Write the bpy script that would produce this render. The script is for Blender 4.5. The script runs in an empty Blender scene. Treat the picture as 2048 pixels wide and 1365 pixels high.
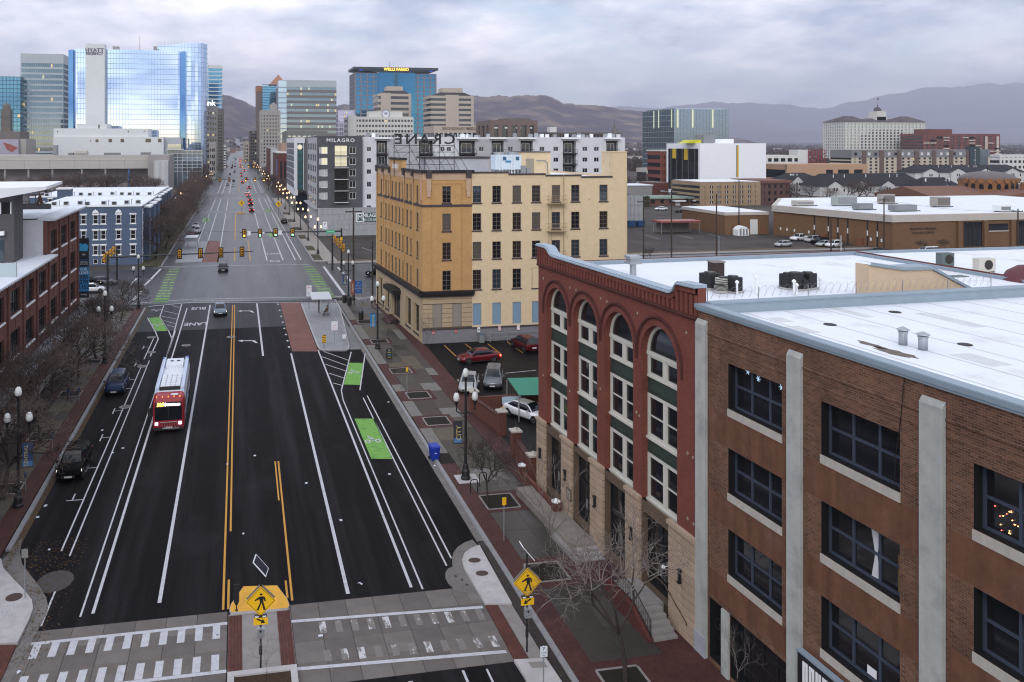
import bpy,bmesh,math,random
from mathutils import Vector,Matrix,noise
RND=random.Random(11)
scn=bpy.context.scene
COL=scn.collection
rad=math.radians
# ------------------------------------------------------------------ camera
F,CU,HV,H=1680.0,800.0,290.0,24.0
TH=math.atan((CU-475.0)/F)
SN,CS=math.sin(TH),math.cos(TH)
cam=bpy.data.cameras.new('camera')
camo=bpy.data.objects.new('camera',cam)
COL.objects.link(camo)
scn.camera=camo
camo.location=(0,0,H)
camo.rotation_euler=(math.pi/2,0,-TH)
cam.sensor_fit='HORIZONTAL'
cam.sensor_width=36.0
cam.lens=F/2048*36.0
cam.shift_x=(1024-CU)/2048
cam.shift_y=-(682.5-HV)/2048
cam.clip_start=0.5
cam.clip_end=90000
# ------------------------------------------------------------------ sky
SUN_EL,SUN_AZ=30.0,205.0 # low behind the viewer, veiled by cloud
w=bpy.data.worlds.new('World')
scn.world=w
w.use_nodes=True
nt=w.node_tree
nt.nodes.clear()
def N(t,**k):
 n=nt.nodes.new(t)
 for a,b in k.items():
  setattr(n,a,b)
 return n
def L(a,b):
 nt.links.new(a,b)
def math_n(op,a=None,b=None,clamp=False):
 n=N('ShaderNodeMath',operation=op,use_clamp=clamp)
 for i,q in enumerate((a,b)):
  if q is None:
   continue
  if isinstance(q,(int,float)):
   n.inputs[i].default_value=q
  else:
   L(q,n.inputs[i])
 return n.outputs[0]
sky=N('ShaderNodeTexSky',sky_type='NISHITA',sun_disc=False)
sky.sun_elevation=rad(SUN_EL)
sky.sun_rotation=rad(SUN_AZ)
sky.air_density=1.0
sky.dust_density=0.5
tc=N('ShaderNodeTexCoord')
sep=N('ShaderNodeSeparateXYZ')
L(tc.outputs['Generated'],sep.inputs[0])
zc=math_n('MAXIMUM',sep.outputs[2],0.0)
den=math_n('ADD',zc,0.24)
cmb=N('ShaderNodeCombineXYZ')
L(math_n('DIVIDE',sep.outputs[0],den),cmb.inputs[0])
L(math_n('DIVIDE',sep.outputs[1],den),cmb.inputs[1])
n1=N('ShaderNodeTexNoise');n1.inputs['Scale'].default_value=1.5;n1.inputs['Detail'].default_value=7;n1.inputs['Roughness'].default_value=0.55;n1.inputs['Distortion'].default_value=0.6
mp1=N('ShaderNodeMapping');mp1.inputs['Location'].default_value=(3.4,7.1,0)
L(cmb.outputs[0],mp1.inputs[0]);L(mp1.outputs[0],n1.inputs['Vector'])
n2=N('ShaderNodeTexNoise');n2.inputs['Scale'].default_value=2.3;n2.inputs['Detail'].default_value=8;n2.inputs['Roughness'].default_value=0.6
mp2=N('ShaderNodeMapping');mp2.inputs['Location'].default_value=(-1.7,2.3,5)
L(cmb.outputs[0],mp2.inputs[0]);L(mp2.outputs[0],n2.inputs['Vector'])
shade=N('ShaderNodeValToRGB')
shade.color_ramp.elements[0].position=0.36;shade.color_ramp.elements[0].color=(4.0,4.75,6.3,1)
shade.color_ramp.elements[1].position=0.64;shade.color_ramp.elements[1].color=(11.4,11.2,11.5,1)
L(n2.outputs[0],shade.inputs[0])
cover=N('ShaderNodeValToRGB')
cover.color_ramp.elements[0].position=0.36;cover.color_ramp.elements[0].color=(0.25,0.25,0.25,1)
cover.color_ramp.elements[1].position=0.52;cover.color_ramp.elements[1].color=(1,1,1,1)
L(n1.outputs[0],cover.inputs[0])
# clear strip just above the horizon, under the cloud deck
gap=N('ShaderNodeMapRange');gap.inputs['From Min'].default_value=0.006;gap.inputs['From Max'].default_value=0.035
L(sep.outputs[2],gap.inputs[0])
cov=math_n('MULTIPLY',cover.outputs[0],gap.outputs[0],True)
mixc=N('ShaderNodeMix',data_type='RGBA')
L(cov,mixc.inputs[0]);L(sky.outputs[0],mixc.inputs[6]);L(shade.outputs[0],mixc.inputs[7])
bg=N('ShaderNodeBackground');bg.inputs[1].default_value=0.1
L(mixc.outputs[2],bg.inputs[0])
wo=N('ShaderNodeOutputWorld');L(bg.outputs[0],wo.inputs[0])
# ------------------------------------------------------------------ sun (veiled)
sd=bpy.data.lights.new('sun','SUN')
sd.energy=0.6;sd.angle=rad(16);sd.color=(1.0,0.95,0.9)
so=bpy.data.objects.new('sun',sd);COL.objects.link(so)
az=rad(SUN_AZ)
sv=Vector((math.sin(az)*math.cos(rad(SUN_EL)),math.cos(az)*math.cos(rad(SUN_EL)),math.sin(rad(SUN_EL))))
so.rotation_euler=sv.to_track_quat('Z','Y').to_euler()
# ------------------------------------------------------------------ output
scn.render.engine='CYCLES'
vs=scn.view_settings
vs.view_transform='Standard';vs.look='None';vs.exposure=0.76;vs.gamma=1.0;vs.use_curve_mapping=False
scn.cycles.use_denoising=True
scn.cycles.denoiser='OPENIMAGEDENOISE'
scn.cycles.denoising_input_passes='RGB_ALBEDO_NORMAL'
scn.cycles.denoising_prefilter='NONE'
scn.cycles.pixel_filter_type='BLACKMAN_HARRIS'
scn.cycles.filter_width=1.15
scn.cycles.use_adaptive_sampling=False
scn.cycles.max_bounces=5
scn.cycles.diffuse_bounces=2
scn.cycles.glossy_bounces=3
scn.cycles.transmission_bounces=3
scn.cycles.transparent_max_bounces=6
scn.cycles.volume_bounces=0
scn.cycles.sample_clamp_indirect=4.0
# ================================================================== helpers
def G(u,v,z=0.0):
 t=(H-z)*F/(v-HV);a=(u-CU)/F*t
 return(t*SN+a*CS,t*CS-a*SN)
def XU(u,y): # x at which column u meets the line y = const
 a=(u-CU)/F
 return y*(SN+a*CS)/(CS-a*SN)
def YU(u,x): # y at which column u meets the line x = const
 a=(u-CU)/F
 return x*(CS-a*SN)/(SN+a*CS)
def ZV(v,x,y): # height of row v above the point x, y
 return H-(v-HV)/F*(x*SN+y*CS)
class MB:
 def __init__(s):
  s.v=[];s.f=[];s.m=[];s.c=0
 def add(s,vs,fs):
  n=len(s.v);s.v.extend(vs)
  for f in fs:
   s.f.append([i+n for i in f]);s.m.append(s.c)
  return s
 def mat(s,i):
  s.c=i;return s
 def quad(s,a,b,c,d):
  return s.add([a,b,c,d],[(0,1,2,3)])
 def poly(s,pts):
  return s.add(list(pts),[tuple(range(len(pts)))])
 def box(s,x0,y0,z0,x1,y1,z1):
  if x0>x1:x0,x1=x1,x0
  if y0>y1:y0,y1=y1,y0
  if z0>z1:z0,z1=z1,z0
  return s.add([(x0,y0,z0),(x1,y0,z0),(x1,y1,z0),(x0,y1,z0),(x0,y0,z1),(x1,y0,z1),(x1,y1,z1),(x0,y1,z1)],
  [(0,3,2,1),(4,5,6,7),(0,1,5,4),(1,2,6,5),(2,3,7,6),(3,0,4,7)])
 def prism(s,p,z0,z1,cap=True):
  a=sum(p[i][0]*p[(i+1)%len(p)][1]-p[(i+1)%len(p)][0]*p[i][1]for i in range(len(p)))
  if a<0:p=p[::-1]
  n=len(p)
  vs=[(x,y,z0)for x,y in p]+[(x,y,z1)for x,y in p]
  fs=[(i,(i+1)%n,n+(i+1)%n,n+i)for i in range(n)]
  if cap:fs+=[tuple(range(n,2*n)),tuple(range(n-1,-1,-1))]
  return s.add(vs,fs)
 def prism_y(s,p,y0,y1): # polygon in x, z pushed along y
  n=len(p)
  vs=[(x,y0,z)for x,z in p]+[(x,y1,z)for x,z in p]
  a=sum(p[i][0]*p[(i+1)%n][1]-p[(i+1)%n][0]*p[i][1]for i in range(n))
  fs=[(i,(i+1)%n,n+(i+1)%n,n+i)for i in range(n)]+[tuple(range(n-1,-1,-1)),tuple(range(n,2*n))]
  if a<0 or y1<y0:pass
  return s.add(vs,fs)
 def prism_x(s,p,x0,x1): # polygon in y, z pushed along x
  n=len(p)
  vs=[(x0,y,z)for y,z in p]+[(x1,y,z)for y,z in p]
  fs=[(i,(i+1)%n,n+(i+1)%n,n+i)for i in range(n)]+[tuple(range(n-1,-1,-1)),tuple(range(n,2*n))]
  return s.add(vs,fs)
 def cyl(s,p,q,r0,r1=None,n=8,caps=True):
  p,q=Vector(p),Vector(q)
  r1=r0 if r1 is None else r1
  d=(q-p)
  if d.length<1e-6:return s
  d.normalize()
  a=d.orthogonal().normalized();b=d.cross(a)
  vs=[]
  for c_,r in((p,r0),(q,r1)):
   for i in range(n):
    t=2*math.pi*i/n
    vs.append(tuple(c_+a*(r*math.cos(t))+b*(r*math.sin(t))))
  fs=[(i,(i+1)%n,n+(i+1)%n,n+i)for i in range(n)]
  if caps:fs+=[tuple(range(n-1,-1,-1)),tuple(range(n,2*n))]
  return s.add(vs,fs)
 def tube(s,pts,r,n=6):
  for a,b in zip(pts[:-1],pts[1:]):
   s.cyl(a,b,r,r,n)
  return s
 def lathe(s,prof,n=12,c=(0,0,0)):
  vs=[]
  for r,z in prof:
   for i in range(n):
    t=2*math.pi*i/n
    vs.append((c[0]+r*math.cos(t),c[1]+r*math.sin(t),c[2]+z))
  fs=[]
  for k in range(len(prof)-1):
   for i in range(n):
    j=(i+1)%n
    fs.append((k*n+i,k*n+j,(k+1)*n+j,(k+1)*n+i))
  fs.append(tuple(range(n-1,-1,-1)));fs.append(tuple(range((len(prof)-1)*n,len(prof)*n)))
  return s.add(vs,fs)
 def mesh(s,mats,smooth=False):
  me=bpy.data.meshes.new('m')
  me.from_pydata(s.v,[],s.f)
  if not isinstance(mats,(list,tuple)):mats=[mats]
  for m in mats:me.materials.append(m)
  if len(mats)>1:me.polygons.foreach_set('material_index',s.m)
  if smooth:me.polygons.foreach_set('use_smooth',[True]*len(me.polygons))
  me.update()
  return me
 def build(s,name,mats,parent=None,loc=(0,0,0),rz=0.0,smooth=False,fix=False):
  me=s.mesh(mats,smooth)
  if fix:
   bm=bmesh.new();bm.from_mesh(me);bmesh.ops.recalc_face_normals(bm,faces=bm.faces);bm.to_mesh(me);bm.free()
  return put(name,me,parent,loc,rz)
def put(name,me,parent=None,loc=(0,0,0),rz=0.0):
 o=bpy.data.objects.new(name,me)
 COL.objects.link(o)
 o.location=loc
 if rz:o.rotation_euler=(0,0,rz)
 if parent is not None:o.parent=parent
 return o
def tag(o,label=None,cat=None,group=None,kind=None):
 if label:o['label']=label
 if cat:o['category']=cat
 if group:o['group']=group
 if kind:o['kind']=kind
 return o
def thing(name,label,cat,loc=(0,0,0),rz=0.0,group=None):
 o=bpy.data.objects.new(name,None)
 COL.objects.link(o)
 o.empty_display_size=0.5
 o.location=loc;o.rotation_euler=(0,0,rz)
 return tag(o,label,cat,group)
KIDS={}
def copy_tree(o,parent=None):
 c=o.copy();COL.objects.link(c)
 c.parent=parent
 for ch in o.children:
  copy_tree(ch,c)
 return c
def struct(o):
 o['kind']='structure';return o
 # ------------------------------------------------------------------ materials
MATS={}
def mat(name,col,rough=0.8,spec=0.5,metal=0.0,var=0.0,vscale=1.0,bump=0.0,bscale=20.0,emit=None,es=0.0,alpha=1.0,col2=None,c2pos=(0.45,0.6),c2scale=0.5,trans=0.0,streak=0.0):
 if name in MATS:return MATS[name]
 m=bpy.data.materials.new(name);MATS[name]=m
 m.use_nodes=True
 t=m.node_tree;b=t.nodes['Principled BSDF']
 col=tuple(col)+(1,)
 b.inputs['Base Color'].default_value=col
 b.inputs['Roughness'].default_value=rough
 b.inputs['Specular IOR Level'].default_value=spec
 b.inputs['Metallic'].default_value=metal
 b.inputs['Alpha'].default_value=alpha
 b.inputs['Transmission Weight'].default_value=trans
 if emit:
  b.inputs['Emission Color'].default_value=tuple(emit)+(1,)
  b.inputs['Emission Strength'].default_value=es
  m.cycles.emission_sampling='NONE'
 if var or bump or col2 or streak:
  tcn=t.nodes.new('ShaderNodeTexCoord')
  last=None
  if col2:
   n=t.nodes.new('ShaderNodeTexNoise');n.inputs['Scale'].default_value=c2scale;n.inputs['Detail'].default_value=6;n.inputs['Roughness'].default_value=0.65
   t.links.new(tcn.outputs['Object'],n.inputs['Vector'])
   r=t.nodes.new('ShaderNodeMapRange');r.inputs['From Min'].default_value=c2pos[0];r.inputs['From Max'].default_value=c2pos[1]
   t.links.new(n.outputs[0],r.inputs[0])
   mx=t.nodes.new('ShaderNodeMix');mx.data_type='RGBA'
   mx.inputs[6].default_value=col;mx.inputs[7].default_value=tuple(col2)+(1,)
   t.links.new(r.outputs[0],mx.inputs[0]);last=mx.outputs[2]
  if streak: # vertical weather streaks
   mp=t.nodes.new('ShaderNodeMapping');mp.inputs['Scale'].default_value=(2.2,2.2,0.12)
   t.links.new(tcn.outputs['Object'],mp.inputs[0])
   n=t.nodes.new('ShaderNodeTexNoise');n.inputs['Scale'].default_value=1.0;n.inputs['Detail'].default_value=4
   t.links.new(mp.outputs[0],n.inputs['Vector'])
   r=t.nodes.new('ShaderNodeMapRange');r.inputs['From Min'].default_value=0.3;r.inputs['From Max'].default_value=0.75
   r.inputs['To Min'].default_value=1.0+streak*0.4;r.inputs['To Max'].default_value=1.0-streak
   t.links.new(n.outputs[0],r.inputs[0])
   mx=t.nodes.new('ShaderNodeMix');mx.data_type='RGBA';mx.blend_type='MULTIPLY';mx.inputs[0].default_value=1
   if last:t.links.new(last,mx.inputs[6])
   else:mx.inputs[6].default_value=col
   t.links.new(r.outputs[0],mx.inputs[7]);last=mx.outputs[2]
  if var:
   n=t.nodes.new('ShaderNodeTexNoise');n.inputs['Scale'].default_value=vscale;n.inputs['Detail'].default_value=7;n.inputs['Roughness'].default_value=0.7
   t.links.new(tcn.outputs['Object'],n.inputs['Vector'])
   r=t.nodes.new('ShaderNodeMapRange');r.inputs['From Min'].default_value=0.25;r.inputs['From Max'].default_value=0.75
   r.inputs['To Min'].default_value=1-var;r.inputs['To Max'].default_value=1+var
   t.links.new(n.outputs[0],r.inputs[0])
   mx=t.nodes.new('ShaderNodeMix');mx.data_type='RGBA';mx.blend_type='MULTIPLY';mx.inputs[0].default_value=1
   if last:t.links.new(last,mx.inputs[6])
   else:mx.inputs[6].default_value=col
   t.links.new(r.outputs[0],mx.inputs[7]);last=mx.outputs[2]
  if last:t.links.new(last,b.inputs['Base Color'])
  if bump:
   n=t.nodes.new('ShaderNodeTexNoise');n.inputs['Scale'].default_value=bscale;n.inputs['Detail'].default_value=4
   t.links.new(tcn.outputs['Object'],n.inputs['Vector'])
   bp=t.nodes.new('ShaderNodeBump');bp.inputs['Strength'].default_value=bump;bp.inputs['Distance'].default_value=0.05
   t.links.new(n.outputs[0],bp.inputs['Height']);t.links.new(bp.outputs[0],b.inputs['Normal'])
 return m
def brick(name,c1,c2,mortar,bw=0.22,bh=0.075,ms=0.012,var=0.25,vscale=0.35,rough=0.85,flat=False,stain=None,bias=0.0):
 """brickwork on walls (x+y along, z up) or, flat, on paving"""
 if name in MATS:return MATS[name]
 m=bpy.data.materials.new(name);MATS[name]=m
 m.use_nodes=True
 t=m.node_tree;b=t.nodes['Principled BSDF'];b.inputs['Roughness'].default_value=rough;b.inputs['Specular IOR Level'].default_value=0.3
 tcn=t.nodes.new('ShaderNodeTexCoord');sp=t.nodes.new('ShaderNodeSeparateXYZ');cb=t.nodes.new('ShaderNodeCombineXYZ')
 t.links.new(tcn.outputs['Object'],sp.inputs[0])
 if flat:
  t.links.new(sp.outputs[0],cb.inputs[1]);t.links.new(sp.outputs[1],cb.inputs[0])
 else:
  ad=t.nodes.new('ShaderNodeMath');t.links.new(sp.outputs[0],ad.inputs[0]);t.links.new(sp.outputs[1],ad.inputs[1])
  t.links.new(ad.outputs[0],cb.inputs[0]);t.links.new(sp.outputs[2],cb.inputs[1])
 br=t.nodes.new('ShaderNodeTexBrick')
 br.inputs['Scale'].default_value=1.0;br.inputs['Brick Width'].default_value=bw;br.inputs['Row Height'].default_value=bh
 br.inputs['Mortar Size'].default_value=ms;br.inputs['Mortar Smooth'].default_value=0.2;br.inputs['Bias'].default_value=bias
 br.inputs['Color1'].default_value=tuple(c1)+(1,);br.inputs['Color2'].default_value=tuple(c2)+(1,);br.inputs['Mortar'].default_value=tuple(mortar)+(1,)
 t.links.new(cb.outputs[0],br.inputs['Vector'])
 n=t.nodes.new('ShaderNodeTexNoise');n.inputs['Scale'].default_value=vscale;n.inputs['Detail'].default_value=8;n.inputs['Roughness'].default_value=0.7
 t.links.new(tcn.outputs['Object'],n.inputs['Vector'])
 r=t.nodes.new('ShaderNodeMapRange');r.inputs['From Min'].default_value=0.25;r.inputs['From Max'].default_value=0.75;r.inputs['To Min'].default_value=1-var;r.inputs['To Max'].default_value=1+var
 t.links.new(n.outputs[0],r.inputs[0])
 mx=t.nodes.new('ShaderNodeMix');mx.data_type='RGBA';mx.blend_type='MULTIPLY';mx.inputs[0].default_value=1
 t.links.new(br.outputs[0],mx.inputs[6]);t.links.new(r.outputs[0],mx.inputs[7])
 last=mx.outputs[2]
 if stain:
  n3=t.nodes.new('ShaderNodeTexNoise');n3.inputs['Scale'].default_value=1.1;n3.inputs['Detail'].default_value=9;n3.inputs['Roughness'].default_value=0.75
  mp=t.nodes.new('ShaderNodeMapping');mp.inputs['Scale'].default_value=(1,1,2.2);mp.inputs['Location'].default_value=(9,4,2)
  t.links.new(tcn.outputs['Object'],mp.inputs[0]);t.links.new(mp.outputs[0],n3.inputs['Vector'])
  r3=t.nodes.new('ShaderNodeMapRange');r3.inputs['From Min'].default_value=0.60;r3.inputs['From Max'].default_value=0.72;r3.inputs['To Max'].default_value=0.6
  t.links.new(n3.outputs[0],r3.inputs[0])
  m3=t.nodes.new('ShaderNodeMix');m3.data_type='RGBA';t.links.new(r3.outputs[0],m3.inputs[0]);t.links.new(last,m3.inputs[6]);m3.inputs[7].default_value=tuple(stain)+(1,)
  last=m3.outputs[2]
 t.links.new(last,b.inputs['Base Color'])
 bp=t.nodes.new('ShaderNodeBump');bp.inputs['Strength'].default_value=0.5;bp.inputs['Distance'].default_value=0.012;bp.invert=True
 t.links.new(br.outputs[1],bp.inputs['Height']);t.links.new(bp.outputs[0],b.inputs['Normal'])
 return m
def worn(name,paint,under,thr,scale=3.0,rough=0.75):
 """worn road paint: flakes of paint over what lies below"""
 if name in MATS:return MATS[name]
 m=bpy.data.materials.new(name);MATS[name]=m
 m.use_nodes=True
 t=m.node_tree;b=t.nodes['Principled BSDF'];b.inputs['Roughness'].default_value=rough
 tcn=t.nodes.new('ShaderNodeTexCoord');mp=t.nodes.new('ShaderNodeMapping');mp.inputs['Scale'].default_value=(1.6,0.6,1)
 t.links.new(tcn.outputs['Object'],mp.inputs[0])
 n=t.nodes.new('ShaderNodeTexNoise');n.inputs['Scale'].default_value=scale;n.inputs['Detail'].default_value=9;n.inputs['Roughness'].default_value=0.7
 t.links.new(mp.outputs[0],n.inputs['Vector'])
 r=t.nodes.new('ShaderNodeMapRange');r.inputs['From Min'].default_value=thr;r.inputs['From Max'].default_value=thr+0.06
 t.links.new(n.outputs[0],r.inputs[0])
 mx=t.nodes.new('ShaderNodeMix');mx.data_type='RGBA'
 mx.inputs[6].default_value=tuple(under)+(1,);mx.inputs[7].default_value=tuple(paint)+(1,)
 t.links.new(r.outputs[0],mx.inputs[0]);t.links.new(mx.outputs[2],b.inputs['Base Color'])
 return m
def asphalt(name,c,c2,rough,spec,sx=0.8,sy=0.018,lo=0.48,hi=0.75):
 """surfacing with long tyre-worn streaks, blotches and fine grain"""
 m=mat(name,c,rough,spec,var=0.35,vscale=0.3,bump=0.25,bscale=50)
 t=m.node_tree;b=t.nodes['Principled BSDF'];old=b.inputs['Base Color'].links[0].from_socket
 tcn=t.nodes.new('ShaderNodeTexCoord');last=old
 for sc_,l_,h_,a_ in(((sx,sy,1),lo,hi,1.0),((0.22,0.13,1),0.55,0.8,0.7),((6,6,1),0.62,0.75,0.5)):
  mp=t.nodes.new('ShaderNodeMapping');mp.inputs['Scale'].default_value=sc_;t.links.new(tcn.outputs['Object'],mp.inputs[0])
  n=t.nodes.new('ShaderNodeTexNoise');n.inputs['Scale'].default_value=1;n.inputs['Detail'].default_value=5;n.inputs['Roughness'].default_value=0.65;t.links.new(mp.outputs[0],n.inputs['Vector'])
  r=t.nodes.new('ShaderNodeMapRange');r.inputs['From Min'].default_value=l_;r.inputs['From Max'].default_value=h_;r.inputs['To Max'].default_value=a_;t.links.new(n.outputs[0],r.inputs[0])
  mx=t.nodes.new('ShaderNodeMix');mx.data_type='RGBA';t.links.new(r.outputs[0],mx.inputs[0]);t.links.new(last,mx.inputs[6]);mx.inputs[7].default_value=tuple(c2)+(1,);last=mx.outputs[2]
 t.links.new(last,b.inputs['Base Color']);return m
ASPH=asphalt('asphalt_new',(0.0044,0.0037,0.0050),(0.026,0.0235,0.027),0.7,0.07,0.55,0.02,0.46,0.78)
ASPHO=asphalt('asphalt_old',(0.022,0.022,0.025),(0.066,0.065,0.068),0.36,0.4,0.35,0.02,0.4,0.7)
CONC=mat('concrete',(0.24,0.22,0.21),0.85,0.3,var=0.22,vscale=1.2,bump=0.1,bscale=30)
CONCL=mat('concrete_light',(0.42,0.40,0.40),0.85,0.3,var=0.18,vscale=0.8,bump=0.08,bscale=30)
CONCD=mat('concrete_wet',(0.07,0.062,0.056),0.6,0.4,var=0.3,vscale=0.7,bump=0.08,bscale=30)
CONCT=mat('concrete_tan',(0.17,0.14,0.10),0.7,0.35,var=0.3,vscale=0.7)
CONCX=mat('concrete_crossing',(0.17,0.155,0.145),0.8,0.3,var=0.25,vscale=0.5,bump=0.1,bscale=30,streak=0.0)
WHITEP=mat('road_white',(0.46,0.46,0.49),0.7,var=0.2,vscale=3.5,col2=(0.30,0.30,0.32),c2pos=(0.55,0.75),c2scale=2.0)
YELP=mat('road_yellow',(0.48,0.235,0.025),0.7,var=0.15,vscale=2.5)
GREENP=mat('road_green',(0.135,0.33,0.05),0.75,var=0.25,vscale=4,col2=(0.085,0.20,0.04),c2pos=(0.5,0.7),c2scale=1.6)
GREENW=worn('road_green_worn',(0.20,0.34,0.11),(0.07,0.075,0.07),0.42,1.2)
WHITEW=worn('road_white_worn',(0.5,0.5,0.51),(0.16,0.148,0.14),0.52,2.6)
WHITEO=worn('road_white_old',(0.45,0.45,0.46),(0.075,0.073,0.073),0.36,1.4)
PAVER=brick('paver_red',(0.060,0.019,0.016),(0.085,0.028,0.022),(0.03,0.02,0.018),0.2,0.1,0.008,0.35,0.8,0.7,flat=True)
PAVERD=brick('paver_dark',(0.030,0.021,0.017),(0.045,0.03,0.025),(0.012,0.01,0.01),0.3,0.15,0.02,0.4,0.8,0.6,flat=True)
BUSPAD=brick('bus_pad_red',(0.155,0.062,0.048),(0.18,0.074,0.056),(0.13,0.053,0.042),1.2,0.25,0.03,0.2,0.3,0.7,flat=True)
SOIL=mat('soil',(0.022,0.017,0.014),0.95,0.2,var=0.4,vscale=6,bump=0.5,bscale=25)
BLACKM=mat('black_metal',(0.012,0.012,0.014),0.45,0.5)
GALV=mat('galvanised_steel',(0.38,0.40,0.43),0.45,0.5,metal=0.6)
GREYM=mat('grey_metal',(0.22,0.23,0.24),0.55,0.4)
IRON=mat('cast_iron',(0.03,0.026,0.024),0.7,0.4,var=0.3,vscale=8)
WHITEM=mat('white_paint',(0.78,0.79,0.80),0.55,0.4)
GLASSD=mat('window_glass',(0.012,0.013,0.016),0.06,0.6)
GLASSB=mat('window_glass_blue',(0.03,0.045,0.06),0.06,0.9)
RUBBER=mat('rubber',(0.012,0.012,0.012),0.9,0.2)
# text as flat mesh
def text_mesh(s,size,mt,depth=0.0,bold=0.0,align='CENTER',space=1.0):
 cu=bpy.data.curves.new('t','FONT')
 cu.body=s;cu.size=size;cu.align_x=align;cu.align_y='CENTER';cu.extrude=depth;cu.offset=bold
 cu.space_character=space;cu.resolution_u=2
 o=bpy.data.objects.new('t',cu);COL.objects.link(o)
 dg=bpy.context.evaluated_depsgraph_get()
 me=bpy.data.meshes.new_from_object(o.evaluated_get(dg))
 bpy.data.objects.remove(o);bpy.data.curves.remove(cu)
 me.materials.clear();me.materials.append(mt)
 return me
def sign_text(name,s,size,mt,parent,loc,rz=0.0,sx=1.0,depth=0.01,bold=0.0,space=1.0):
 """upright lettering facing -y before rotation"""
 me=text_mesh(s,size,mt,depth,bold,space=space)
 o=put(name,me,parent,loc)
 o.rotation_euler=(math.pi/2,0,rz);o.scale=(sx,1,1)
 return o
 # ================================================================== ground and road
def ground_z(x,y):
 if y<900:z=0.0
 else:
  k=min(y,2600)-900
  z=k*0.006
  if y>2600:z+=(y-2600)*0.028
  sm=max(0.0,min(1.0,(1500+0.25*y-abs(x-0.05*y))/1200.0));z*=0.25+0.75*sm
 return z
mb=MB()
ys=[-6000,-2500,-800,-200,-50,0,60,120,200,300,450,650,900,1150,1450,1800,2200,2600,3000,3500,4100,4800,5600,6600,8000,12000,20000]
xs=[-16000,-9000,-5000,-3000,-1800,-1000,-500,-200,-60,0,60,200,500,1000,1800,3000,4200,5600,7500,10000,16000]
idx={}
for j,y in enumerate(ys):
 for i,x in enumerate(xs):
  idx[i,j]=len(mb.v);mb.v.append((x,y,ground_z(x,y)-0.06))
for j in range(len(ys)-1):
 for i in range(len(xs)-1):
  mb.f.append([idx[i,j],idx[i+1,j],idx[i+1,j+1],idx[i,j+1]]);mb.m.append(0)
GROUND=mat('city_ground',(0.055,0.052,0.052),0.9,0.2,var=0.4,vscale=0.02,col2=(0.085,0.07,0.06),c2scale=0.008)
struct(mb.build('ground',GROUND))
ROADX0,ROADX1=-12.75,14.2
road=struct(MB().quad((ROADX0,44.1,0),(ROADX1,44.1,0),(ROADX1,112,0),(ROADX0,112,0)).build('road',ASPH))
# the surfacing grows older towards the junction
mb=MB()
mb.quad((ROADX0,112,0),(ROADX1,112,0),(ROADX1,131,0),(ROADX0,131,0))
mb.mat(0)
ASPHM=asphalt('asphalt_worn',(0.008,0.0072,0.009),(0.030,0.029,0.032),0.55,0.2,0.6,0.015,0.45,0.7)
struct(mb.build('road_approach',ASPHM))
mb=MB()
def ribbon(y0,y1,x0,x1,n=1):
 for k in range(n):
  a=y0+(y1-y0)*k/n;b=y0+(y1-y0)*(k+1)/n
  mb.quad((x0,a,ground_z(0,a)),(x1,a,ground_z(0,a)),(x1,b,ground_z(0,b)),(x0,b,ground_z(0,b)))
ribbon(131,900,-17.5,17.5,1);ribbon(900,2600,-14,14,8);ribbon(2600,4200,-9,9,8)
struct(mb.build('road_far',ASPHO))
mb=MB()
mb.quad((-400,131,-0.004),(-17.5,131,-0.004),(-17.5,168,-0.004),(-400,168,-0.004))
mb.quad((17.5,131,-0.004),(500,131,-0.004),(500,168,-0.004),(17.5,168,-0.004))
struct(mb.build('cross_street',ASPHO))
mb=MB();mb.quad((-300,384,0.002-0.01),(-17.5,384,-0.008),(-17.5,420,-0.008),(-300,420,-0.008));mb.quad((17.5,384,-0.008),(500,384,-0.008),(500,420,-0.008),(17.5,420,-0.008))
struct(mb.build('second_cross_street',ASPHO))
struct(MB().quad((ROADX0,-30,0),(ROADX1,-30,0),(ROADX1,37.3,0),(ROADX0,37.3,0)).build('road_near',ASPH))
# ---- mid-block crossing: concrete slabs with open joints
xw=struct(MB().quad((-14,37.3,-0.03),(14.2,37.3,-0.03),(14.2,44.1,-0.03),(-14,44.1,-0.03)).build('crossing_bed',SOIL))
slab_me={}
def slab(parent,x0,y0,x1,y1,z,m,name='slab',th=0.12,gap=0.014):
 key=(round(x1-x0,3),round(y1-y0,3),m.name,th)
 if key not in slab_me:
  w_,d_=(x1-x0)/2-gap/2,(y1-y0)/2-gap/2
  b=MB()
  e=0.012
  b.add([(-w_,-d_,-th),(w_,-d_,-th),(w_,d_,-th),(-w_,d_,-th),(-w_,-d_,-e),(w_,-d_,-e),(w_,d_,-e),(-w_,d_,-e),(-w_+e,-d_+e,0),(w_-e,-d_+e,0),(w_-e,d_-e,0),(-w_+e,d_-e,0)],
  [(8,9,10,11),(0,1,5,4),(1,2,6,5),(2,3,7,6),(3,0,4,7),(4,5,9,8),(5,6,10,9),(6,7,11,10),(7,4,8,11)])
  slab_me[key]=b.mesh(m)
 return put(name,slab_me[key],parent,((x0+x1)/2,(y0+y1)/2,z))
XC=[mat('crossing_%d'%i,c,0.8,0.3,var=0.22,vscale=0.7,bump=0.1,bscale=25)for i,c in enumerate([(0.135,0.118,0.108),(0.115,0.10,0.094),(0.15,0.132,0.122)])]
for i in range(9):
 for j in range(4):
  x0=-14+i*1.5
  slab(xw,x0,37.3+1.7*j,x0+1.5,37.3+1.7*(j+1),0.0,XC[(i*5+j*3+i*j)%3])
for i in range(8):
 for j in range(4):
  x0=2.68+i*1.44
  slab(xw,x0,37.3+1.7*j,x0+1.44,37.3+1.7*(j+1),0.0,XC[(i*7+j*2+i*j)%3])
ZM=0.006
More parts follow.
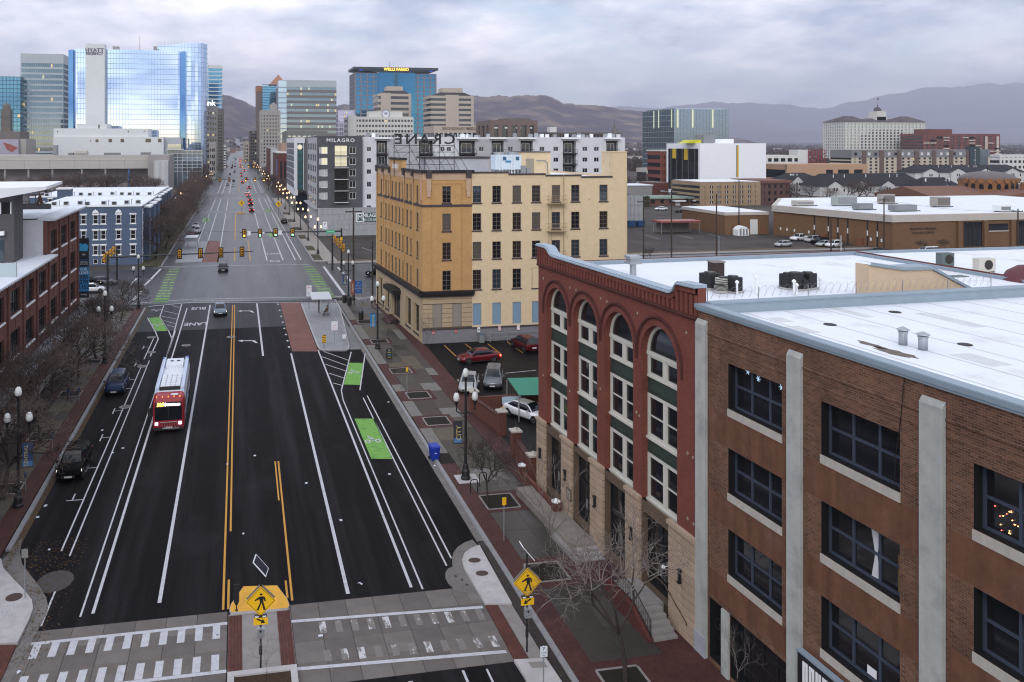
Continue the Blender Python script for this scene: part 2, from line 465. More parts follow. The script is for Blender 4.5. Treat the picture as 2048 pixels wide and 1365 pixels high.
def mark(name,pts,m,z=ZM,parent=None):
 me=MB().poly([(x,y,z)for x,y in pts])
 o=me.build(name,m,parent or road,fix=True)
 return o
def strip(name,x0,x1,y0,y1,m,z=ZM):
 return mark(name,[(x0,y0),(x1,y0),(x1,y1),(x0,y1)],m,z)
def pline(name,pts,wd,m,z=ZM):
 """painted line along measured ground points"""
 b=MB()
 n=len(pts)
 Lp,Rp=[],[]
 for i,p in enumerate(pts):
  a=Vector(pts[max(0,i-1)]);c_=Vector(pts[min(n-1,i+1)])
  d=(c_-a).normalized();nn=Vector((-d.y,d.x))*wd/2
  Lp.append((p[0]+nn.x,p[1]+nn.y,z));Rp.append((p[0]-nn.x,p[1]-nn.y,z))
 for i in range(n-1):
  b.quad(Rp[i],Rp[i+1],Lp[i+1],Lp[i])
 return b.build(name,m,road,fix=True)
 # crossing stripes (left half crisp, right half worn) and edge lines
for(xa,xb,m)in((-9.75,-0.5,WHITEP),(2.65,12.5,WHITEP)):
 yl=43.0 if xa<0 else 42.55;yl2=39.1 if xa<0 else 38.65
 dy=0.0 if xa<0 else-0.55
 mark('crosswalk_line',[(xa,yl-0.12),(xb,yl-0.12+dy),(xb,yl+0.12+dy),(xa,yl+0.12)],WHITEP)
 mark('crosswalk_line',[(xa,yl2-0.12),(xb,yl2-0.12+dy),(xb,yl2+0.12+dy),(xa,yl2+0.12)],WHITEP)
for k in range(11):
 x=-9.6+k*0.84
 for y0,y1 in((41.75,42.87),(39.24,40.45)):
  strip('crosswalk_stripe',x,x+0.36,y0,y1,WHITEP)
WW=[worn('stripe_wear_%d'%i,(0.5,0.5,0.51),(0.17,0.155,0.145),t_,2.2+i*0.3)for i,t_ in enumerate((0.45,0.52,0.56,0.60))]
for k in range(11):
 x=4.0+k*0.8
 for q,(y0,y1)in enumerate(((41.3,42.3),(39.0,39.9))):
  dy=-0.06*(x-2.6)
  strip('crosswalk_stripe',x,x+0.33,y0+dy*0.8,y1+dy*0.8,WW[(k*3+q*2)%4])
  # ---- lane lines
def LN(x,w_,y0,y1,m=None,name='lane_line'):
 return strip(name,x-w_/2,x+w_/2,y0,y1,m or WHITEP)
LN(-10.22,0.1,52.5,95);LN(-10.25,0.1,48.5,49.6)
LN(-9.62,0.1,44.5,48.6);LN(-9.62,0.1,51.8,97)
LN(-7.85,0.1,45.0,112);LN(-7.27,0.16,45.2,127)
LN(-4.02,0.2,45.6,127.5)
LN(-0.73,0.12,44.3,128.3,YELP);LN(-0.42,0.12,53.2,128.3,YELP);LN(-0.47,0.12,44.3,47.3,YELP)
pline('lane_line',[(2.83,44.5),(3.04,64.3)],0.12,YELP);pline('lane_line',[(2.74,57.2),(2.80,64.3)],0.11,YELP);pline('lane_line',[(2.6,44.8),(2.6,46.6)],0.11,YELP)
pline('lane_line',[(5.8,44.6),(6.05,97.2)],0.2,WHITEP)
LN(9.25,0.16,44.6,98.3);pline('lane_line',[(9.82,44.3),(9.75,78.5)],0.1,WHITEP)
LN(11.7,0.1,46.5,78.9);LN(12.18,0.1,47.3,79.5)
O6,S6=(560,660),3.791
def g6(x,y):return G(O6[0]+x/S6,O6[1]+y/S6)
pline('lane_line',[g6(465,460),g6(540,168)],0.12,WHITEP);pline('lane_line',[g6(606,458),g6(645,180)],0.12,WHITEP)
pline('lane_line',[g6(465,460),(9.75,78.5)],0.1,WHITEP)
for a,b in(((332,165),(520,232)),((320,205),(505,272)),((345,262),(500,313)),((372,330),(483,365)),((402,403),(468,422))):
 pline('hatch_line',[g6(*a),g6(*b)],0.12,WHITEP)
def bike(parent,cx,cy,s,rz=0.0,m=WHITEP):
 """cyclist stencil"""
 b=MB()
 def ring(x,y,r):
  n=14
  for i in range(n):
   a,c_=2*math.pi*i/n,2*math.pi*(i+1)/n
   b.quad((x+r*math.cos(a),y+r*1.5*math.sin(a),0),(x+r*math.cos(c_),y+r*1.5*math.sin(c_),0),(x+r*.58*math.cos(c_),y+r*1.5*.58*math.sin(c_),0),(x+r*.58*math.cos(a),y+r*1.5*.58*math.sin(a),0))
 ring(-0.44,0,0.27);ring(0.44,0,0.27)
 def bar(x0,y0,x1,y1,w_):
  d=Vector((x1-x0,y1-y0)).normalized();n=Vector((-d.y,d.x))*w_/2
  b.quad((x0-n.x,y0-n.y,0),(x1-n.x,y1-n.y,0),(x1+n.x,y1+n.y,0),(x0+n.x,y0+n.y,0))
 bar(-0.1,1.0,0.12,0.5,0.2);bar(0.1,0.55,-0.05,0.1,0.13);bar(-0.08,0.95,-0.3,0.62,0.1);bar(-0.1,0.75,0.1,0.1,0.09)
 n=10
 b.poly([(-0.2+0.11*math.cos(2*math.pi*i/n),1.2+0.16*math.sin(2*math.pi*i/n),0)for i in range(n)])
 o=b.build('bicycle_stencil',m,parent,(cx,cy,0.012),rz,fix=True);o.scale=(s,s*1.0,1)
 return o
mark('green_bike_panel',[g6(525,250),g6(630,252),g6(606,418),g6(484,415)],GREENP)
mark('green_bike_panel',[g6(565,674),g6(714,674),g6(852,980),g6(692,978)],GREENP)
p=g6(560,325);bike(road,p[0],p[1],0.85);p=g6(705,845);bike(road,p[0],p[1],0.95)
# parking bay ticks
for(x,y)in((-10.2,59.85),(-10.2,65.6),(-10.2,72.2),(-10.2,79.2),(-10.2,86.3),(-10.2,89.5),(-10.2,95.6),(-10.2,103.5)):
 strip('parking_tick',x-1.15 if y<60 else x-0.75,x-0.06,y-0.05,y+0.05,WHITEP)
 strip('parking_tick',x-0.8,x-0.7,y+0.06 if y<60 else y-0.8,y+1.1 if y<60 else y+0.8,WHITEP)
 # far end of the block, left
O1,S1=(260,500),4.452
def g1(x,y):return G(O1[0]+x/S1,O1[1]+y/S1)
mark('green_bike_panel',[g1(165,607),g1(262,600),g1(345,722),g1(235,725)],GREENP)
pline('lane_line',[g1(155,605),g1(225,725),g1(252,795),g1(180,950)],0.14,WHITEP);pline('lane_line',[g1(265,600),g1(345,725),g1(375,795),g1(325,960)],0.14,WHITEP)
pline('lane_line',[g1(265,600),g1(300,497)],0.12,WHITEP);pline('lane_line',[g1(375,795),g1(460,485)],0.14,WHITEP)
pline('lane_line',[g1(210,790),g1(125,975)],0.12,WHITEP)
for a,b in(((375,497),(452,517)),((295,543),(430,574)),((275,590),(418,618)),((300,630),(408,660)),((330,668),(400,690))):
 pline('hatch_line',[g1(*a),g1(*b)],0.12,WHITEP)
p=g1(245,665);bike(road,p[0],p[1],1.0,math.pi,WHITEO);p=g1(235,535);bike(road,p[0],p[1],1.0,math.pi)
pline('lane_line',[g1(1130,478),g1(1185,945)],0.22,WHITEP)
LN(-4.02,0.2,127.5,129.0)
# stop lines and crossing lines of the junction
def gl(a,b,wd,nm='stop_line',m=WHITEO):return pline(nm,[g1(*a),g1(*b)],wd,m)
gl((20,478),(560,440),0.3);gl((560,440),(1920,415),0.3);gl((160,505),(560,468),0.3);gl((560,468),(1850,468),0.3);gl((560,452),(1870,447),0.2)
gl((250,150),(1600,130),0.3);gl((200,165),(500,160),0.25)
gl((1725,150),(1915,410),0.5);gl((1850,155),(1975,290),0.4);gl((130,320),(275,170),0.4);gl((25,450),(95,370),0.4);gl((0,318),(60,255),0.4)
for k in range(13):
 f=k/12.0
 yl=170+f*285
 xl=395-f*120;w_=50+12*f
 mark('green_crossing_bar',[g1(xl-w_,yl),g1(xl+w_,yl),g1(xl+w_-3,yl+6+7*f),g1(xl-w_-3,yl+6+7*f)],GREENW if k<11 else GREENP)
 xr=1592+f*170;yr=150+f*260
 mark('green_crossing_bar',[g1(xr-w_,yr),g1(xr+w_,yr),g1(xr+w_+2,yr+5+6*f),g1(xr-w_+2,yr+5+6*f)],GREENW if k>7 else GREENP)
 # lane lettering
def ground_text(s,cx,cy,size,rz,sy,m=WHITEP):
 me=text_mesh(s,size,m,0,0.02)
 o=put('lane_lettering',me,road,(cx,cy,ZM+0.004));o.rotation_euler=(0,0,rz);o.scale=(1,sy,1)
p=g1(612,521);ground_text('BUS',p[0],p[1],1.25,math.pi,2.2)
p=g1(585,660);ground_text('LANE',p[0],p[1],1.25,math.pi,2.2)
p=G(548,508);ground_text('LANE',p[0],p[1],1.3,0,2.4,WHITEO)
p=G(550,523);ground_text('BUS',p[0],p[1],1.3,0,2.4,WHITEO)
def arrow(px,py):
 q=g1(px,py);b=MB()
 b.poly([(-1.1,0.1,0),(-0.5,-0.55,0),(-0.5,0.6,0)]);b.quad((-0.5,-0.12,0),(0.6,-0.3,0),(0.6,0.1,0),(-0.5,0.2,0));b.quad((0.6,-0.3,0),(1.05,-1.5,0),(1.3,-1.5,0),(0.95,0.0,0));b.poly([(0.6,-0.3,0),(0.95,0,0),(0.6,0.1,0)])
 b.build('turn_arrow',WHITEP,road,(q[0],q[1],ZM+0.004),fix=True)
arrow(1025,545);arrow(1040,810)
for i in range(8):
 q=g1(1318+i*14,485+i*53+i*i*0.2);strip('lane_dash',q[0]-0.12,q[0]+0.12,q[1]-0.35,q[1]+0.35,WHITEP)
mark('bus_pad',[g1(1338,475),g1(1515,472),g1(1675,905),g1(1443,905)],BUSPAD)
# beyond the junction
for x,m in((-9.6,WHITEO),(-7.2,WHITEO),(-4.0,WHITEO),(6.0,WHITEO),(9.3,WHITEO),(11.8,WHITEO),(13.0,WHITEO)):
 LN(x,0.25,176,300,m);LN(x,0.3,312,378,m);LN(x,0.35,425,600,m)
LN(-0.6,0.2,176,200,YELP);LN(-0.6,0.25,215,300,YELP);LN(2.6,0.2,176,215,YELP);LN(0.8,0.3,425,640,YELP)
for y in(303,309,381,384,422,426):strip('stop_line',-13,14,y,y+0.5,WHITEO)
mark('bus_pad',[G(413,482),G(441,482),G(437,525),G(404,525)],BUSPAD)
q=G(545,470);mark('green_bike_panel',[(q[0]-1.0,q[1]-5),(q[0]+1.0,q[1]-5),(q[0]+1,q[1]+5),(q[0]-1,q[1]+5)],GREENW)
q=G(536,421);mark('green_bike_panel',[(q[0]-1.0,q[1]-6),(q[0]+1.0,q[1]-6),(q[0]+1,q[1]+6),(q[0]-1,q[1]+6)],GREENW)
q=G(412,440);mark('green_bike_panel',[(q[0]-1.2,q[1]-7),(q[0]+1.0,q[1]-7),(q[0]+1,q[1]+7),(q[0]-1,q[1]+7)],GREENW)
# manhole covers and patched rings
def manhole(x,y,r,m=IRON,ring=CONC,name='manhole_cover',sy=1.0):
 b=MB();b.lathe([(r*1.55,0.001),(r*1.5,0.006),(r,0.006)],20)
 o=b.build('concrete_collar',ring,road,(x,y,0.002));o.scale=(1,sy,1)
 b=MB();b.lathe([(r,0.004),(r*0.96,0.012),(0.02,0.014)],16)
 b.build(name,m,o,(0,0,0.003))
for u,v in((372,691),(303,675),(462,674),(285,793-60),(251,814),(302,705),(300,560),(525,560)):
 q=G(u,v);manhole(q[0],q[1],0.36,mat('manhole_grey',(0.11,0.105,0.1),0.7))
q=G(110,1163)
o=MB().lathe([(1.15,0.0),(1.1,0.008),(0.1,0.008)],16).build('patch',mat('patch_grey',(0.06,0.055,0.054),0.85,0.3,var=0.3,vscale=3),road,(q[0],q[1],0.003));o.scale=(0.85,1.05,1)
q=G(928,1158)
o=MB().lathe([(1.3,0.0),(1.25,0.008),(0.1,0.008)],15).build('patch',mat('patch_concrete',(0.15,0.138,0.13),0.85,0.3,var=0.3,vscale=3),road,(q[0]-0.2,q[1],0.003));o.scale=(0.62,1.1,1)
for dx,dy in((-0.3,0.3),(0.1,-0.1),(0.3,-0.6)):
 MB().lathe([(0.12,0),(0.11,0.006),(0.02,0.006)],8).build('valve_cover',IRON,o,(dx,dy,0.01))
 # ---- kerbs, gutters and pavements
KZ=0.15
GUT=mat('gutter_concrete',(0.15,0.138,0.13),0.75,0.35,var=0.35,vscale=0.9,bump=0.1,bscale=25)
KERB=mat('kerb_concrete',(0.24,0.235,0.245),0.8,0.3,var=0.2,vscale=1.0)
def kerb_run(name,x,y0,y1,side,step=3.0,m=KERB):
 root=struct(MB().box(min(x,x+side*0.05),y0,-0.05,max(x,x+side*0.05),y1,0.0).build(name,GUT))
 n=max(1,int(round((y1-y0)/step)));d=(y1-y0)/n
 b=MB();e=0.02
 w_=0.28
 prof=[(0,0),(side*0.03,KZ-0.02),(side*0.06,KZ),(side*w_,KZ+0.002),(side*w_,0)]
 b.prism_y([(px,pz)for px,pz in prof],0.008,d-0.008)
 me=b.mesh(m)
 bm=bmesh.new();bm.from_mesh(me);bmesh.ops.recalc_face_normals(bm,faces=bm.faces);bm.to_mesh(me);bm.free()
 for i in range(n):
  put('kerb_stone',me,root,(x,y0+i*d,0))
 return root
kerb_run('kerb_right',14.62,48.5,129,1)
kerb_run('kerb_right_near',14.62,20,48.5,1)
kerb_run('kerb_left',-13.15,53.0,128,-1)
struct(MB().quad((14.2,49,0.003),(14.62,49,0.003),(14.62,110,0.003),(14.2,110,0.003)).build('gutter_right',GUT))
struct(MB().quad((-13.15,50,0.003),(-12.75,50,0.003),(-12.75,128,0.003),(-13.15,128,0.003)).build('gutter_left',mat('gutter_leafy',(0.075,0.062,0.05),0.9,0.2,var=0.4,vscale=3,col2=(0.12,0.075,0.04),c2scale=2.5)))
kerb_run('kerb_far_right',15.2,172,380,1,6.0);kerb_run('kerb_far_left',-14.6,172,380,-1,6.0)
VERGE=mat('verge_grass',(0.045,0.045,0.022),0.95,0.2,var=0.4,vscale=1.2,col2=(0.085,0.07,0.045),c2scale=0.6)
struct(MB().box(-19.2,172,-0.02,-14.96,380,0.13).build('far_pavement_left',VERGE))
struct(MB().box(15.56,172,-0.02,20.2,380,0.13).build('far_pavement_right',mat('far_walk',(0.27,0.24,0.215),0.85,0.3,var=0.15,vscale=1)))
for y_ in(174,190,214,236,262,290):struct(MB().box(15.6,y_,0.13,17.4,y_+9,0.15).build('verge_patch',VERGE))
SL=[mat('slab_%d'%i,c,r,0.35,var=0.35,vscale=0.8,bump=0.06,bscale=25,col2=tuple(q*0.72 for q in c),c2scale=0.9)for i,(c,r)in enumerate([((0.052,0.045,0.040),0.4),((0.07,0.061,0.054),0.45),((0.040,0.035,0.031),0.35),((0.11,0.09,0.062),0.7),((0.18,0.165,0.15),0.8)])]
pr=struct(MB().box(14.98,20,-0.05,24.5,129.5,0.09).build('pavement_right',SOIL))
def tilt(y):return 21.40-(y-36.4)*0.0535 # line of the house fronts
# paver borders
def pave(parent,pts,m,z0=0.0,z1=KZ,name='paver_border'):
 return MB().prism(pts,z0,z1).build(name,m,parent)
pave(pr,[(14.91,20),(16.05,20),(16.05,61),(14.91,61)],PAVER)
pave(pr,[(19.6,20),(22.2,20),(21.4,36.4),(20.4,55.1),(21.0,57),(22.0,97),(21.8,98.4),(20.3,128.9),(19.59,128.9)],PAVER,0.0,KZ-0.003)
RWS=[]
y=20.0;rs=random.Random(5)
pits=[(34.7,1.0),(44.5,1.0),(53.9,1.1),(70.6,1.05),(78.2,1.05),(87.0,1.05),(100.5,1.0),(112,1.0)]
while y<128:
 d=2.7
 if y+d>128.9:break
 for c_,(xa,xb)in enumerate(((16.06,17.85),(17.85,19.58))):
  k=rs.choice([0,0,1,2,2,3])if y<64 else rs.choice([0,1,1,2,3,3,4])
  slab(pr,xa,y,xb,y+d,KZ,SL[k])
 if y>=84:slab(pr,19.58,y,20.5 if y<110 else 20.2,y+d,KZ+0.002,SL[rs.choice([1,3,4])])
 if y>=61:
  slab(pr,15.0,y,16.04,y+d,KZ,SL[4]if 63<y<80 or y>90 else PAVER)
 y+=d
PIT=mat('grate',(0.025,0.022,0.02),0.8,0.3,var=0.3,vscale=8)
for(yy,s_)in pits:
 cx=16.95 if yy<50 else 17.2
 pave(pr,[(16.03,yy-1.6),(19.7,yy-1.6),(19.7,yy+1.6),(16.03,yy+1.6)]if yy<60 else[(15.0,yy-1.6),(18.4,yy-1.6),(18.4,yy+1.6),(15.0,yy+1.6)],PAVER,0.05,KZ+0.004,'paver_apron')
 if yy>60:cx=16.9
 t_=MB()
 for a in(-1,1):
  t_.box(cx-s_,yy+a*s_-0.06,0.1,cx+s_,yy+a*s_+0.06,KZ+0.03);t_.box(cx+a*s_-0.06,yy-s_+0.061,0.1,cx+a*s_+0.06,yy+s_-0.061,KZ+0.028)
 fr=t_.build('tree_pit_frame',CONC,pr)
 MB().box(cx-s_+0.06,yy-s_+0.06,0.1,cx+s_-0.06,yy+s_-0.06,KZ+0.01).build('tree_pit_soil',SOIL,pr)
slab(pr,16.3,57.4,19.0,59.6,KZ+0.006,SL[4]);slab(pr,15.3,57.2,16.9,58.8,KZ+0.01,CONCL)
# bulb at the crossing, right
def gz(u,v):return G(u,v,KZ)
bulb=[gz(959,1090),gz(942,1096),gz(929,1106),gz(924,1120),gz(928,1134),gz(938,1152),gz(955,1181),gz(971,1207),gz(1024,1207)]
bk=struct(MB().prism(bulb,-0.02,KZ).build('kerb_bulb_right',CONCL))
inner=[(x+0.28*(bulb[8][0]-0.9-x)/2.2,y_)for x,y_ in bulb]
MB().prism([gz(960,1097),gz(946,1102),gz(936,1110),gz(932,1122),gz(945,1149),gz(978,1205),gz(1021,1205)],KZ,KZ+0.004).build('bulb_top',mat('bulb_top',(0.43,0.41,0.41),0.85,0.3,var=0.2,vscale=2,bump=0.1,bscale=30),bk)
for u,v in((949,1121),(964,1147)):
 q=gz(u,v)
 o=MB().lathe([(0.36,0),(0.36,0.006),(0.02,0.007)],20).build('utility_cover',mat('cover_brown',(0.06,0.035,0.028),0.8,var=0.3,vscale=6),bk,(q[0],q[1],KZ+0.003));o.scale=(1.0,0.8,1)
ap=[G(945,1080),G(928,1086),G(915,1095),G(907,1106),G(904,1118),G(905,1132),G(912,1150),G(928,1178),G(945,1207),G(972,1207),gz(955,1181),gz(938,1152),gz(928,1134),gz(924,1120),gz(929,1106),gz(942,1096),gz(959,1090)]
struct(MB().prism(ap,-0.04,0.012).build('bulb_gutter',GUT))
struct(MB().prism([gz(962,1088),gz(984,1090),gz(1078,1240),gz(1155,1365),gz(1110,1365),gz(1026,1207)],-0.03,0.05).build('paver_trench',PAVERD))
struct(MB().prism([gz(971,1208),gz(995,1208),gz(1058,1317),gz(1030,1318)],-0.03,KZ*0.6).build('tactile_strip',brick('tactile_red',(0.085,0.027,0.02),(0.11,0.036,0.026),(0.05,0.02,0.017),0.3,0.15,0.015,0.3,0.9,0.75,flat=True)))
struct(MB().prism([gz(996,1208),gz(1024,1208),gz(1088,1312),gz(1060,1317)],-0.03,KZ*0.6+0.002).build('ramp_slab',CONC))
o=struct(MB().prism([gz(1028,1319),gz(1092,1316),gz(1125,1365),gz(1180,1440),gz(1090,1440),gz(1048,1350)],-0.03,KZ).build('kerb_bulb_near',CONCL))
MB().prism([gz(1056,1325),gz(1088,1323),gz(1096,1335),gz(1064,1337)],KZ,KZ+0.006).build('utility_cover',CONC,o)
# left pavement
pl_=struct(MB().box(-22,40,-0.05,-13.52,128,0.09).build('pavement_left',SOIL))
pave(pl_,[(-14.7,52),(-13.53,52),(-13.53,127.5),(-14.7,127.5)],PAVER)
pave(pl_,[(-19.6,44),(-18.6,44),(-18.6,127.5),(-19.6,127.5)],CONC,0.0,KZ-0.002,'slab')
y=44.5;k=0
while y<125:
 for(xa,xb)in((-18.58,-16.65),(-16.65,-14.72)):
  slab(pl_,xa,y,xb,y+2.7,KZ,SL[(k*5+int(-xa))%4 if y<100 else rs.choice([1,3,4])]);k+=1
 y+=2.7
for yy in(50.8,62.3,73,85,97.0,111):
 pave(pl_,[(-17.2,yy-1.5),(-14.6,yy-1.5),(-14.6,yy+1.5),(-17.2,yy+1.5)],PAVER,0.05,KZ+0.004,'paver_apron')
 t_=MB();cx,s_=-15.7,0.95
 for a in(-1,1):
  t_.box(cx-s_,yy+a*s_-0.06,0.1,cx+s_,yy+a*s_+0.06,KZ+0.03);t_.box(cx+a*s_-0.06,yy-s_+0.061,0.1,cx+a*s_+0.06,yy+s_-0.061,KZ+0.028)
 t_.build('tree_pit_frame',CONC,pl_)
 MB().box(cx-s_+0.06,yy-s_+0.06,0.1,cx+s_-0.06,yy+s_-0.06,KZ+0.01).build('tree_pit_soil',SOIL,pl_)
bl=[gz(-60,1100),gz(3,1118),gz(6,1135),gz(22,1153),gz(50,1182),gz(64,1200),gz(66,1216),gz(58,1238),gz(35,1284),gz(-60,1290)]
bb=struct(MB().prism(bl,-0.02,KZ).build('kerb_bulb_left',CONCL))
MB().prism([gz(-60,1108),gz(0,1126),gz(3,1138),gz(16,1157),gz(44,1187),gz(57,1203),gz(59,1216),gz(50,1240),gz(30,1279),gz(-60,1286)],KZ,KZ+0.004).build('bulb_top',MATS['bulb_top'],bb)
q=gz(28,1195);MB().lathe([(0.42,0),(0.42,0.006),(0.02,0.007)],20).build('utility_cover',MATS['cover_brown'],bb,(q[0],q[1],KZ+0.003))
q=gz(18,1209);me=text_mesh('r In The Road',0.36,WHITEP,0,0.005);o=put('stencil_lettering',me,bb,(q[0],q[1],KZ+0.009));o.rotation_euler=(0,0,rad(8))
q=gz(12,1222);b=MB()
for i in range(20):
 a,c_=2*math.pi*i/20,2*math.pi*(i+1)/20
 b.quad((.34*math.cos(a),.34*math.sin(a),0),(.34*math.cos(c_),.34*math.sin(c_),0),(.27*math.cos(c_),.27*math.sin(c_),0),(.27*math.cos(a),.27*math.sin(a),0))
o=b.build('stencil_ring',WHITEP,bb,(q[0],q[1],KZ+0.009),fix=True)
o=put('stencil_letter',text_mesh('P',0.5,WHITEP,0,0.01),bb,(q[0],q[1],KZ+0.009))
b=MB();b.tube([(0.4,-0.1,0),(0.6,0.1,0),(0.55,-0.25,0),(1.0,-0.2,0),(1.05,-0.12,0)],0.02,4);b.build('stencil_scroll',WHITEP,bb,(q[0],q[1],KZ+0.004))
struct(MB().prism([G(45,1075),G(40,1105),G(44,1128),G(60,1150),G(80,1175),G(92,1195),G(96,1212),G(95,1225),G(75,1263),G(60,1290),G(20,1365),gz(0,1360),gz(35,1284),gz(58,1238),gz(66,1216),gz(64,1200),gz(50,1182),gz(22,1153),gz(6,1135),gz(3,1118)],-0.03,0.012).build('bulb_gutter_left',GUT))
struct(MB().prism([gz(-60,1290),gz(32,1288),gz(0,1360),gz(-60,1420)],-0.03,KZ*0.7).build('tactile_strip_left',MATS['tactile_red']))
# median with yellow nose
md=struct(MB().prism([(-0.45,30),(2.66,30),(2.66,43.7),(-0.45,43.7)],-0.02,0.035).build('median',CONC))
for x0 in(-0.44,1.98):
 MB().prism([(x0,38.75),(x0+0.66,38.75),(x0+0.66,43.55),(x0,43.55)],0.0,0.045).build('paver_border',MATS['tactile_red'],md)
slab(md,0.24,38.76,1.96,41.1,0.05,CONC);slab(md,0.24,41.1,1.96,43.55,0.05,CONC)
nose=[G(459,1219,.17),G(462,1208,.17),G(487,1173,.17),G(554,1171,.17),G(574,1197,.17),G(579,1210,.17),G(576,1216,.17),G(462,1225,.17)]
MB().prism(nose,0,0.165).build('median_nose',CONCL,md)
ni=[(x*0.985+0.015*1.1,y_*0.995+0.005*45.2)for x,y_ in nose]
MB().prism(ni,0.165,0.171).build('nose_paint',mat('nose_yellow',(0.64,0.33,0.03),0.7,0.4,var=0.15,vscale=2,col2=(0.45,0.24,0.04),c2pos=(0.6,0.8),c2scale=1.5),md)
# planter kerb at the bottom of the median
b=MB();b.box(-0.45,38.35,0,2.66,38.68,0.22);b.box(-0.45,33,0,-0.15,38.35,0.22);b.box(2.36,33,0,2.66,38.35,0.22)
b.build('planter_kerb',CONCL,md)
MB().box(-0.15,33,0,2.36,38.35,0.14).build('planter_soil',mat('mulch',(0.05,0.032,0.02),0.95,0.2,var=0.5,vscale=8,bump=0.6,bscale=20),md)
LN(10.1,0.12,30,37.1);LN(11.2,0.1,30,37.0);LN(7.6,0.2,30,36.8)
# ================================================================== facade tools
class Fac:
 """a wall seen from outside: x along it to the right, z up, -y outward; placed in its building's frame"""
 def __init__(s,root,ox,oy,ang):
  s.root,s.o,s.ang=root,(ox,oy),ang
  s.c,s.s=math.cos(ang),math.sin(ang)
 def loc(s,x,y,z):
  return(s.o[0]+x*s.c-y*s.s,s.o[1]+x*s.s+y*s.c,z)
 def obj(s,mb,name,mats,x=0,y=0,z=0,parent=None,smooth=False,fix=False):
  if parent is not None:
   return mb.build(name,mats,parent,(x,y,z),0,smooth,fix)
  return mb.build(name,mats,s.root,s.loc(x,y,z),s.ang,smooth,fix)
 def put(s,name,me,x=0,y=0,z=0):
  return put(name,me,s.root,s.loc(x,y,z),s.ang)
 def text(s,name,body,size,m,x,y,z,sx=1.0,depth=0.02,bold=0.0,space=1.0):
  return sign_text(name,body,size,m,s.root,s.loc(x,y,z),s.ang,sx,depth,bold,space)
def wall_cells(mb,x0,x1,z0,z1,ops,y=0.0,depth=0.3,reveal=True,rm=None):
 """front sheet with holes and their reveals; ops are (x0, x1, z0, z1)"""
 xs_=sorted(set([x0,x1]+[q for o in ops for q in(o[0],o[1])if x0<=q<=x1]))
 zs_=sorted(set([z0,z1]+[q for o in ops for q in(o[2],o[3])if z0<=q<=z1]))
 for k in range(len(zs_)-1):
  zc_=(zs_[k]+zs_[k+1])/2
  run=None
  for i in range(len(xs_)-1):
   xc=(xs_[i]+xs_[i+1])/2
   hole=any(o[0]<xc<o[1]and o[2]<zc_<o[3]for o in ops)
   if not hole and run is None:run=xs_[i]
   if(hole or i==len(xs_)-2)and run is not None:
    e=xs_[i]if hole else xs_[i+1]
    mb.quad((run,y,zs_[k]),(e,y,zs_[k]),(e,y,zs_[k+1]),(run,y,zs_[k+1]));run=None
 if reveal:
  c0=mb.c
  if rm is not None:mb.c=rm
  for a,b,c_,d in ops:
   mb.quad((a,y,c_),(a,y,d),(a,y+depth,d),(a,y+depth,c_))
   mb.quad((b,y,d),(b,y,c_),(b,y+depth,c_),(b,y+depth,d))
   mb.quad((a,y,d),(b,y,d),(b,y+depth,d),(a,y+depth,d))
   mb.quad((b,y,c_),(a,y,c_),(a,y+depth,c_),(b,y+depth,c_))
  mb.c=c0
WIN={}
def window(fac,x,z,w_,h,y,nx,nz,fm,gm,fw=0.06,fd=0.07,sill=None,sm=None,split=True,mull=None,head=None,hm=None,rows=None):
 """window part (its frame) with panes and sill as sub-parts; x is the middle, z the bottom"""
 mull=mull or fw*0.6
 key=('f',round(w_,2),round(h,2),nx,nz,fm.name,fw,fd,mull,rows)
 if key not in WIN:
  b=MB();a=w_/2
  b.box(-a,0,0,-a+fw,fd,h);b.box(a-fw,0,0,a,fd,h);b.box(-a+fw,0,0,a-fw,fd,fw);b.box(-a+fw,0,h-fw,a-fw,fd,h)
  for i in range(1,nx):
   q=-a+w_*i/nx;b.box(q-mull/2,0.004,fw,q+mull/2,fd,h-fw)
  zz=rows or[h*k/nz for k in range(1,nz)]
  for q in zz:
   b.box(-a+fw,0.008,q-mull/2,a-fw,fd,q+mull/2)
  WIN[key]=b.mesh(fm)
 o=put('window',WIN[key],fac.root,fac.loc(x,y,z),fac.ang)
 if split and nx*nz>1 and not rows:
  pk=('p',round(w_/nx,2),round(h/nz,2),gm.name)
  if pk not in WIN:
   b=MB();a=w_/nx/2-0.005;hh=h/nz/2-0.005
   b.quad((-a,0,-hh),(a,0,-hh),(a,0,hh),(-a,0,hh));WIN[pk]=b.mesh(gm)
  for i in range(nx):
   for k in range(nz):
    put('pane',WIN[pk],o,(-w_/2+w_*(i+.5)/nx,fd*0.6,h*(k+.5)/nz))
 else:
  pk=('p',round(w_,2),round(h,2),gm.name)
  if pk not in WIN:
   b=MB();b.quad((-w_/2,0,0),(w_/2,0,0),(w_/2,0,h),(-w_/2,0,h));WIN[pk]=b.mesh(gm)
  put('pane',WIN[pk],o,(0,fd*0.6,0))
 if sill:
  ex,sy0,sh=sill # overhang, outward reach (from window plane), height
  kk=('s',round(w_,2),sill,sm.name)
  if kk not in WIN:
   b=MB();b.box(-w_/2-ex,-sy0,-sh,w_/2+ex,0.02,-0.002);WIN[kk]=b.mesh(sm)
  put('sill',WIN[kk],o)
 if head:
  ex,sy0,sh=head
  kk=('h',round(w_,2),round(h,2),head,hm.name)
  if kk not in WIN:
   b=MB();b.box(-w_/2-ex,-sy0,h+0.002,w_/2+ex,0.02,h+sh);WIN[kk]=b.mesh(hm)
  put('lintel',WIN[kk],o)
 return o
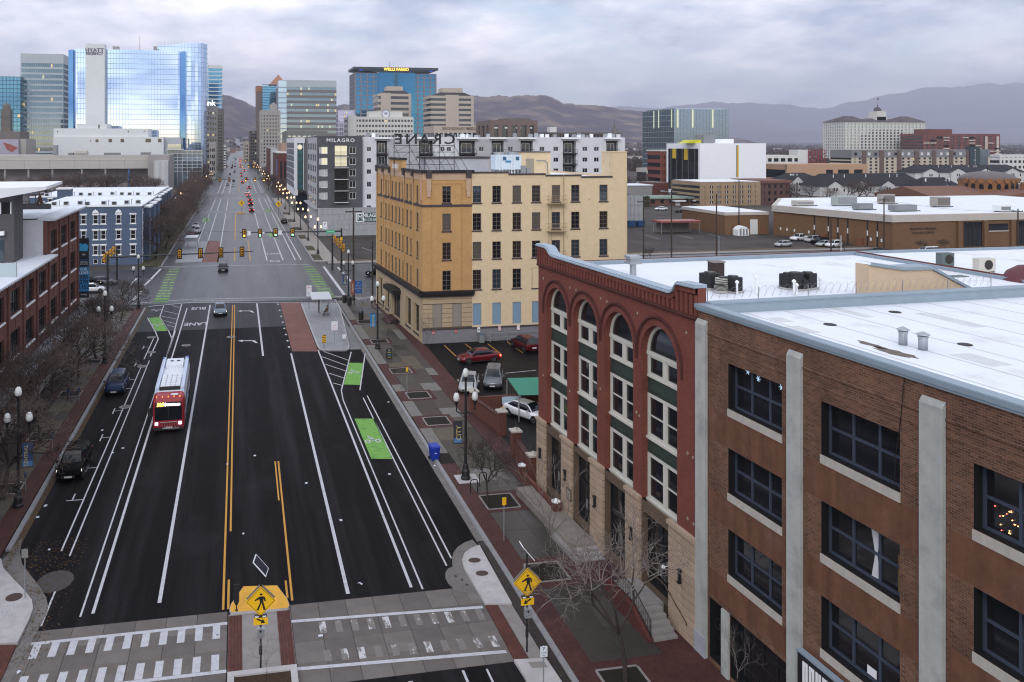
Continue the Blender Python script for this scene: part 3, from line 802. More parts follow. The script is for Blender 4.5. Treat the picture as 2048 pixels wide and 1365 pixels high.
 # ================================================================== brown brick building (right, near)
ANG=-math.pi/2+rad(3.06)
BR1=brick('brown_brick',(0.085,0.037,0.021),(0.175,0.078,0.045),(0.16,0.108,0.08),0.23,0.085,0.013,0.45,0.55,stain=(0.17,0.13,0.12))
RENDER_=mat('brown_render',(0.145,0.066,0.040),0.9,0.25,var=0.3,vscale=1.6,bump=0.3,bscale=14,streak=0.3,col2=(0.16,0.085,0.065),c2pos=(0.52,0.75),c2scale=1.1)
PIL=mat('pilaster_stone',(0.40,0.415,0.395),0.85,0.3,var=0.14,vscale=1.4,col2=(0.30,0.31,0.30),c2pos=(0.5,0.7),c2scale=0.8,bump=0.08,bscale=12,streak=0.12)
SILLC=mat('sill_stone',(0.42,0.385,0.34),0.85,0.3,var=0.2,vscale=2.5)
FRB=mat('frame_slate',(0.045,0.058,0.085),0.5,0.4)
ROOFW=mat('white_roof',(0.72,0.75,0.80),0.55,0.4,var=0.05,vscale=0.3,col2=(0.50,0.47,0.44),c2pos=(0.56,0.78),c2scale=0.28)
COPE=mat('coping_blue_grey',(0.235,0.295,0.35),0.5,0.5,var=0.1,vscale=1.5)
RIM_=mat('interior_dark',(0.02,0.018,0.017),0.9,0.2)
bb_=thing('brick_warehouse','brown brick warehouse with grey stone pilasters and wide three-bay windows','building',(21.40,36.40,0))
FB=Fac(bb_,0,0,ANG)
BLEN=26.0
RZ=[(12.22,14.24),(8.46,10.45),(4.83,6.84)]
CX=[(2.35,5.85),(8.05,11.7),(14.47,18.1),(20.4,24.0)]
ops=[(a,b,c_,d)for a,b in CX for c_,d in RZ]
gops=[(0.95,1.9,0.35,3.1),(2.5,6.1,0.35,3.1),(7.4,12.4,0.35,3.3),(13.8,19.2,0.35,3.3)]
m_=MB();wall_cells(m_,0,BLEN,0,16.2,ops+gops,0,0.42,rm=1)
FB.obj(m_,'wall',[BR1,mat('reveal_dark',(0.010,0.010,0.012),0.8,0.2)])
# smooth rendered bands between the windows, 12 mm proud
for(x0,x1)in((0.8,6.25),(7.08,12.57),(13.5,19.0)):
 for za,zb in((10.47,11.88),(6.86,8.12),(3.32,4.49)):
  m_=MB();m_.box(x0+0.12,-0.014,za,x1-0.03,0.02,zb);FB.obj(m_,'render_band',RENDER_)
  # corbelled courses
for z0,d in((15.0,0.025),(15.22,0.04),(14.72,0.02)):
 for(x0,x1)in((0.82,6.25),(7.08,12.57),(13.5,19.0)):
  m_=MB();m_.box(x0,-d,z0,x1,0.01,z0+0.075);FB.obj(m_,'brick_course',BR1)
for i,(a,b)in enumerate(((0.0,0.8),(6.27,7.07),(12.59,13.48),(19.0,19.85))):
 m_=MB();m_.add([(a,-0.13,0),(b,-0.13,0),(b,0,0),(a,0,0),(a,-0.13,15.6),(b,-0.13,15.6),(b,0,15.8),(a,0,15.8)],
 [(0,1,5,4),(1,2,6,5),(2,3,7,6),(3,0,4,7),(4,5,6,7)])
 p_=FB.obj(m_,'pilaster',PIL)
 m_=MB();m_.box(a-0.03,-0.18,0,b+0.03,-0.131,1.1);FB.obj(m_,'plinth',mat('plinth_stone',(0.33,0.34,0.38),0.8,0.3,var=0.2,vscale=2),0,0,0,p_)
for ci,(a,b)in enumerate(CX):
 for(c_,d)in RZ:
  o=window(FB,(a+b)/2,c_,b-a,d-c_,0.34,3,2,FRB,GLASSD,0.09,0.1,mull=0.10)
  m_=MB();m_.box(-(b-a)/2-0.03,-0.38,-0.34,(b-a)/2+0.03,0.0,-0.012)
  m_.build('sill',SILLC,o)
  # lights and blinds glimpsed inside
SNOW=mat('paper_snowflake',(0.5,0.6,0.7),0.6,emit=(0.5,0.75,1.0),es=0.5)  # blue glow put into the paper flakes, which are no lamps
FAIRY=mat('fairy_light',(0.5,0.3,0.1),0.5,emit=(1.0,0.5,0.15),es=4.0)
o_=[q for q in bb_.children if q.name.startswith('window')]
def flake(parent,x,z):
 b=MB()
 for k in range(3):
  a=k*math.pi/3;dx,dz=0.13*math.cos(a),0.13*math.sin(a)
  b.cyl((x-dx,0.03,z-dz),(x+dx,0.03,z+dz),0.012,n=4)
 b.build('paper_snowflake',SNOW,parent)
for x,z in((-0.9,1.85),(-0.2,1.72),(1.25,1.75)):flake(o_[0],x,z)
rr=random.Random(3)
for k in range(16):
 x,z=rr.uniform(-1.45,-0.7),rr.uniform(0.15,0.95)
 b=MB();b.lathe([(0.002,-0.018),(0.02,0),(0.002,0.018)],6,(x,0.03,z));b.build('fairy_light',FAIRY if k%3 else mat('fairy_light_red',(0.5,0.1,0.1),0.5,emit=(1,0.15,0.1),es=3),o_[6])
DRAPE=mat('white_drape',(0.55,0.56,0.58),0.8)
b=MB();b.prism_y([(0.2,0.1),(0.62,0.12),(0.46,0.95),(0.6,1.75),(0.18,1.8),(0.36,0.95)],0.05,0.058);b.build('drape',DRAPE,o_[4])
b=MB();b.box(1.35,0.05,0.1,1.6,0.058,1.4);b.build('wooden_board',mat('wood_board',(0.16,0.085,0.03),0.7),o_[4])
b=MB();b.box(0.0,0.045,0.12,0.42,0.058,0.42);b.build('white_box',WHITEM,o_[5])
# ground floor glazing
for gi,(a,b,c_,d)in enumerate(gops):
 n=max(1,int(round((b-a)/0.85)))
 window(FB,(a+b)/2,c_,b-a,d-c_,0.3,n,4 if gi else 3,BLACKM,GLASSD,0.06,0.08,mull=0.06)
m_=MB();m_.box(1.95,-0.1,0.15,2.45,0.05,3.1);FB.obj(m_,'pier',PIL)
# shop sign and cable
m_=MB();m_.box(7.12,-0.3,3.0,11.9,-0.1,4.25);sg=FB.obj(m_,'shop_sign',mat('sign_black',(0.014,0.015,0.02),0.4))
m_=MB();m_.box(7.1,-0.34,4.25,11.92,-0.08,4.33);FB.obj(m_,'sign_cap',COPE)
m_=MB()
for k in range(12):
 x=7.42+k*0.35
 h_=1.0
 m_.box(x,-0.325,3.08,x+0.11,-0.301,4.02);m_.box(x+0.16,-0.325,3.08,x+0.27,-0.301,4.02)
 if k%3!=2:m_.box(x+0.11,-0.325,3.88,x+0.16,-0.301,4.02)
 else:m_.box(x+0.11,-0.325,3.08,x+0.16,-0.301,3.22)
FB.obj(m_,'sign_lettering',WHITEM)['kind']='stuff'
m_=MB();m_.tube([(11.95,-0.02,16.5),(11.9,-0.04,15.9),(11.75,-0.03,14.6),(11.55,-0.03,13.4),(11.5,-0.03,12.3)],0.015,5);FB.obj(m_,'cable',BLACKM)
# coping, roof and party wall
m_=MB();m_.box(-0.05,-0.1,16.2,BLEN,0.42,16.5);m_.box(-0.06,-0.14,16.3,BLEN,-0.1,16.48);FB.obj(m_,'coping',COPE)
m_=MB();m_.quad((0.4,0.42,16.02),(BLEN,0.42,16.02),(BLEN,45,16.02),(0.4,45,16.02));m_.quad((0.4,0.43,16.02),(0.4,0.43,16.4),(BLEN,0.43,16.4),(BLEN,0.43,16.02));rf=FB.obj(m_,'roof',ROOFW)
m_=MB();m_.box(-0.05,0.42,15.2,0.4,45,16.48);m_.box(-0.1,0.42,16.48,0.46,45,16.56);FB.obj(m_,'party_wall_coping',COPE)
m_=MB();m_.box(0,0.0,0,BLEN,45,16.0)
m_=MB();m_.quad((0,0,0),(0,45,0),(0,45,15.9),(0,0,15.9));m_.quad((0,45,0),(BLEN,45,0),(BLEN,45,16),(0,45,16));m_.quad((BLEN,0,0),(BLEN,45,0),(BLEN,45,16),(BLEN,0,16));FB.obj(m_,'side_wall',BR1)
# roof stains with shapes of their own, seams, a kerb joint
STN=mat('roof_stain',(0.16,0.13,0.11),0.9,0.2,var=0.4,vscale=5)
def plane_pt(u,v,z):
 gx,gy=G(u,v,z);dx,dy=gx-21.40,gy-36.40
 return(dx*math.cos(ANG)+dy*math.sin(ANG),-dx*math.sin(ANG)+dy*math.cos(ANG))
for(u,v,w_,h_,seed)in((1790,706,1.1,0.45,1),(1742,690,0.8,0.25,2)):
 x,y=plane_pt(u,v,16.02);rr=random.Random(seed);m_=MB()
 m_.poly([(x+w_*math.cos(a)*rr.uniform(.6,1.1),y+h_*math.sin(a)*rr.uniform(.6,1.1),16.026)for a in[2*math.pi*k/18 for k in range(18)]]);FB.obj(m_,'roof_stain',STN,fix=True)
for(u,v,w_,h_)in((1600,660,0.7,0.5),(1900,640,1.6,0.4),(1700,625,1.2,0.3),(1960,720,0.9,0.5),(1560,640,0.5,0.35)):
 x,y=plane_pt(u,v,16.02);m_=MB();m_.box(x-w_,y-h_,16.02,x+w_,y+h_,16.024);FB.obj(m_,'roof_patch',mat('roof_patch',(0.56,0.57,0.58),0.6,var=0.15,vscale=2))
for(u,v)in((1660,650),(1930,690),(1790,625)):
 x,y=plane_pt(u,v,16.02);m_=MB();m_.lathe([(0.28,16.02),(0.26,16.05),(0.12,16.06)],12,(x,y,0));FB.obj(m_,'roof_drain',IRON)
for k in range(9):
 m_=MB();y0=2.2+k*2.1;m_.box(0.5,y0,16.021,BLEN,y0+0.09,16.028);FB.obj(m_,'roof_seam',mat('roof_seam',(0.52,0.53,0.55),0.6))
def roof_vent(name,label,x,y,z,r,h_,m=GALV):
 t_=thing(name,label,'vent',(x,y,z),group='galvanised vents on the white roof')
 MB().lathe([(r,0),(r,h_*0.72),(r*0.95,h_*0.74)],14).build('pipe',m,t_,smooth=True)
 MB().lathe([(r*1.15,h_*0.7),(r*1.15,h_*0.78)],14).build('collar',m,t_)
 MB().lathe([(r*1.5,h_*0.86),(r*1.45,h_*0.9),(0.02,h_*1.05)],14).build('cap',m,t_)
 b=MB()
 for k in range(4):
  a=k*math.pi/2;b.cyl((r*math.cos(a),r*math.sin(a),h_*0.7),(r*1.2*math.cos(a),r*1.2*math.sin(a),h_*0.88),0.015,n=4)
 b.build('bracket',m,t_)
 return t_
q=G(1806,690,16.02);roof_vent('roof_vent','galvanised roof vent farther from the dark roof stain on the brown warehouse',q[0],q[1],16.02,0.16,0.7)
q=G(1846,700,16.02);roof_vent('roof_vent','galvanised capped roof vent on the brown warehouse, the more weathered of the two',q[0],q[1],16.02,0.17,0.68)
# ================================================================== red brick building with four arches
RED=brick('red_brick',(0.165,0.044,0.031),(0.205,0.058,0.041),(0.135,0.05,0.04),0.21,0.075,0.012,0.22,0.5)
REDD=brick('red_brick_deep',(0.085,0.024,0.02),(0.11,0.032,0.026),(0.07,0.027,0.023),0.21,0.075,0.010,0.25,0.8)
CREAM=mat('cream_frame',(0.56,0.54,0.48),0.6,0.4)
GREENS=mat('green_panel',(0.032,0.048,0.038),0.6,0.4,var=0.25,vscale=3)
rb=thing('arcade_building','red brick building with four tall arched bays over a sandstone base','building',(21.40,36.40,0))
FR=Fac(rb,0,0,ANG)
RL=18.75
# local x runs towards the viewer: bays as (x0, x1) of each recess
BAYS=[(-17.4,-14.2),(-13.3,-10.13),(-9.2,-5.98),(-5.1,-1.72)]
SPR,ARR=12.9,1.62
ops=[(a,b,5.2,13.0)for a,b in BAYS]
m_=MB()
wall_cells(m_,-RL,-0.0,5.2,13.0,ops,0,0.5,reveal=False)
NA=20
def arch_fill(m_,a,b,spr,ztop,y,depth):
 cx,r=(a+b)/2,(b-a)/2
 rz_=r*0.98
 P_=[(cx-r*math.cos(math.pi*k/NA),spr+rz_*math.sin(math.pi*k/NA))for k in range(NA+1)]
 for k in range(NA):
  (xa,za),(xb,zb)=P_[k],P_[k+1]
  m_.quad((xa,y,za),(xb,y,zb),(xb,y,ztop),(xa,y,ztop))
  m_.quad((xa,y,za),(xa,y+depth,za),(xb,y+depth,zb),(xb,y,zb))
prev=-RL
for a,b in BAYS:
 m_.quad((prev,0,13.0),(a,0,13.0),(a,0,15.75),(prev,0,15.75));prev=b
 arch_fill(m_,a,b,13.0,15.75,0,0.5)
 m_.quad((a,0,5.2),(a,0,13.0),(a,0.5,13.0),(a,0.5,5.2));m_.quad((b,0,13.0),(b,0,5.2),(b,0.5,5.2),(b,0.5,13.0))
m_.quad((prev,0,13.0),(0,0,13.0),(0,0,15.75),(prev,0,15.75))
FR.obj(m_,'wall',RED)
# frieze with slots
top_prof=[(-18.75,17.05),(-17.2,17.05),(-16.9,16.95),(-16.5,16.68),(-16.0,16.6),(-2.1,16.6),(-1.85,16.75),(-1.7,17.0),(-1.55,17.15),(0.02,17.2)]
def ztop(x):
 for(xa,za),(xb,zb)in zip(top_prof[:-1],top_prof[1:]):
  if xa<=x<=xb:return za+(zb-za)*(x-xa)/(xb-xa)
 return 16.6
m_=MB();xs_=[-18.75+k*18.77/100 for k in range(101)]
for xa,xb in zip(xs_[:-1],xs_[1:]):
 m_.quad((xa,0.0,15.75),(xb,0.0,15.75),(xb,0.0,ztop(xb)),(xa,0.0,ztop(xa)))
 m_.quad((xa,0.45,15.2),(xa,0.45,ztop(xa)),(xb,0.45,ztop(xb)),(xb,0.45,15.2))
FR.obj(m_,'frieze_wall',mat('slot_shade',(0.03,0.010,0.009),0.9,0.2))  # brick behind the ribs darkened: the slots' shade is put into its colour
nt_=47;stp=RL/nt_
for k in range(nt_+1):
 x=-RL+k*stp
 zt=min(ztop(max(-18.7,min(0,x)))-0.28,16.85)
 m_=MB();m_.box(max(-18.76,x-stp*0.27),-0.12,15.88,min(0.0,x+stp*0.27),-0.002,zt);FR.obj(m_,'frieze_rib',RED)
m_=MB()
for xa,xb in zip(xs_[:-1],xs_[1:]):
 za,zb=ztop(xa),ztop(xb)
 m_.add([(xa,-0.13,za-0.28),(xb,-0.13,zb-0.28),(xb,-0.13,zb),(xa,-0.13,za),(xa,0.0,za-0.28),(xb,0.0,zb-0.28)],[(0,1,2,3),(4,5,1,0)])
FR.obj(m_,'frieze_cap',RED)
m_=MB();m_.box(-RL-0.02,-0.16,15.72,0.0,0,15.8);m_.box(-RL-0.02,-0.11,15.8,0.0,0,15.875);m_.box(-RL-0.02,-0.08,15.64,0,0,15.715);FR.obj(m_,'string_course',REDD)
m_=MB()
for xa,xb in zip(xs_[:-1],xs_[1:]):
 za,zb=ztop(xa),ztop(xb)
 ring=[(-0.24,0.0),(-0.24,0.07),(-0.17,0.10),(-0.17,0.16),(0.5,0.16),(0.5,0.0)]
 n=len(ring)
 for k in range(n):
  (ya,ra),(yb,rb_)=ring[k],ring[(k+1)%n]
  m_.quad((xa,ya,za+ra),(xb,ya,zb+ra),(xb,yb,zb+rb_),(xa,yb,za+rb_))
for x,z_ in((-18.75,17.05),(0.02,17.2)):
 m_.poly([(x,y_,z_+r_)for y_,r_ in ring])
FR.obj(m_,'coping',mat('coping_pale_blue',(0.30,0.37,0.44),0.5,0.5,var=0.15,vscale=2))
# hood moulds and voussoir ring
for a,b in BAYS:
 cx=(a+b)/2-0.0;r=(b-a)/2+0.46
 m_=MB();n=44
 pts=[(cx-r,12.55),(cx-r,12.78)]+[(cx-r*math.cos(math.pi*k/n),13.0+r*math.sin(math.pi*k/n))for k in range(n+1)]+[(cx+r,12.78),(cx+r,12.55)]
 for(xa,za),(xb,zb)in zip(pts[:-1],pts[1:]):
  d=Vector((xb-xa,zb-za)).normalized();nn=Vector((-d.y,d.x))*0.055
  m_.add([(xa-nn.x,-0.1,za-nn.y),(xb-nn.x,-0.1,zb-nn.y),(xb+nn.x,-0.1,zb+nn.y),(xa+nn.x,-0.1,za+nn.y),(xa-nn.x,0,za-nn.y),(xb-nn.x,0,zb-nn.y),(xb+nn.x,0,zb+nn.y),(xa+nn.x,0,za+nn.y)],[(0,1,2,3),(0,4,5,1),(3,2,6,7)])
 hd=FR.obj(m_,'hood_mould',REDD,fix=False)
 for k in range(0,n,1): # projecting headers below the hood
  t_=math.pi*(k+0.5)/n;rr_=r-0.12
  x,z=cx-rr_*math.cos(t_),13.0+rr_*math.sin(t_)
  q=MB();q.box(-0.035,-0.05,-0.055,0.035,0.0,0.055);o=put('header_brick',q.mesh(REDD)if k==0 and a==BAYS[0][0]else HDM,hd,(x,0,z))if(k or a!=BAYS[0][0])else put('header_brick',q.mesh(REDD),hd,(x,0,z))
  if k==0 and a==BAYS[0][0]:HDM=o.data
  o.rotation_euler=(0,t_-math.pi/2,0)
  # raised inner ring
 m_=MB()
 for k in range(NA):
  t0,t1=math.pi*k/NA,math.pi*(k+1)/NA;r0,r1=(b-a)/2+0.01,(b-a)/2+0.3
  m_.quad((cx-r0*math.cos(t0),-0.025,13.0+r0*.98*math.sin(t0)),(cx-r0*math.cos(t1),-0.025,13.0+r0*.98*math.sin(t1)),(cx-r1*math.cos(t1),-0.025,13.0+r1*math.sin(t1)),(cx-r1*math.cos(t0),-0.025,13.0+r1*math.sin(t0)))
 FR.obj(m_,'arch_ring',RED)
 # anchor plates
ANCH=mat('anchor_plate',(0.30,0.25,0.17),0.7)
for x,z in((-17.9,14.9),(-13.75,14.95),(-12.9,14.95),(-9.65,15.0),(-8.9,14.95),(-5.5,14.95),(-0.9,14.9),(-0.8,9.1),(-0.35,9.05),(-0.8,5.95),(-0.3,5.9),(-5.6,9.6),(-5.3,9.5),(-9.7,9.7),(-17.9,8.3),(-13.8,8.4)):
 m_=MB();m_.prism_y([(x,z-0.09),(x+0.09,z),(x,z+0.09),(x-0.09,z)],-0.03,0.0);FR.obj(m_,'anchor_plate',ANCH)
 # recessed glazing
for bi,(a,b)in enumerate(BAYS):
 w_=b-a;cx=(a+b)/2;y=0.42
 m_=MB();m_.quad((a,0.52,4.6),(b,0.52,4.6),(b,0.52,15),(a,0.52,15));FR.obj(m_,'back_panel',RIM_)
 for(za,zb)in((7.63,8.5),(10.8,11.72)):
  m_=MB();m_.box(a,y-0.03,za,b,0.5,zb);p_=FR.obj(m_,'spandrel_panel',GREENS)
  for q in(0.08,0.2,zb-za-0.14):
   k_=MB();k_.box(a,y-0.075,za+q,b,y-0.03,za+q+0.05);FR.obj(k_,'moulding',GREENS,0,0,0,p_)if False else k_.build('moulding',GREENS,p_)
  k_=MB();k_.lathe([(0.06,0),(0.03,0.03)],10);o=k_.build('rosette',GREENS,p_,(cx,y-0.05,(za+zb)/2));o.rotation_euler=(math.pi/2,0,0)
 for(za,zb)in((5.2,7.63),(8.5,10.8)):
  for sx in(-1,1):
   ww=w_/2
   o=window(FR,cx+sx*ww/2,za,ww-0.01,zb-za,y-0.06,1,2,CREAM,GLASSD,0.17,0.14,mull=0.05,split=True)
  m_=MB();m_.box(a,y-0.16,za-0.10,b,y-0.06,za+0.02);FR.obj(m_,'sill',CREAM)
 for sx in(-1,1):
  window(FR,cx+sx*w_/4,11.72,w_/2-0.01,1.22,y-0.06,1,1,CREAM,GLASSD,0.2,0.14)
 m_=MB();m_.box(a,y-0.12,12.86,b,y+0.03,13.06);m_.box(a,y-0.1,11.68,b,y+.03,11.78);m_.box(cx-0.16,y-0.09,11.74,cx+0.16,y+0.02,12.9);FR.obj(m_,'transom',CREAM)
 # fanlight
 r=w_/2;m_=MB();n=24
 for k in range(n):
  t0,t1=math.pi*k/n,math.pi*(k+1)/n
  def pt(rr_,t_,yy):return(cx-rr_*math.cos(t_),yy,13.0+rr_*.98*math.sin(t_))
  r0=r-0.17
  m_.quad(pt(r0,t0,y-0.08),pt(r0,t1,y-0.08),pt(r,t1,y-0.08),pt(r,t0,y-0.08));m_.quad(pt(r0,t0,y-0.08),pt(r0,t0,y+0.05),pt(r0,t1,y+0.05),pt(r0,t1,y-0.08))
 f_=FR.obj(m_,'fanlight',CREAM)
 m_=MB();m_.poly([(cx-(r-.1)*math.cos(math.pi*k/n),y,13.0+(r-.1)*math.sin(math.pi*k/n))for k in range(n+1)]);m_.build('pane',GLASSD,f_,fix=False)
 # stone base: coursed blocks
STC=[mat('sandstone_%d'%i,c,0.9,0.25,var=0.16,vscale=2.5,bump=0.12,bscale=18)for i,c in enumerate([(0.37,0.275,0.20),(0.40,0.30,0.22),(0.345,0.255,0.185)])]
m_=MB();DO=[(-17.4,-14.84,0.9,4.65),(-13.3,-10.81,0.75,4.8),(-9.2,-6.6,0.5,4.7),(-5.1,-2.3,0.75,4.55)]
wall_cells(m_,-RL,0,0,5.2,DO,0.02,0.5);m_.quad((-RL,0.02,0),(-RL,0.02,5.2),(-RL,6,5.2),(-RL,6,0));FR.obj(m_,'base_wall',mat('stone_joint',(0.12,0.085,0.06),0.9,0.2))
rr=random.Random(9);blk={}
def stone(x0,x1,z0,z1,y0=-0.16,y1=0.015,k=None):
 g_=0.02
 key=(round(x1-x0,2),round(z1-z0,2),round(y1-y0,2),k)
 if key not in blk:
  w2,h2=(x1-x0)/2-g_,(z1-z0)/2-g_;b=MB();e=0.02
  b.add([(-w2,y1-y0,-h2),(w2,y1-y0,-h2),(w2,y1-y0,h2),(-w2,y1-y0,h2),(-w2,e,-h2),(w2,e,-h2),(w2,e,h2),(-w2,e,h2),(-w2+e,0,-h2+e),(w2-e,0,-h2+e),(w2-e,0,h2-e),(-w2+e,0,h2-e)],
  [(8,9,10,11),(0,4,7,3),(1,2,6,5),(3,7,6,2),(0,1,5,4),(4,5,9,8),(5,6,10,9),(6,7,11,10),(7,4,8,11)])
  blk[key]=b.mesh(STC[k])
 FR.put('stone',blk[key],(x0+x1)/2,y0,(z0+z1)/2)
PRS=[(-RL-0.02,-17.4),(-14.84,-13.3),(-10.81,-9.2),(-6.6,-5.1),(-2.3,0.0)]
for a,b in PRS:
 z=0.06
 while z<5.05:
  h_=0.405
  for q0,q1 in(((a,b),)if b-a<1.6 else((a,(a+b)/2),((a+b)/2,b))):
   stone(q0,q1,z,min(z+h_,5.1),k=rr.randrange(3))
  z+=h_
 m_=MB();m_.box(a-0.03,-0.24,5.11,b+0.02,0.0,5.3);FR.obj(m_,'ledge',STC[1])
 # back-set quoins beside each door
for(a,b,c_,d)in DO:
# lintel course, set back
 n=4;zz=d
 for k in range(n):
  x0=a+(b-a)*k/n;stone(x0,a+(b-a)*(k+1)/n,d,5.1,0.3,0.5,rr.randrange(3))
 m_=MB();m_.box(a,0.48,c_-0.2,b,0.52,d);FR.obj(m_,'door_surround',BLACKM)
 window(FR,(a+b)/2,c_+2.35,b-a,d-c_-2.35,0.38,2,1,BLACKM,GLASSD,0.08,0.1)
 for sx in(-1,1):
  x=(a+b)/2+sx*(b-a)/4;ww=(b-a)/2-0.02
  m_=MB();m_.box(-ww/2,0,0,ww/2,0.08,0.22);m_.box(-ww/2,0,0.22,-ww/2+0.1,0.08,2.25);m_.box(ww/2-0.1,0,0.22,ww/2,0.08,2.25);m_.box(-ww/2,0,2.25,ww/2,0.08,2.35)
  dr=FR.obj(m_,'door',BLACKM,x,0.38,c_)
  m_=MB();m_.quad((-ww/2,0.05,0.2),(ww/2,0.05,0.2),(ww/2,0.05,2.3),(-ww/2,0.05,2.3));m_.build('pane',GLASSD,dr)
  m_=MB();m_.cyl((-sx*(ww/2-0.06),-0.06,0.9),(-sx*(ww/2-0.06),-0.06,1.5),0.02,n=6);m_.build('handle',GALV,dr)
m_=MB();m_.box(-15.3,0.355,1.75,-14.9,0.37,3.05);p_=FR.obj(m_,'notice',mat('notice_blue',(0.10,0.20,0.45),0.5));m_=MB();m_.box(-15.26,0.348,1.8,-14.94,0.355,2.5);m_.build('notice_sheet',WHITEM,p_)
# wall lanterns, plaque
for x in(-18.0,-14.05,-10.0,-5.8,-1.15):
 m_=MB();m_.box(x-0.05,-0.3,2.75,x+0.05,-0.16,3.3);m_.box(x-0.09,-0.34,2.68,x+0.09,-0.16,2.76);m_.box(x-0.09,-0.34,3.26,x+0.09,-0.16,3.34);FR.obj(m_,'wall_lantern',BLACKM)
m_=MB();m_.box(-13.9,-0.2,1.6,-13.25,-0.16,2.35);FR.obj(m_,'plaque',mat('plaque',(0.1,0.08,0.06),0.5));m_=MB();m_.box(-13.8,-0.215,1.72,-13.35,-0.2,2.23);FR.obj(m_,'plaque_face',mat('plaque_face',(0.35,0.3,0.22),0.6))
m_=MB();m_.cyl((-2.35,-0.35,2.9),(-2.35,-0.1,2.9),0.02,n=6);m_.lathe([(0.01,-0.1),(0.09,-0.05),(0.1,0.02),(0.06,0.09),(0.01,0.1)],10,(-2.35,-0.38,2.9));FR.obj(m_,'globe_lamp',WHITEM)
# roof, flank and parapets
m_=MB();m_.quad((-RL,0.45,15.6),(0,0.45,15.6),(0,26,15.6),(-RL,26,15.6));FR.obj(m_,'roof',ROOFW)
m_=MB();m_.quad((-RL,0.02,0),(-RL,0.02,17),(-RL,0.5,17),(-RL,0.5,0));m_.quad((-RL,0.5,0),(-RL,0.5,15.9),(-RL,26,15.9),(-RL,26,0));FR.obj(m_,'side_wall',RED);m_=MB();m_.quad((0,0,15.2),(0,0.45,15.2),(0,0.45,17.2),(0,0,17.2));FR.obj(m_,'parapet_end',RED);m_=MB();m_.quad((-RL,26,0),(-RL,26,15.9),(0,26,15.9),(0,26,0));FR.obj(m_,'side_wall',RED)
m_=MB();m_.box(-RL,0.45,15.6,-RL+0.3,26,15.85);m_.box(-RL+0.3,25.7,15.6,0,26,15.8);FR.obj(m_,'roof_upstand',COPE)
# steps, landing, planter wall, hand rails along the front
stp_=thing('entrance_stair','worn concrete steps with iron railing and brick cheek wall before the arched building','stairs',(21.40,36.40,0))
FS=Fac(stp_,0,0,ANG)
for k in range(5):
 m_=MB();m_.box(-2.6+0.0+k*0.34,-1.75,0.12,-2.28+k*0.34,-0.45,0.92-k*0.16);FS.obj(m_,'step',CONC)
m_=MB();m_.box(-5.2,-1.75,0.12,-2.62,-0.2,0.95);FS.obj(m_,'landing',CONC)
m_=MB();m_.add([(-5.25,-2.05,0.12),(-0.9,-2.05,0.12),(-0.9,-1.78,0.12),(-5.25,-1.78,0.12),(-5.25,-2.05,1.1),(-0.9,-2.05,0.3),(-0.9,-1.78,0.3),(-5.25,-1.78,1.1),(-2.6,-2.05,1.1),(-2.6,-1.78,1.1)],[(0,1,5,8,4),(3,7,9,6,2),(4,8,9,7),(8,5,6,9),(0,4,7,3),(1,2,6,5)]);FS.obj(m_,'cheek_wall',REDD)
m_=MB();m_.tube([(-5.2,-1.9,2.0),(-2.6,-1.9,2.0),(-0.95,-1.9,1.2),(-0.95,-1.9,0.3)],0.025,6);m_.tube([(-5.2,-1.9,1.25),(-2.6,-1.9,1.25),(-0.95,-1.9,0.45)],0.018,5)
rl_=FS.obj(m_,'railing',BLACKM)
for k in range(24):
 x=-5.15+k*0.178;zt=2.0 if x<-2.6 else 2.0-(x+2.6)*0.485;m_=MB();m_.cyl((x,-1.9,zt-0.82),(x,-1.9,zt),0.012,n=4);m_.build('baluster',BLACKM,rl_)
m_=MB();m_.tube([(-5.1,-0.2,1.9),(-2.5,-0.2,1.9),(-0.6,-0.2,1.0),(-0.6,-0.2,0.9)],0.03,6);FS.obj(m_,'hand_rail',mat('rail_brown',(0.07,0.045,0.03),0.6))
st2=thing('entrance_landing','grey concrete landing and steps at the first two arched doors','stairs',(21.40,36.40,0))
FS2=Fac(st2,0,0,ANG)
m_=MB();m_.box(-18.5,-1.75,0.12,-9.9,-0.17,0.62);FS2.obj(m_,'landing',mat('landing_concrete',(0.22,0.195,0.165),0.85,0.3,var=0.3,vscale=1.2))
for k in range(3):
 m_=MB();m_.box(-9.9+k*0.36,-1.75,0.12,-9.54+k*0.36,-0.17,0.62-(k+1)*0.14);FS2.obj(m_,'step',mat('step_pale',(0.33,0.31,0.30),0.85,0.3,var=0.2,vscale=2))
m_=MB();m_.box(-12.2,-2.05,0.12,-8.6,-1.76,0.42);FS2.obj(m_,'side_kerb',CONC)
# ================================================================== tan and cream corner warehouse
TANB=brick('tan_brick',(0.50,0.285,0.11),(0.57,0.34,0.14),(0.42,0.25,0.11),0.22,0.075,0.012,0.14,0.6)
CREAMW=mat('cream_painted_brick',(0.66,0.52,0.335),0.85,0.3,var=0.08,vscale=1.5,bump=0.3,bscale=9,col2=(0.44,0.29,0.16),c2pos=(0.62,0.72),c2scale=0.9)
CSTONE=mat('buff_stone',(0.42,0.325,0.21),0.85,0.3,var=0.12,vscale=2,bump=0.12,bscale=16)
PINKS=mat('pink_terracotta',(0.50,0.34,0.235),0.85,0.3,var=0.1,vscale=2)
GREYB=mat('grey_base',(0.205,0.20,0.215),0.85,0.3,var=0.12,vscale=2,bump=0.1,bscale=14)
DKCOR=mat('dark_cornice',(0.012,0.010,0.011),0.5,0.4)
TRIM=mat('dark_trim',(0.065,0.052,0.056),0.75,0.3)
FRW=mat('sash_taupe',(0.16,0.125,0.11),0.7,0.3)
BLUEP=mat('blue_board',(0.20,0.29,0.39),0.7,0.3,var=0.1,vscale=3)
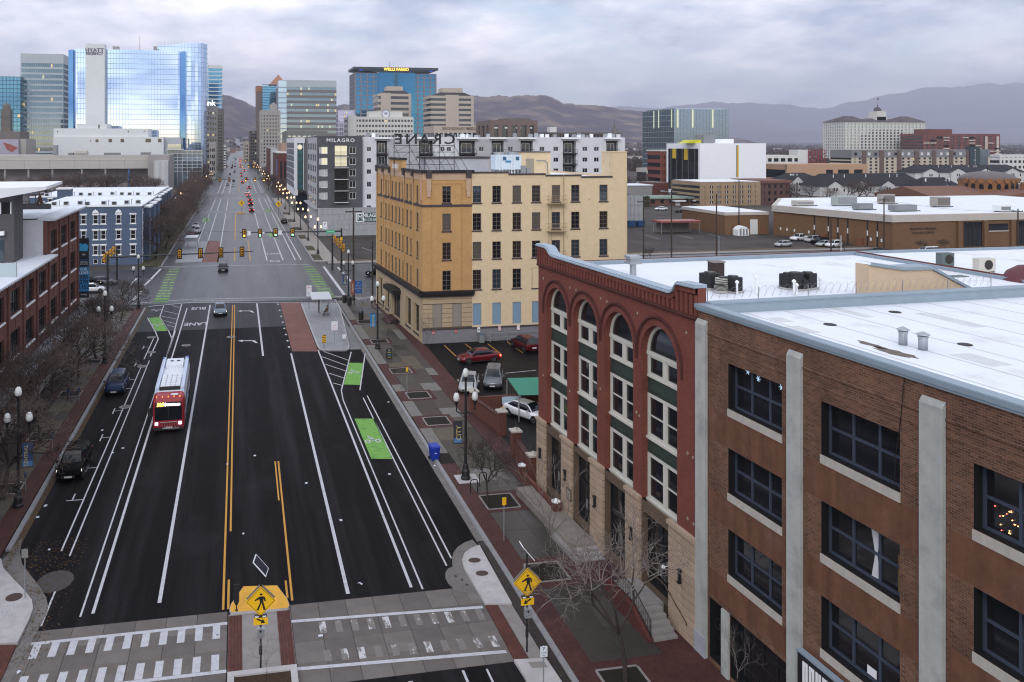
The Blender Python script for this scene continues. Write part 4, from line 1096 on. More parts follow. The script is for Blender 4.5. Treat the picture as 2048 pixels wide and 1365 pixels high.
GREYP=mat('grey_board',(0.27,0.24,0.205),0.8,0.3,var=0.1,vscale=3)
gvr=random.Random(6);GVM=[GLASSD,GLASSD,mat('glass_shaded',(0.03,0.022,0.018),0.15,0.5),mat('glass_blind',(0.10,0.085,0.07),0.3,0.4),GLASSB]
def GV():return gvr.choice(GVM)
cw=thing('corner_warehouse','tan and cream brick five storey corner warehouse with rooftop letter sign','building',(21.8,98.45,0))
SW=Fac(cw,0,0,0.004)
AF=-math.pi/2+rad(3.2)
FW=Fac(cw,0,0,AF)
ROWZ=[(16.95,19.0),(13.58,15.67),(10.12,12.19),(6.42,8.8)]
# side, tan return
ops=[(2.45,3.52,a,b)for a,b in ROWZ]
m_=MB();wall_cells(m_,0,6.15,6.4,20.6,ops,0,0.22);SW.obj(m_,'tan_side_wall',TANB)
for x0 in(1.15,4.85):
 m_=MB();m_.box(x0,-0.06,6.5,x0+0.09,-0.002,19.4);SW.obj(m_,'brick_strip',TANB)
m_=MB();m_.box(1.15,-0.07,19.3,4.94,-0.002,19.42);SW.obj(m_,'brick_strip',TANB)
m_=MB();m_.box(-0.06,-0.07,16.5,6.15,-0.001,16.78);SW.obj(m_,'belt_course',TRIM)
m_=MB();m_.box(0,-0.05,19.75,6.15,-0.001,20.6);SW.obj(m_,'frieze',PINKS)
m_=MB();m_.box(-0.25,-0.25,20.6,6.4,0.4,20.95);SW.obj(m_,'parapet_cap',DKCOR)
for x0 in(0.45,5.4):
 m_=MB();m_.prism_y([(x0,20.2),(x0,18.6),(x0+0.1,18.4),(x0+0.1,17.7),(x0+0.5,17.7),(x0+0.5,18.4),(x0+0.6,18.6),(x0+0.6,20.2)],-0.16,-0.06);SW.obj(m_,'drop_ornament',PINKS)
 m_=MB();m_.box(x0-0.02,-0.3,20.0,x0+0.62,-0.051,20.95);SW.obj(m_,'bracket',TRIM)
 # side, painted part
COLS=[6.78,9.28,11.86,14.36,16.95,19.5,23.25]
ops=[]
for ci,c_ in enumerate(COLS):
 for ri,(a,b)in enumerate(ROWZ):
  if ri==3 and ci>=3:continue
  ops.append((c_-0.55,c_+0.55,a,b))
bops=[(c_-0.55,c_+0.55,2.05,4.72)for c_ in COLS]
m_=MB();wall_cells(m_,6.151,26.4,1.86,20.0,ops+bops,0,0.2);SW.obj(m_,'cream_wall',CREAMW)
for(xa,xb,zt)in((6.16,10.8,20.62),(10.8,15.6,20.38),(15.6,20.3,20.2),(20.3,24.45,19.98)):
 m_=MB();m_.box(xa,0.0,19.98,xb,0.35,zt-0.1);SW.obj(m_,'parapet',CREAMW)
 m_=MB();m_.box(xa-0.02,-0.08,zt-0.1,xb,0.42,zt+0.1);SW.obj(m_,'parapet_cap',TRIM)
m_=MB();m_.box(24.45,0.001,19.98,26.41,3.2,23.05);m_.box(24.4,-0.05,23.05,26.46,3.25,23.17);SW.obj(m_,'corner_tower',CREAMW)
for a,b,c_,d in ops:
 window(SW,(a+b)/2,c_,b-a,d-c_,0.08,2,4,FRW,GV(),0.07,0.1,(0.1,0.16,0.16),TRIM,split=False,mull=0.035)
for a,b,c_,d in[(2.45,3.52,a,b)for a,b in ROWZ]:
 window(SW,(a+b)/2,c_,b-a,d-c_,0.08,2,4,FRW,GV(),0.07,0.1,(0.1,0.16,0.16),TRIM,split=False,mull=0.035)
for a,b,c_,d in bops:
 m_=MB();m_.box(a,0.1,c_,b,0.16,d);SW.obj(m_,'blue_board',BLUEP)
m_=MB();m_.quad((13.81,0.0,6.3),(14.91,0,6.3),(14.91,0,8.8),(13.81,0,8.8))
m_=MB();m_.box(13.75,-0.06,6.2,14.98,-0.001,6.34);SW.obj(m_,'sill',TRIM)
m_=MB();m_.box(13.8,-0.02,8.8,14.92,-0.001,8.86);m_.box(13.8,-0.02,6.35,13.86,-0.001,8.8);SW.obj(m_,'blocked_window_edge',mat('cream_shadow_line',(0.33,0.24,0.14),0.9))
# stone base of the return
bo=[(1.22,2.4,2.0,4.8),(3.68,4.83,2.0,4.8)]
m_=MB();wall_cells(m_,0,6.15,1.86,5.72,bo,0.03,0.14);SW.obj(m_,'base_backing',mat('buff_joint',(0.13,0.10,0.065),0.9))
for a,b,c_,d in bo:
 m_=MB();m_.box(a,0.1,c_,b,0.18,d);SW.obj(m_,'grey_board',GREYP)
rr=random.Random(2)
for xa,xb in((0,1.22),(2.4,3.68),(4.83,6.15)):
 for k in range(5):
  m_=MB();m_.box(xa+0.004,-0.06,2.02+k*0.56,xb-0.004,0.028,2.02+(k+1)*0.56-0.05);SW.obj(m_,'stone_course',CSTONE)
for z0,z1 in((4.86,5.36),(5.4,5.7)):
 m_=MB();m_.box(0,-0.06,z0,6.15,0.028,z1);SW.obj(m_,'stone_course',CSTONE)
m_=MB();m_.box(-0.35,-0.42,5.75,6.3,0.0,6.0);m_.box(-0.48,-0.55,6.0,6.36,0.0,6.38);SW.obj(m_,'cornice',DKCOR)
m_=MB();m_.box(-0.05,-0.12,1.68,26.4,0.0,1.86);SW.obj(m_,'base_course',TRIM)
m_=MB();m_.box(0,-0.08,-0.1,6.15,0.2,1.68);m_.box(6.15,-0.04,-0.1,26.4,0.2,1.68);SW.obj(m_,'base_wall',GREYB)
# front
FC=[(-22.3,1.0),(-19.35,1.0),(-17.5,0.8),(-15.5,1.0),(-13.45,1.0),(-11.45,1.0),(-9.65,0.8),(-7.45,1.0),(-5.55,0.8),(-2.4,1.0)]
ops=[(c_-w_/2,c_+w_/2,a,b)for c_,w_ in FC for a,b in ROWZ]
m_=MB();wall_cells(m_,-25.0,0,6.4,20.6,ops,0,0.25);FW.obj(m_,'front_wall',TANB)
for a,b,c_,d in ops:
 window(FW,(a+b)/2,c_,b-a,d-c_,0.1,2,4,FRW,GV(),0.07,0.1,(0.08,0.14,0.16),TRIM,split=False,mull=0.035)
for x in(-24.7,-20.7,-16.5,-8.6,-4.2):
 m_=MB();m_.box(x-0.07,-0.12,6.4,x+0.07,-0.001,19.2);FW.obj(m_,'pilaster_strip',TANB)
 m_=MB();m_.box(x-0.16,-0.16,17.3,x+0.16,-0.121,20.6);FW.obj(m_,'drop_ornament',PINKS)
 m_=MB();m_.box(x-0.3,-0.32,20.1,x+0.3,-0.161,21.0);FW.obj(m_,'bracket',TRIM)
m_=MB();m_.box(-0.6,-0.16,17.3,-0.25,-0.001,20.3);FW.obj(m_,'drop_ornament',PINKS)
m_=MB();m_.box(-25,-0.07,16.5,0.07,-0.001,16.78);FW.obj(m_,'belt_course',TRIM)
m_=MB();m_.box(-25,-0.05,19.75,0,-0.001,20.6);FW.obj(m_,'frieze',PINKS)
m_=MB();m_.box(-25.2,-0.25,20.6,-16.9,0.4,20.95);FW.obj(m_,'parapet_cap',DKCOR);m_=MB();m_.box(-9.6,-0.25,20.6,0.2,0.4,20.95);FW.obj(m_,'parapet_cap',DKCOR)
m_=MB();m_.box(-16.7,-0.09,20.6,-9.8,0.5,22.0);g_=FW.obj(m_,'gable',TANB)
m_=MB();m_.box(-16.9,-0.2,22.0,-9.6,0.6,22.28);m_.build('gable_cap',DKCOR,g_)
m_=MB();m_.box(-15.2,-0.14,20.5,-11.3,-0.091,21.6);m_.build('name_stone',PINKS,g_)
sign_text('name_lettering','CRANE CO',0.75,WHITEM,g_,(-13.25,-0.15,21.05),0,0.85,0.01,0.02)
fo=[(-4.2,-1.6,0.9,4.4),(-8.2,-5.5,0.9,4.5),(-15.8,-11.0,0.6,4.9),(-19.6,-17.3,0.9,4.5),(-24.0,-21.6,0.9,4.6)]
m_=MB();wall_cells(m_,-25,0,-0.1,5.72,fo,0.0,0.5);FW.obj(m_,'front_base_wall',CSTONE)
for a,b,c_,d in fo:
 window(FW,(a+b)/2,c_,b-a,d-c_,0.4,3,2,BLACKM,GLASSD,0.1,0.1,(0.08,0.45,0.25),TRIM)
for k in range(6):
 m_=MB();m_.box(-25,-0.03,0.9+k*0.75,0.0,-0.001,0.95+k*0.75)
m_=MB();m_.box(-25.2,-0.42,5.75,0.4,0,6.0);m_.box(-25.2,-0.6,6.0,0.55,0,6.38);FW.obj(m_,'cornice',DKCOR)
m_=MB();m_.box(-16.3,-1.1,4.2,-10.6,0.0,4.75);FW.obj(m_,'entrance_canopy',DKCOR)
for k in range(4):
 m_=MB();m_.box(-15.2,-1.6+k*0.35,0.1,-11.6,-1.25+k*0.35,0.3+k*0.16);FW.obj(m_,'step',PAVER)
m_=MB();m_.tube([(-15.3,-1.7,1.1),(-15.3,-0.2,1.6)],0.03,6);m_.tube([(-11.5,-1.7,1.1),(-11.5,-0.2,1.6)],0.03,6);FW.obj(m_,'hand_rail',BLACKM)['kind']='stuff'
# backs and roof
X0,Y0=FW.loc(-25,0,0)[:2]
m_=MB();m_.quad((26.4,0,0),(26.4,26,0),(26.4,26,20),(26.4,0,20));m_.quad((26.4,26,0),(X0,Y0+1,0),(X0,Y0+1,20),(26.4,26,20));m_.build('rear_wall',CREAMW,cw)
m_=MB();m_.poly([(0,0.2,19.7),(26.4,0.2,19.7),(26.4,26,19.7),(X0+0.2,Y0,19.7)]);m_.build('roof',ROOFW,cw)
def W(u,y):return XU(u,y)
def cbox(parent,name,m,u0,u1,y,d,v0,v1,root=(21.8,98.45)):
 xa,xb=XU(u0,y),XU(u1,y);b=MB();b.box(xa-root[0],y-root[1],ZV(v1,xa,y),xb-root[0],y+d-root[1],ZV(v0,xa,y));return b.build(name,m,parent)
cbox(cw,'penthouse',mat('penthouse_grey',(0.36,0.37,0.39),0.8,var=0.15,vscale=1),852,978,113,4,318,345);cbox(cw,'penthouse_cap',TRIM,846,981,112.8,4.4,314,317.9)
cbox(cw,'lift_house',CREAMW,1043,1101,108,5,305,355);cbox(cw,'lift_house_cap',TRIM,1042,1102,107.8,5.4,303.6,304.9);cbox(cw,'lift_house_door',mat('door_taupe',(0.3,0.26,0.2),0.8),1053,1068,107.9,0.05,318,350)
m_=MB();xx=XU(1072,107.8)-21.8;m_.tube([(xx,9.2,21.9),(xx+1.2,9.2,21.9),(xx+1.6,9.2,21.5),(xx+1.6,9.2,20.0)],0.06,6);m_.build('conduit',GREYM,cw)
# cooling tower
ct=thing('cooling_tower','pale blue rooftop cooling unit with two round fans on cream building','cooling tower',(XU(1012,105),105,19.7))
m_=MB();m_.box(-1.75,-1,1.1,1.75,1,3.0);m_.build('casing',mat('casing_pale_blue',(0.55,0.63,0.70),0.5,var=0.08,vscale=2),ct)
for sx in(-0.9,0.9):
 MB().lathe([(0.75,3.0),(0.75,3.35),(0.65,3.35),(0.65,3.05)],18,(sx,0,0)).build('fan_ring',GALV,ct)
m_=MB();m_.box(-1.75,-0.9,0.35,1.75,0.9,1.1);m_.build('louvre',GREYM,ct)
for k in range(9):
 m_=MB();m_.box(-1.7+k*0.4,-0.95,0.4,-1.62+k*0.4,-0.9,1.05);m_.build('louvre_bar',BLACKM,ct)
for sx in(-1.3,0.35):
 m_=MB();m_.cyl((sx,-1.15,0),(sx,-1.15,2.9),0.03,n=5);m_.cyl((sx+0.4,-1.15,0),(sx+0.4,-1.15,2.9),0.03,n=5)
 for k in range(7):m_.cyl((sx,-1.15,0.3+0.4*k),(sx+0.4,-1.15,0.3+0.4*k),0.02,n=4)
 m_.build('ladder',WHITEM,ct)
m_=MB();m_.box(-0.4,-1.03,2.0,0.4,-1.0,2.25);m_.build('maker_badge',mat('badge_blue',(0.02,0.2,0.4),0.5),ct)
for sx in(-0.75,1.0):
 m_=MB();m_.box(sx,-1.05,2.3,sx+0.45,-1.0,2.75);m_.build('hatch',mat('hatch_blue',(0.03,0.1,0.2),0.5),ct)
for u,w_,h_ in((1046,0.6,1.3),(1056,0.5,1.0)):
 t_=thing('roof_cabinet','grey electrical cabinet on the cream building roof beside the cooling unit','cabinet',(XU(u,104),104,19.7),group='roof cabinets beside the cooling unit')
 MB().box(-w_/2,-0.2,0.3,w_/2,0.2,h_+0.3).build('casing',GREYM,t_);MB().box(-w_/2,-0.21,0,-w_/2+0.05,-0.16,0.3).box(w_/2-0.05,0.1,0,w_/2,0.15,0.3).build('stand',GREYM,t_)
 # fire escape on the cream wall
fe=thing('fire_escape','rusty tan iron fire escape ladder on the cream wall','fire escape',(21.8,98.45,0))
FE=mat('escape_tan',(0.36,0.27,0.15),0.8,var=0.3,vscale=3)
for z in(16.75,13.35,9.9):
 m_=MB();m_.box(15.7,-0.95,z-0.05,18.0,-0.02,z);m_.build('platform',FE,fe)
 m_=MB()
 for zz in(0.5,1.0):m_.tube([(15.7,-0.05,z+zz),(15.7,-0.93,z+zz),(18.0,-0.93,z+zz),(18.0,-0.05,z+zz)],0.02,4)
 for k in range(13):
  m_.cyl((15.7+k*2.3/12,-0.93,z),(15.7+k*2.3/12,-0.93,z+1.0),0.012,n=4)
 m_.build('guard_rail',FE,fe)
m_=MB()
for x in(15.75,16.15):m_.cyl((x,-0.5,6.5),(x,-0.5,17.7),0.025,n=5)
for k in range(34):m_.cyl((15.75,-0.5,6.7+k*0.33),(16.15,-0.5,6.7+k*0.33),0.014,n=4)
m_.build('ladder',FE,fe)
m_=MB();m_.cyl((17.9,-0.12,9.9),(17.9,-0.12,20.3),0.05,n=6);m_.build('stand_pipe',FE,fe)
# rooftop letters seen from behind
ls=thing('roof_letter_sign','black rooftop letters on steel lattice, seen reversed from behind','sign',(XU(850,112),112,19.7))
m_=MB()
ps=[-4.3,-2.2,-0.1,2.0,4.1]
for x in ps:
 m_.cyl((x,0,0),(x,0,5.8),0.05,n=5);m_.cyl((x,0,4.2),(x+1.6,-2.5,0.2),0.035,n=4);m_.cyl((x,0,2.2),(x+0.8,-1.3,0.2),0.03,n=4)
for z in(5.78,4.2,3.3,1.6):m_.cyl((-4.35,0,z),(4.2,0,z),0.04,n=5)
for xa,xb in zip(ps[:-1],ps[1:]):
 m_.cyl((xa,0,3.3),(xb,0,4.2),0.025,n=4);m_.cyl((xa,0,1.6),(xb,0,3.3),0.025,n=4)
m_.build('lattice',BLACKM,ls)
xL=3.55
for ch in 'CRANE':
 o=sign_text('letter',ch,1.95,BLACKM,ls,(xL,0.15,5.0),math.pi,1.15,0.06,0.03);xL-=1.8
 # ------------------------------------------------------------------ car park between the two
lot=struct(MB().quad((21.0,56,0.11),(60,55,0.11),(60,98.35,0.11),(22.0,98.35,0.11)).build('car_park',mat('car_park_asphalt',(0.006,0.0055,0.006),0.55,0.15,var=0.5,vscale=0.3)))
O6=(560,660)
for a,b in(((1245,120),(1335,205)),((1405,110),(1455,150)),((1575,110),(1672,185)),((1722,95),(1840,178))):
 p,q=G(O6[0]+a[0]/3.791,O6[1]+a[1]/3.791,0.06),G(O6[0]+b[0]/3.791,O6[1]+b[1]/3.791,0.06)
 o=pline('bay_line',[p,q],0.12,YELP,0.118);o.parent=lot
p,q=G(1010,748,.06),G(1072,742,.06);o=pline('bay_line',[p,q],0.12,WHITEO,0.118);o.parent=lot
for a,b in(((1730,545),(1850,668)),):
 p,q=G(O6[0]+a[0]/3.791,O6[1]+a[1]/3.791,0.06),G(O6[0]+b[0]/3.791,O6[1]+b[1]/3.791,0.06);o=pline('bay_line',[p,q],0.12,WHITEO,0.118);o.parent=lot
 # small signs on the grey base, railing, bin
for k,(x,z,w_,h_,c_)in enumerate(((1.3,1.2,0.35,0.5,(0.45,0.05,0.07)),(4.1,1.3,0.3,0.35,(0.55,0.05,0.03)),(6.95,1.25,0.35,0.6,(0.75,0.75,0.75)),(9.6,1.3,0.35,0.6,(0.6,0.35,0.35)),(12.0,1.3,0.4,0.6,(0.7,0.6,0.6)))):
 t_=thing('wall_notice',['faded red parking notice at the corner end of the grey base','small bright red notice on the grey stone base','white notice on the grey base under a blue board','pink and white parking notice on the cream building base','pale parking notice on the cream building base near a dark red car'][k],'sign',(21.8+x,98.3,z))
 MB().box(-w_/2,0,0,w_/2,0.03,h_).build('plate',mat('notice_%d'%k,c_,0.6),t_);MB().box(-w_*.35,-0.006,h_*0.5,w_*.35,-0.001,h_*0.62).box(-w_*.35,-0.006,h_*0.25,w_*.35,-0.001,h_*0.34).build('lettering',WHITEM if k!=2 else BLACKM,t_)['kind']='stuff'
gr=thing('pipe_railing','grey pipe railing in front of the cream building base','railing',(32,97.6,0.06))
for k in range(6):MB().cyl((k*2.2-2,0,0),(k*2.2-2,0,1.2),0.04,n=6).build('post',GREYM,gr)
MB().cyl((-2,0,1.2),(9,0,1.2),0.04,n=6).build('top_rail',GREYM,gr);MB().cyl((-2,0,0.65),(9,0,0.65),0.03,n=6).build('mid_rail',GREYM,gr)
tb=thing('grey_cart','grey wheeled bin against the cream building base','bin',(28.9,97.7,0.06));MB().prism_x([(-0.3,0.1),(0.3,0.1),(0.36,1.1),(-0.36,1.1)],-0.3,0.3).build('tub',GREYM,tb,fix=True);MB().box(-0.34,-0.4,1.1,0.34,0.4,1.18).build('lid',mat('lid_blue_grey',(0.1,0.14,0.2),0.6),tb)
# ================================================================== red brick block on the left
LBR=brick('left_brick',(0.125,0.045,0.034),(0.165,0.062,0.047),(0.12,0.065,0.055),0.22,0.075,0.011,0.22,0.5)
lb=thing('loft_building','red brick loft block with white snow-pale cornices and black steel windows','building',(-19.5,110.3,0))
FL=Fac(lb,0,0,math.pi/2)
BX=[-3.4-5.33*k for k in range(13)]
LZ=[(12.65,14.8),(8.9,11.1),(5.12,7.45)]
ops=[]
for k,c_ in enumerate(BX):
 for ri,(a,b)in enumerate(LZ):
  if ri==0 and k>2:continue
  ops.append((c_-1.7,c_+1.7,a,b))
gop=[(c_-2.0,c_+2.0,0.4,3.5)for c_ in BX]
m_=MB();wall_cells(m_,-75,0,0,12.3,[o for o in ops if o[2]<12]+gop,0,0.35);FL.obj(m_,'wall',LBR)
m_=MB();wall_cells(m_,-17.2,0,12.3,16.2,[o for o in ops if o[2]>12],0,0.35);m_.quad((0,0,0),(0,12,0),(0,12,16.2),(0,0,16.2));FL.obj(m_,'upper_wall',LBR)
for a,b,c_,d in ops:
 window(FL,(a+b)/2,c_,b-a,d-c_,0.2,4,2,BLACKM,GLASSD,0.06,0.08,(0.08,0.32,0.16),WHITEM,split=False,mull=0.05)
for a,b,c_,d in gop:
 window(FL,(a+b)/2,c_,b-a,d-c_,0.25,4,2,BLACKM,GLASSD,0.08,0.08)
for k in range(14):
 x=-0.6-5.33*k if k else-0.35
 m_=MB();m_.box(x-0.3,-0.16,0,x+0.3,-0.001,16.0 if k<4 else 12.0);FL.obj(m_,'pilaster',LBR)
for c_ in BX:
 for za in(11.3,7.65,15.0):
  if za>14 and c_<-15:continue
  m_=MB();m_.box(c_-0.04,-0.05,za,c_+0.04,-0.001,za+0.8);FL.obj(m_,'brick_accent',LBR)
CORN=mat('cornice_white',(0.62,0.65,0.70),0.6,0.4,var=0.08,vscale=1.2)
def cornice(x0,x1,z,out):
 m_=MB();m_.prism_x([(0.9,z),(0.9,z+0.28),(-out,z+0.18),(-out,z+0.02),(-0.1,z-0.15)],x0,x1);c_=FL.obj(m_,'cornice',CORN,fix=True)
 n=int((x1-x0)/0.75);me=None
 for k in range(n):
  q=MB();q.box(-0.09,-out*0.8,-0.18,0.09,-0.05,0.0)
  if me is None:me=q.mesh(WHITEM)
  put('modillion',me,c_,(x0+0.4+k*0.75,0,z-0.002))
cornice(-17.5,0.6,16.2,0.95);cornice(-75,-16.6,12.3,0.95)
m_=MB();m_.quad((-75,0.9,12.45),(-17.2,0.9,12.45),(-17.2,14,12.45),(-75,14,12.45));FL.obj(m_,'lower_roof',ROOFW)
m_=MB();m_.quad((-17.2,0.9,16.3),(0,0.9,16.3),(0,12,16.3),(-17.2,12,16.3));FL.obj(m_,'roof',ROOFW)
m_=MB();m_.box(-17.4,0.35,12.4,-17.19,12,16.19);FL.obj(m_,'white_end_wall',mat('stucco_white',(0.60,0.60,0.63),0.9,0.2,var=0.08,vscale=2,bump=0.1,bscale=12))
m_=MB();m_.box(-17.45,0.0,12.45,-17.2,0.349,16.19);FL.obj(m_,'brick_end',LBR)
m_=MB();m_.quad((0,0,0),(0,0,16),(0,12,16),(0,12,0));FL.obj(m_,'far_wall',LBR)
CAN=mat('canopy_slate',(0.30,0.33,0.38),0.65,0.4,var=0.2,vscale=1)
for x0,x1 in((-14.8,-0.4),(-32,-15.6),(-75,-36)):
 m_=MB();m_.box(x0,-1.7,3.72,x1,-0.17,3.95);cn_=FL.obj(m_,'canopy',CAN)
 for k in range(int((x1-x0)/5)):
  q=MB();q.cyl((x0+1+5*k,-1.6,3.95),(x0+1+5*k,-0.02,5.2),0.025,n=5);q.build('stay_rod',BLACKM,cn_)
  # patio things on the terrace
for k,(u,v)in enumerate(((58,420),(71,419))):
 x,y=-22.5-0.9*k,92.3
 t_=thing('patio_heater','dark mushroom patio heater standing on the loft terrace','heater',(XU(u,110),110,16.35),group='patio heaters on the loft terrace')
 MB().cyl((0,0,0),(0,0,1.5),0.05,n=6).build('post',BLACKM,t_);MB().lathe([(0.25,0),(0.2,0.4),(0.1,0.5)],10).build('base',BLACKM,t_);MB().lathe([(0.6,1.5),(0.45,1.65),(0.15,1.75)],12).build('hood',BLACKM,t_)
pt_=thing('roof_planter','dark planter box at the loft terrace edge','planter',(XU(66,107),107,16.33));MB().box(-2.0,-0.3,0,2.0,0.3,0.55).build('box',mat('planter_dark',(0.03,0.03,0.035),0.7),pt_);MB().box(-1.9,-0.25,0.55,1.9,0.25,0.6).build('soil',SOIL,pt_)
pt_=thing('roof_tub','pale grey tub on the loft terrace near the planter box','planter',(XU(38,107),107,16.33));MB().lathe([(0.45,0),(0.62,0.75),(0.55,0.75),(0.5,0.6)],12).build('tub',GREYM,pt_)
# grey rooftop flat behind with overhanging white roof
gb=thing('penthouse_flat','dark grey rooftop flat with wedge shaped white overhanging roof','building',(0,0,0))
yA=88.0
xa,xb=XU(28,yA),XU(-260,yA)
m_=MB();m_.box(xb,yA,12.4,xa,yA+3.5,ZV(393,xa,yA));m_.build('wall',mat('slate_wall',(0.085,0.08,0.085),0.8,0.3,var=0.2,vscale=1.5),gb)
zt=ZV(372,XU(90,90),90)
m_=MB();x1=XU(92,88)
m_.add([(xb,yA-2.5,zt-0.85),(XU(0,yA-2.5),yA-2.5,zt-0.95),(x1,88,zt-0.3),(x1-1,101,zt-0.3),(xb,99,zt-0.85),(xb,yA-2.5,zt),(XU(0,yA-2.5),yA-2.5,zt),(x1,88,zt),(x1-1,101,zt),(xb,101,zt)],[(5,6,7,8,9),(0,1,6,5),(1,2,7,6),(2,3,8,7),(4,3,2,1,0)]);m_.build('overhang_roof',WHITEM,gb,fix=True)
m_=MB();m_.box(XU(-60,yA),yA-0.05,ZV(428,xa,yA),XU(22,yA),yA-0.004,ZV(405,xa,yA));o=m_.build('window',GLASSD,gb)
for k in range(5):
 q=MB();xx=XU(-60,yA)+k*(XU(22,yA)-XU(-60,yA))/4;q.box(xx-0.05,yA-0.1,ZV(428,xa,yA),xx+0.05,yA-0.051,ZV(405,xa,yA));q.build('mullion',WHITEM,o)
m_=MB();m_.box(xb,yA-0.5,ZV(470,xa,yA),XU(10,yA),yA-0.001,ZV(462,xa,yA));m_.build('ledge',WHITEM,gb)
m_=MB();m_.box(XU(-60,yA),yA-0.06,ZV(545,xa,yA)if ZV(545,xa,yA)>12.5 else 12.5,XU(8,yA),yA-0.003,ZV(475,xa,yA));m_.build('terrace_door',GLASSB,gb)
# terrace glass balustrade
gl_=thing('glass_balustrade','frosted glass balustrade on the loft lower roof','balustrade',(0,0,0))
GLB=mat('frosted_glass',(0.40,0.47,0.50),0.35,0.5)
ya=78
for k in range(3):
 x0=XU(33,ya)-k*2.2;m_=MB();m_.box(x0-2.15,ya,12.5,x0,ya+0.03,13.7);m_.build('panel',GLB,gl_)
 m_=MB();m_.box(x0-0.02,ya-0.03,12.5,x0+0.03,ya+0.06,13.8);m_.build('post',GREYM,gl_)
 # lease banner hung out from the corner
bn=thing('lease_banner','tall black and blue FOR LEASE banner hung out from the loft corner','banner',(XU(167.5,110.9),110.9,0))
bw_=(XU(178,110.9)-XU(157.5,110.9))/2
BLU=mat('banner_blue',(0.02,0.22,0.48),0.6);BLK=mat('banner_black',(0.012,0.013,0.016),0.6)
zt,zb=ZV(478,-19,110.9),ZV(595,-19,110.9);hh=zt-zb
m_=MB();m_.box(-bw_,0,zb+hh*0.52,bw_,0.05,zt);m_.build('black_panel',BLK,bn)
m_=MB();m_.box(-bw_,0,zb+hh*0.10,bw_,0.05,zb+hh*0.52);m_.build('blue_panel',BLU,bn)
m_=MB();m_.box(-bw_,0,zb,bw_,0.05,zb+hh*0.10);m_.build('foot_panel',BLK,bn)
for s_,f,sz in(('FOR',0.475,0.52),('LEASE',0.415,0.50),('loft',0.73,0.35),('LOFTS &',0.60,0.28),('PENTHOUSE',0.565,0.2)):
 sign_text('lettering',s_,sz,WHITEM,bn,(0,-0.012,zb+hh*f),0,0.85)
for s_,f in(('385',0.345),('270',0.26),('1152',0.175)):
 sign_text('lettering',s_,0.72,BLK,bn,(0,-0.012,zb+hh*f),0,0.95,0.01,0.015)
sign_text('lettering','EXECUTIVE',0.22,BLU,bn,(0,-0.012,zb+hh*0.635),0,0.9)
sign_text('lettering','leasing',0.3,WHITEM,bn,(0,-0.012,zb+hh*0.05),0,0.9)
m_=MB();m_.lathe([(0.42,0),(0.42,0.02)],14);o=m_.build('emblem',mat('emblem_blue',(0.05,0.42,0.75),0.5),bn,(0.12,-0.01,zb+hh*0.86));o.rotation_euler=(math.pi/2,0,0)
m_=MB();m_.box(-0.5,-0.02,zb+hh*0.79,0.45,-0.003,zb+hh*0.84);m_.box(-0.5,-0.02,zb+hh*0.84,-0.25,-0.003,zb+hh*0.92);m_.build('emblem_base',MATS['emblem_blue'],bn)
for z in(zt+0.05,zb-0.05):
 m_=MB();m_.cyl((-bw_-0.6,0.025,z),(bw_,0.025,z),0.04,n=6);m_.build('bracket',BLACKM,bn)
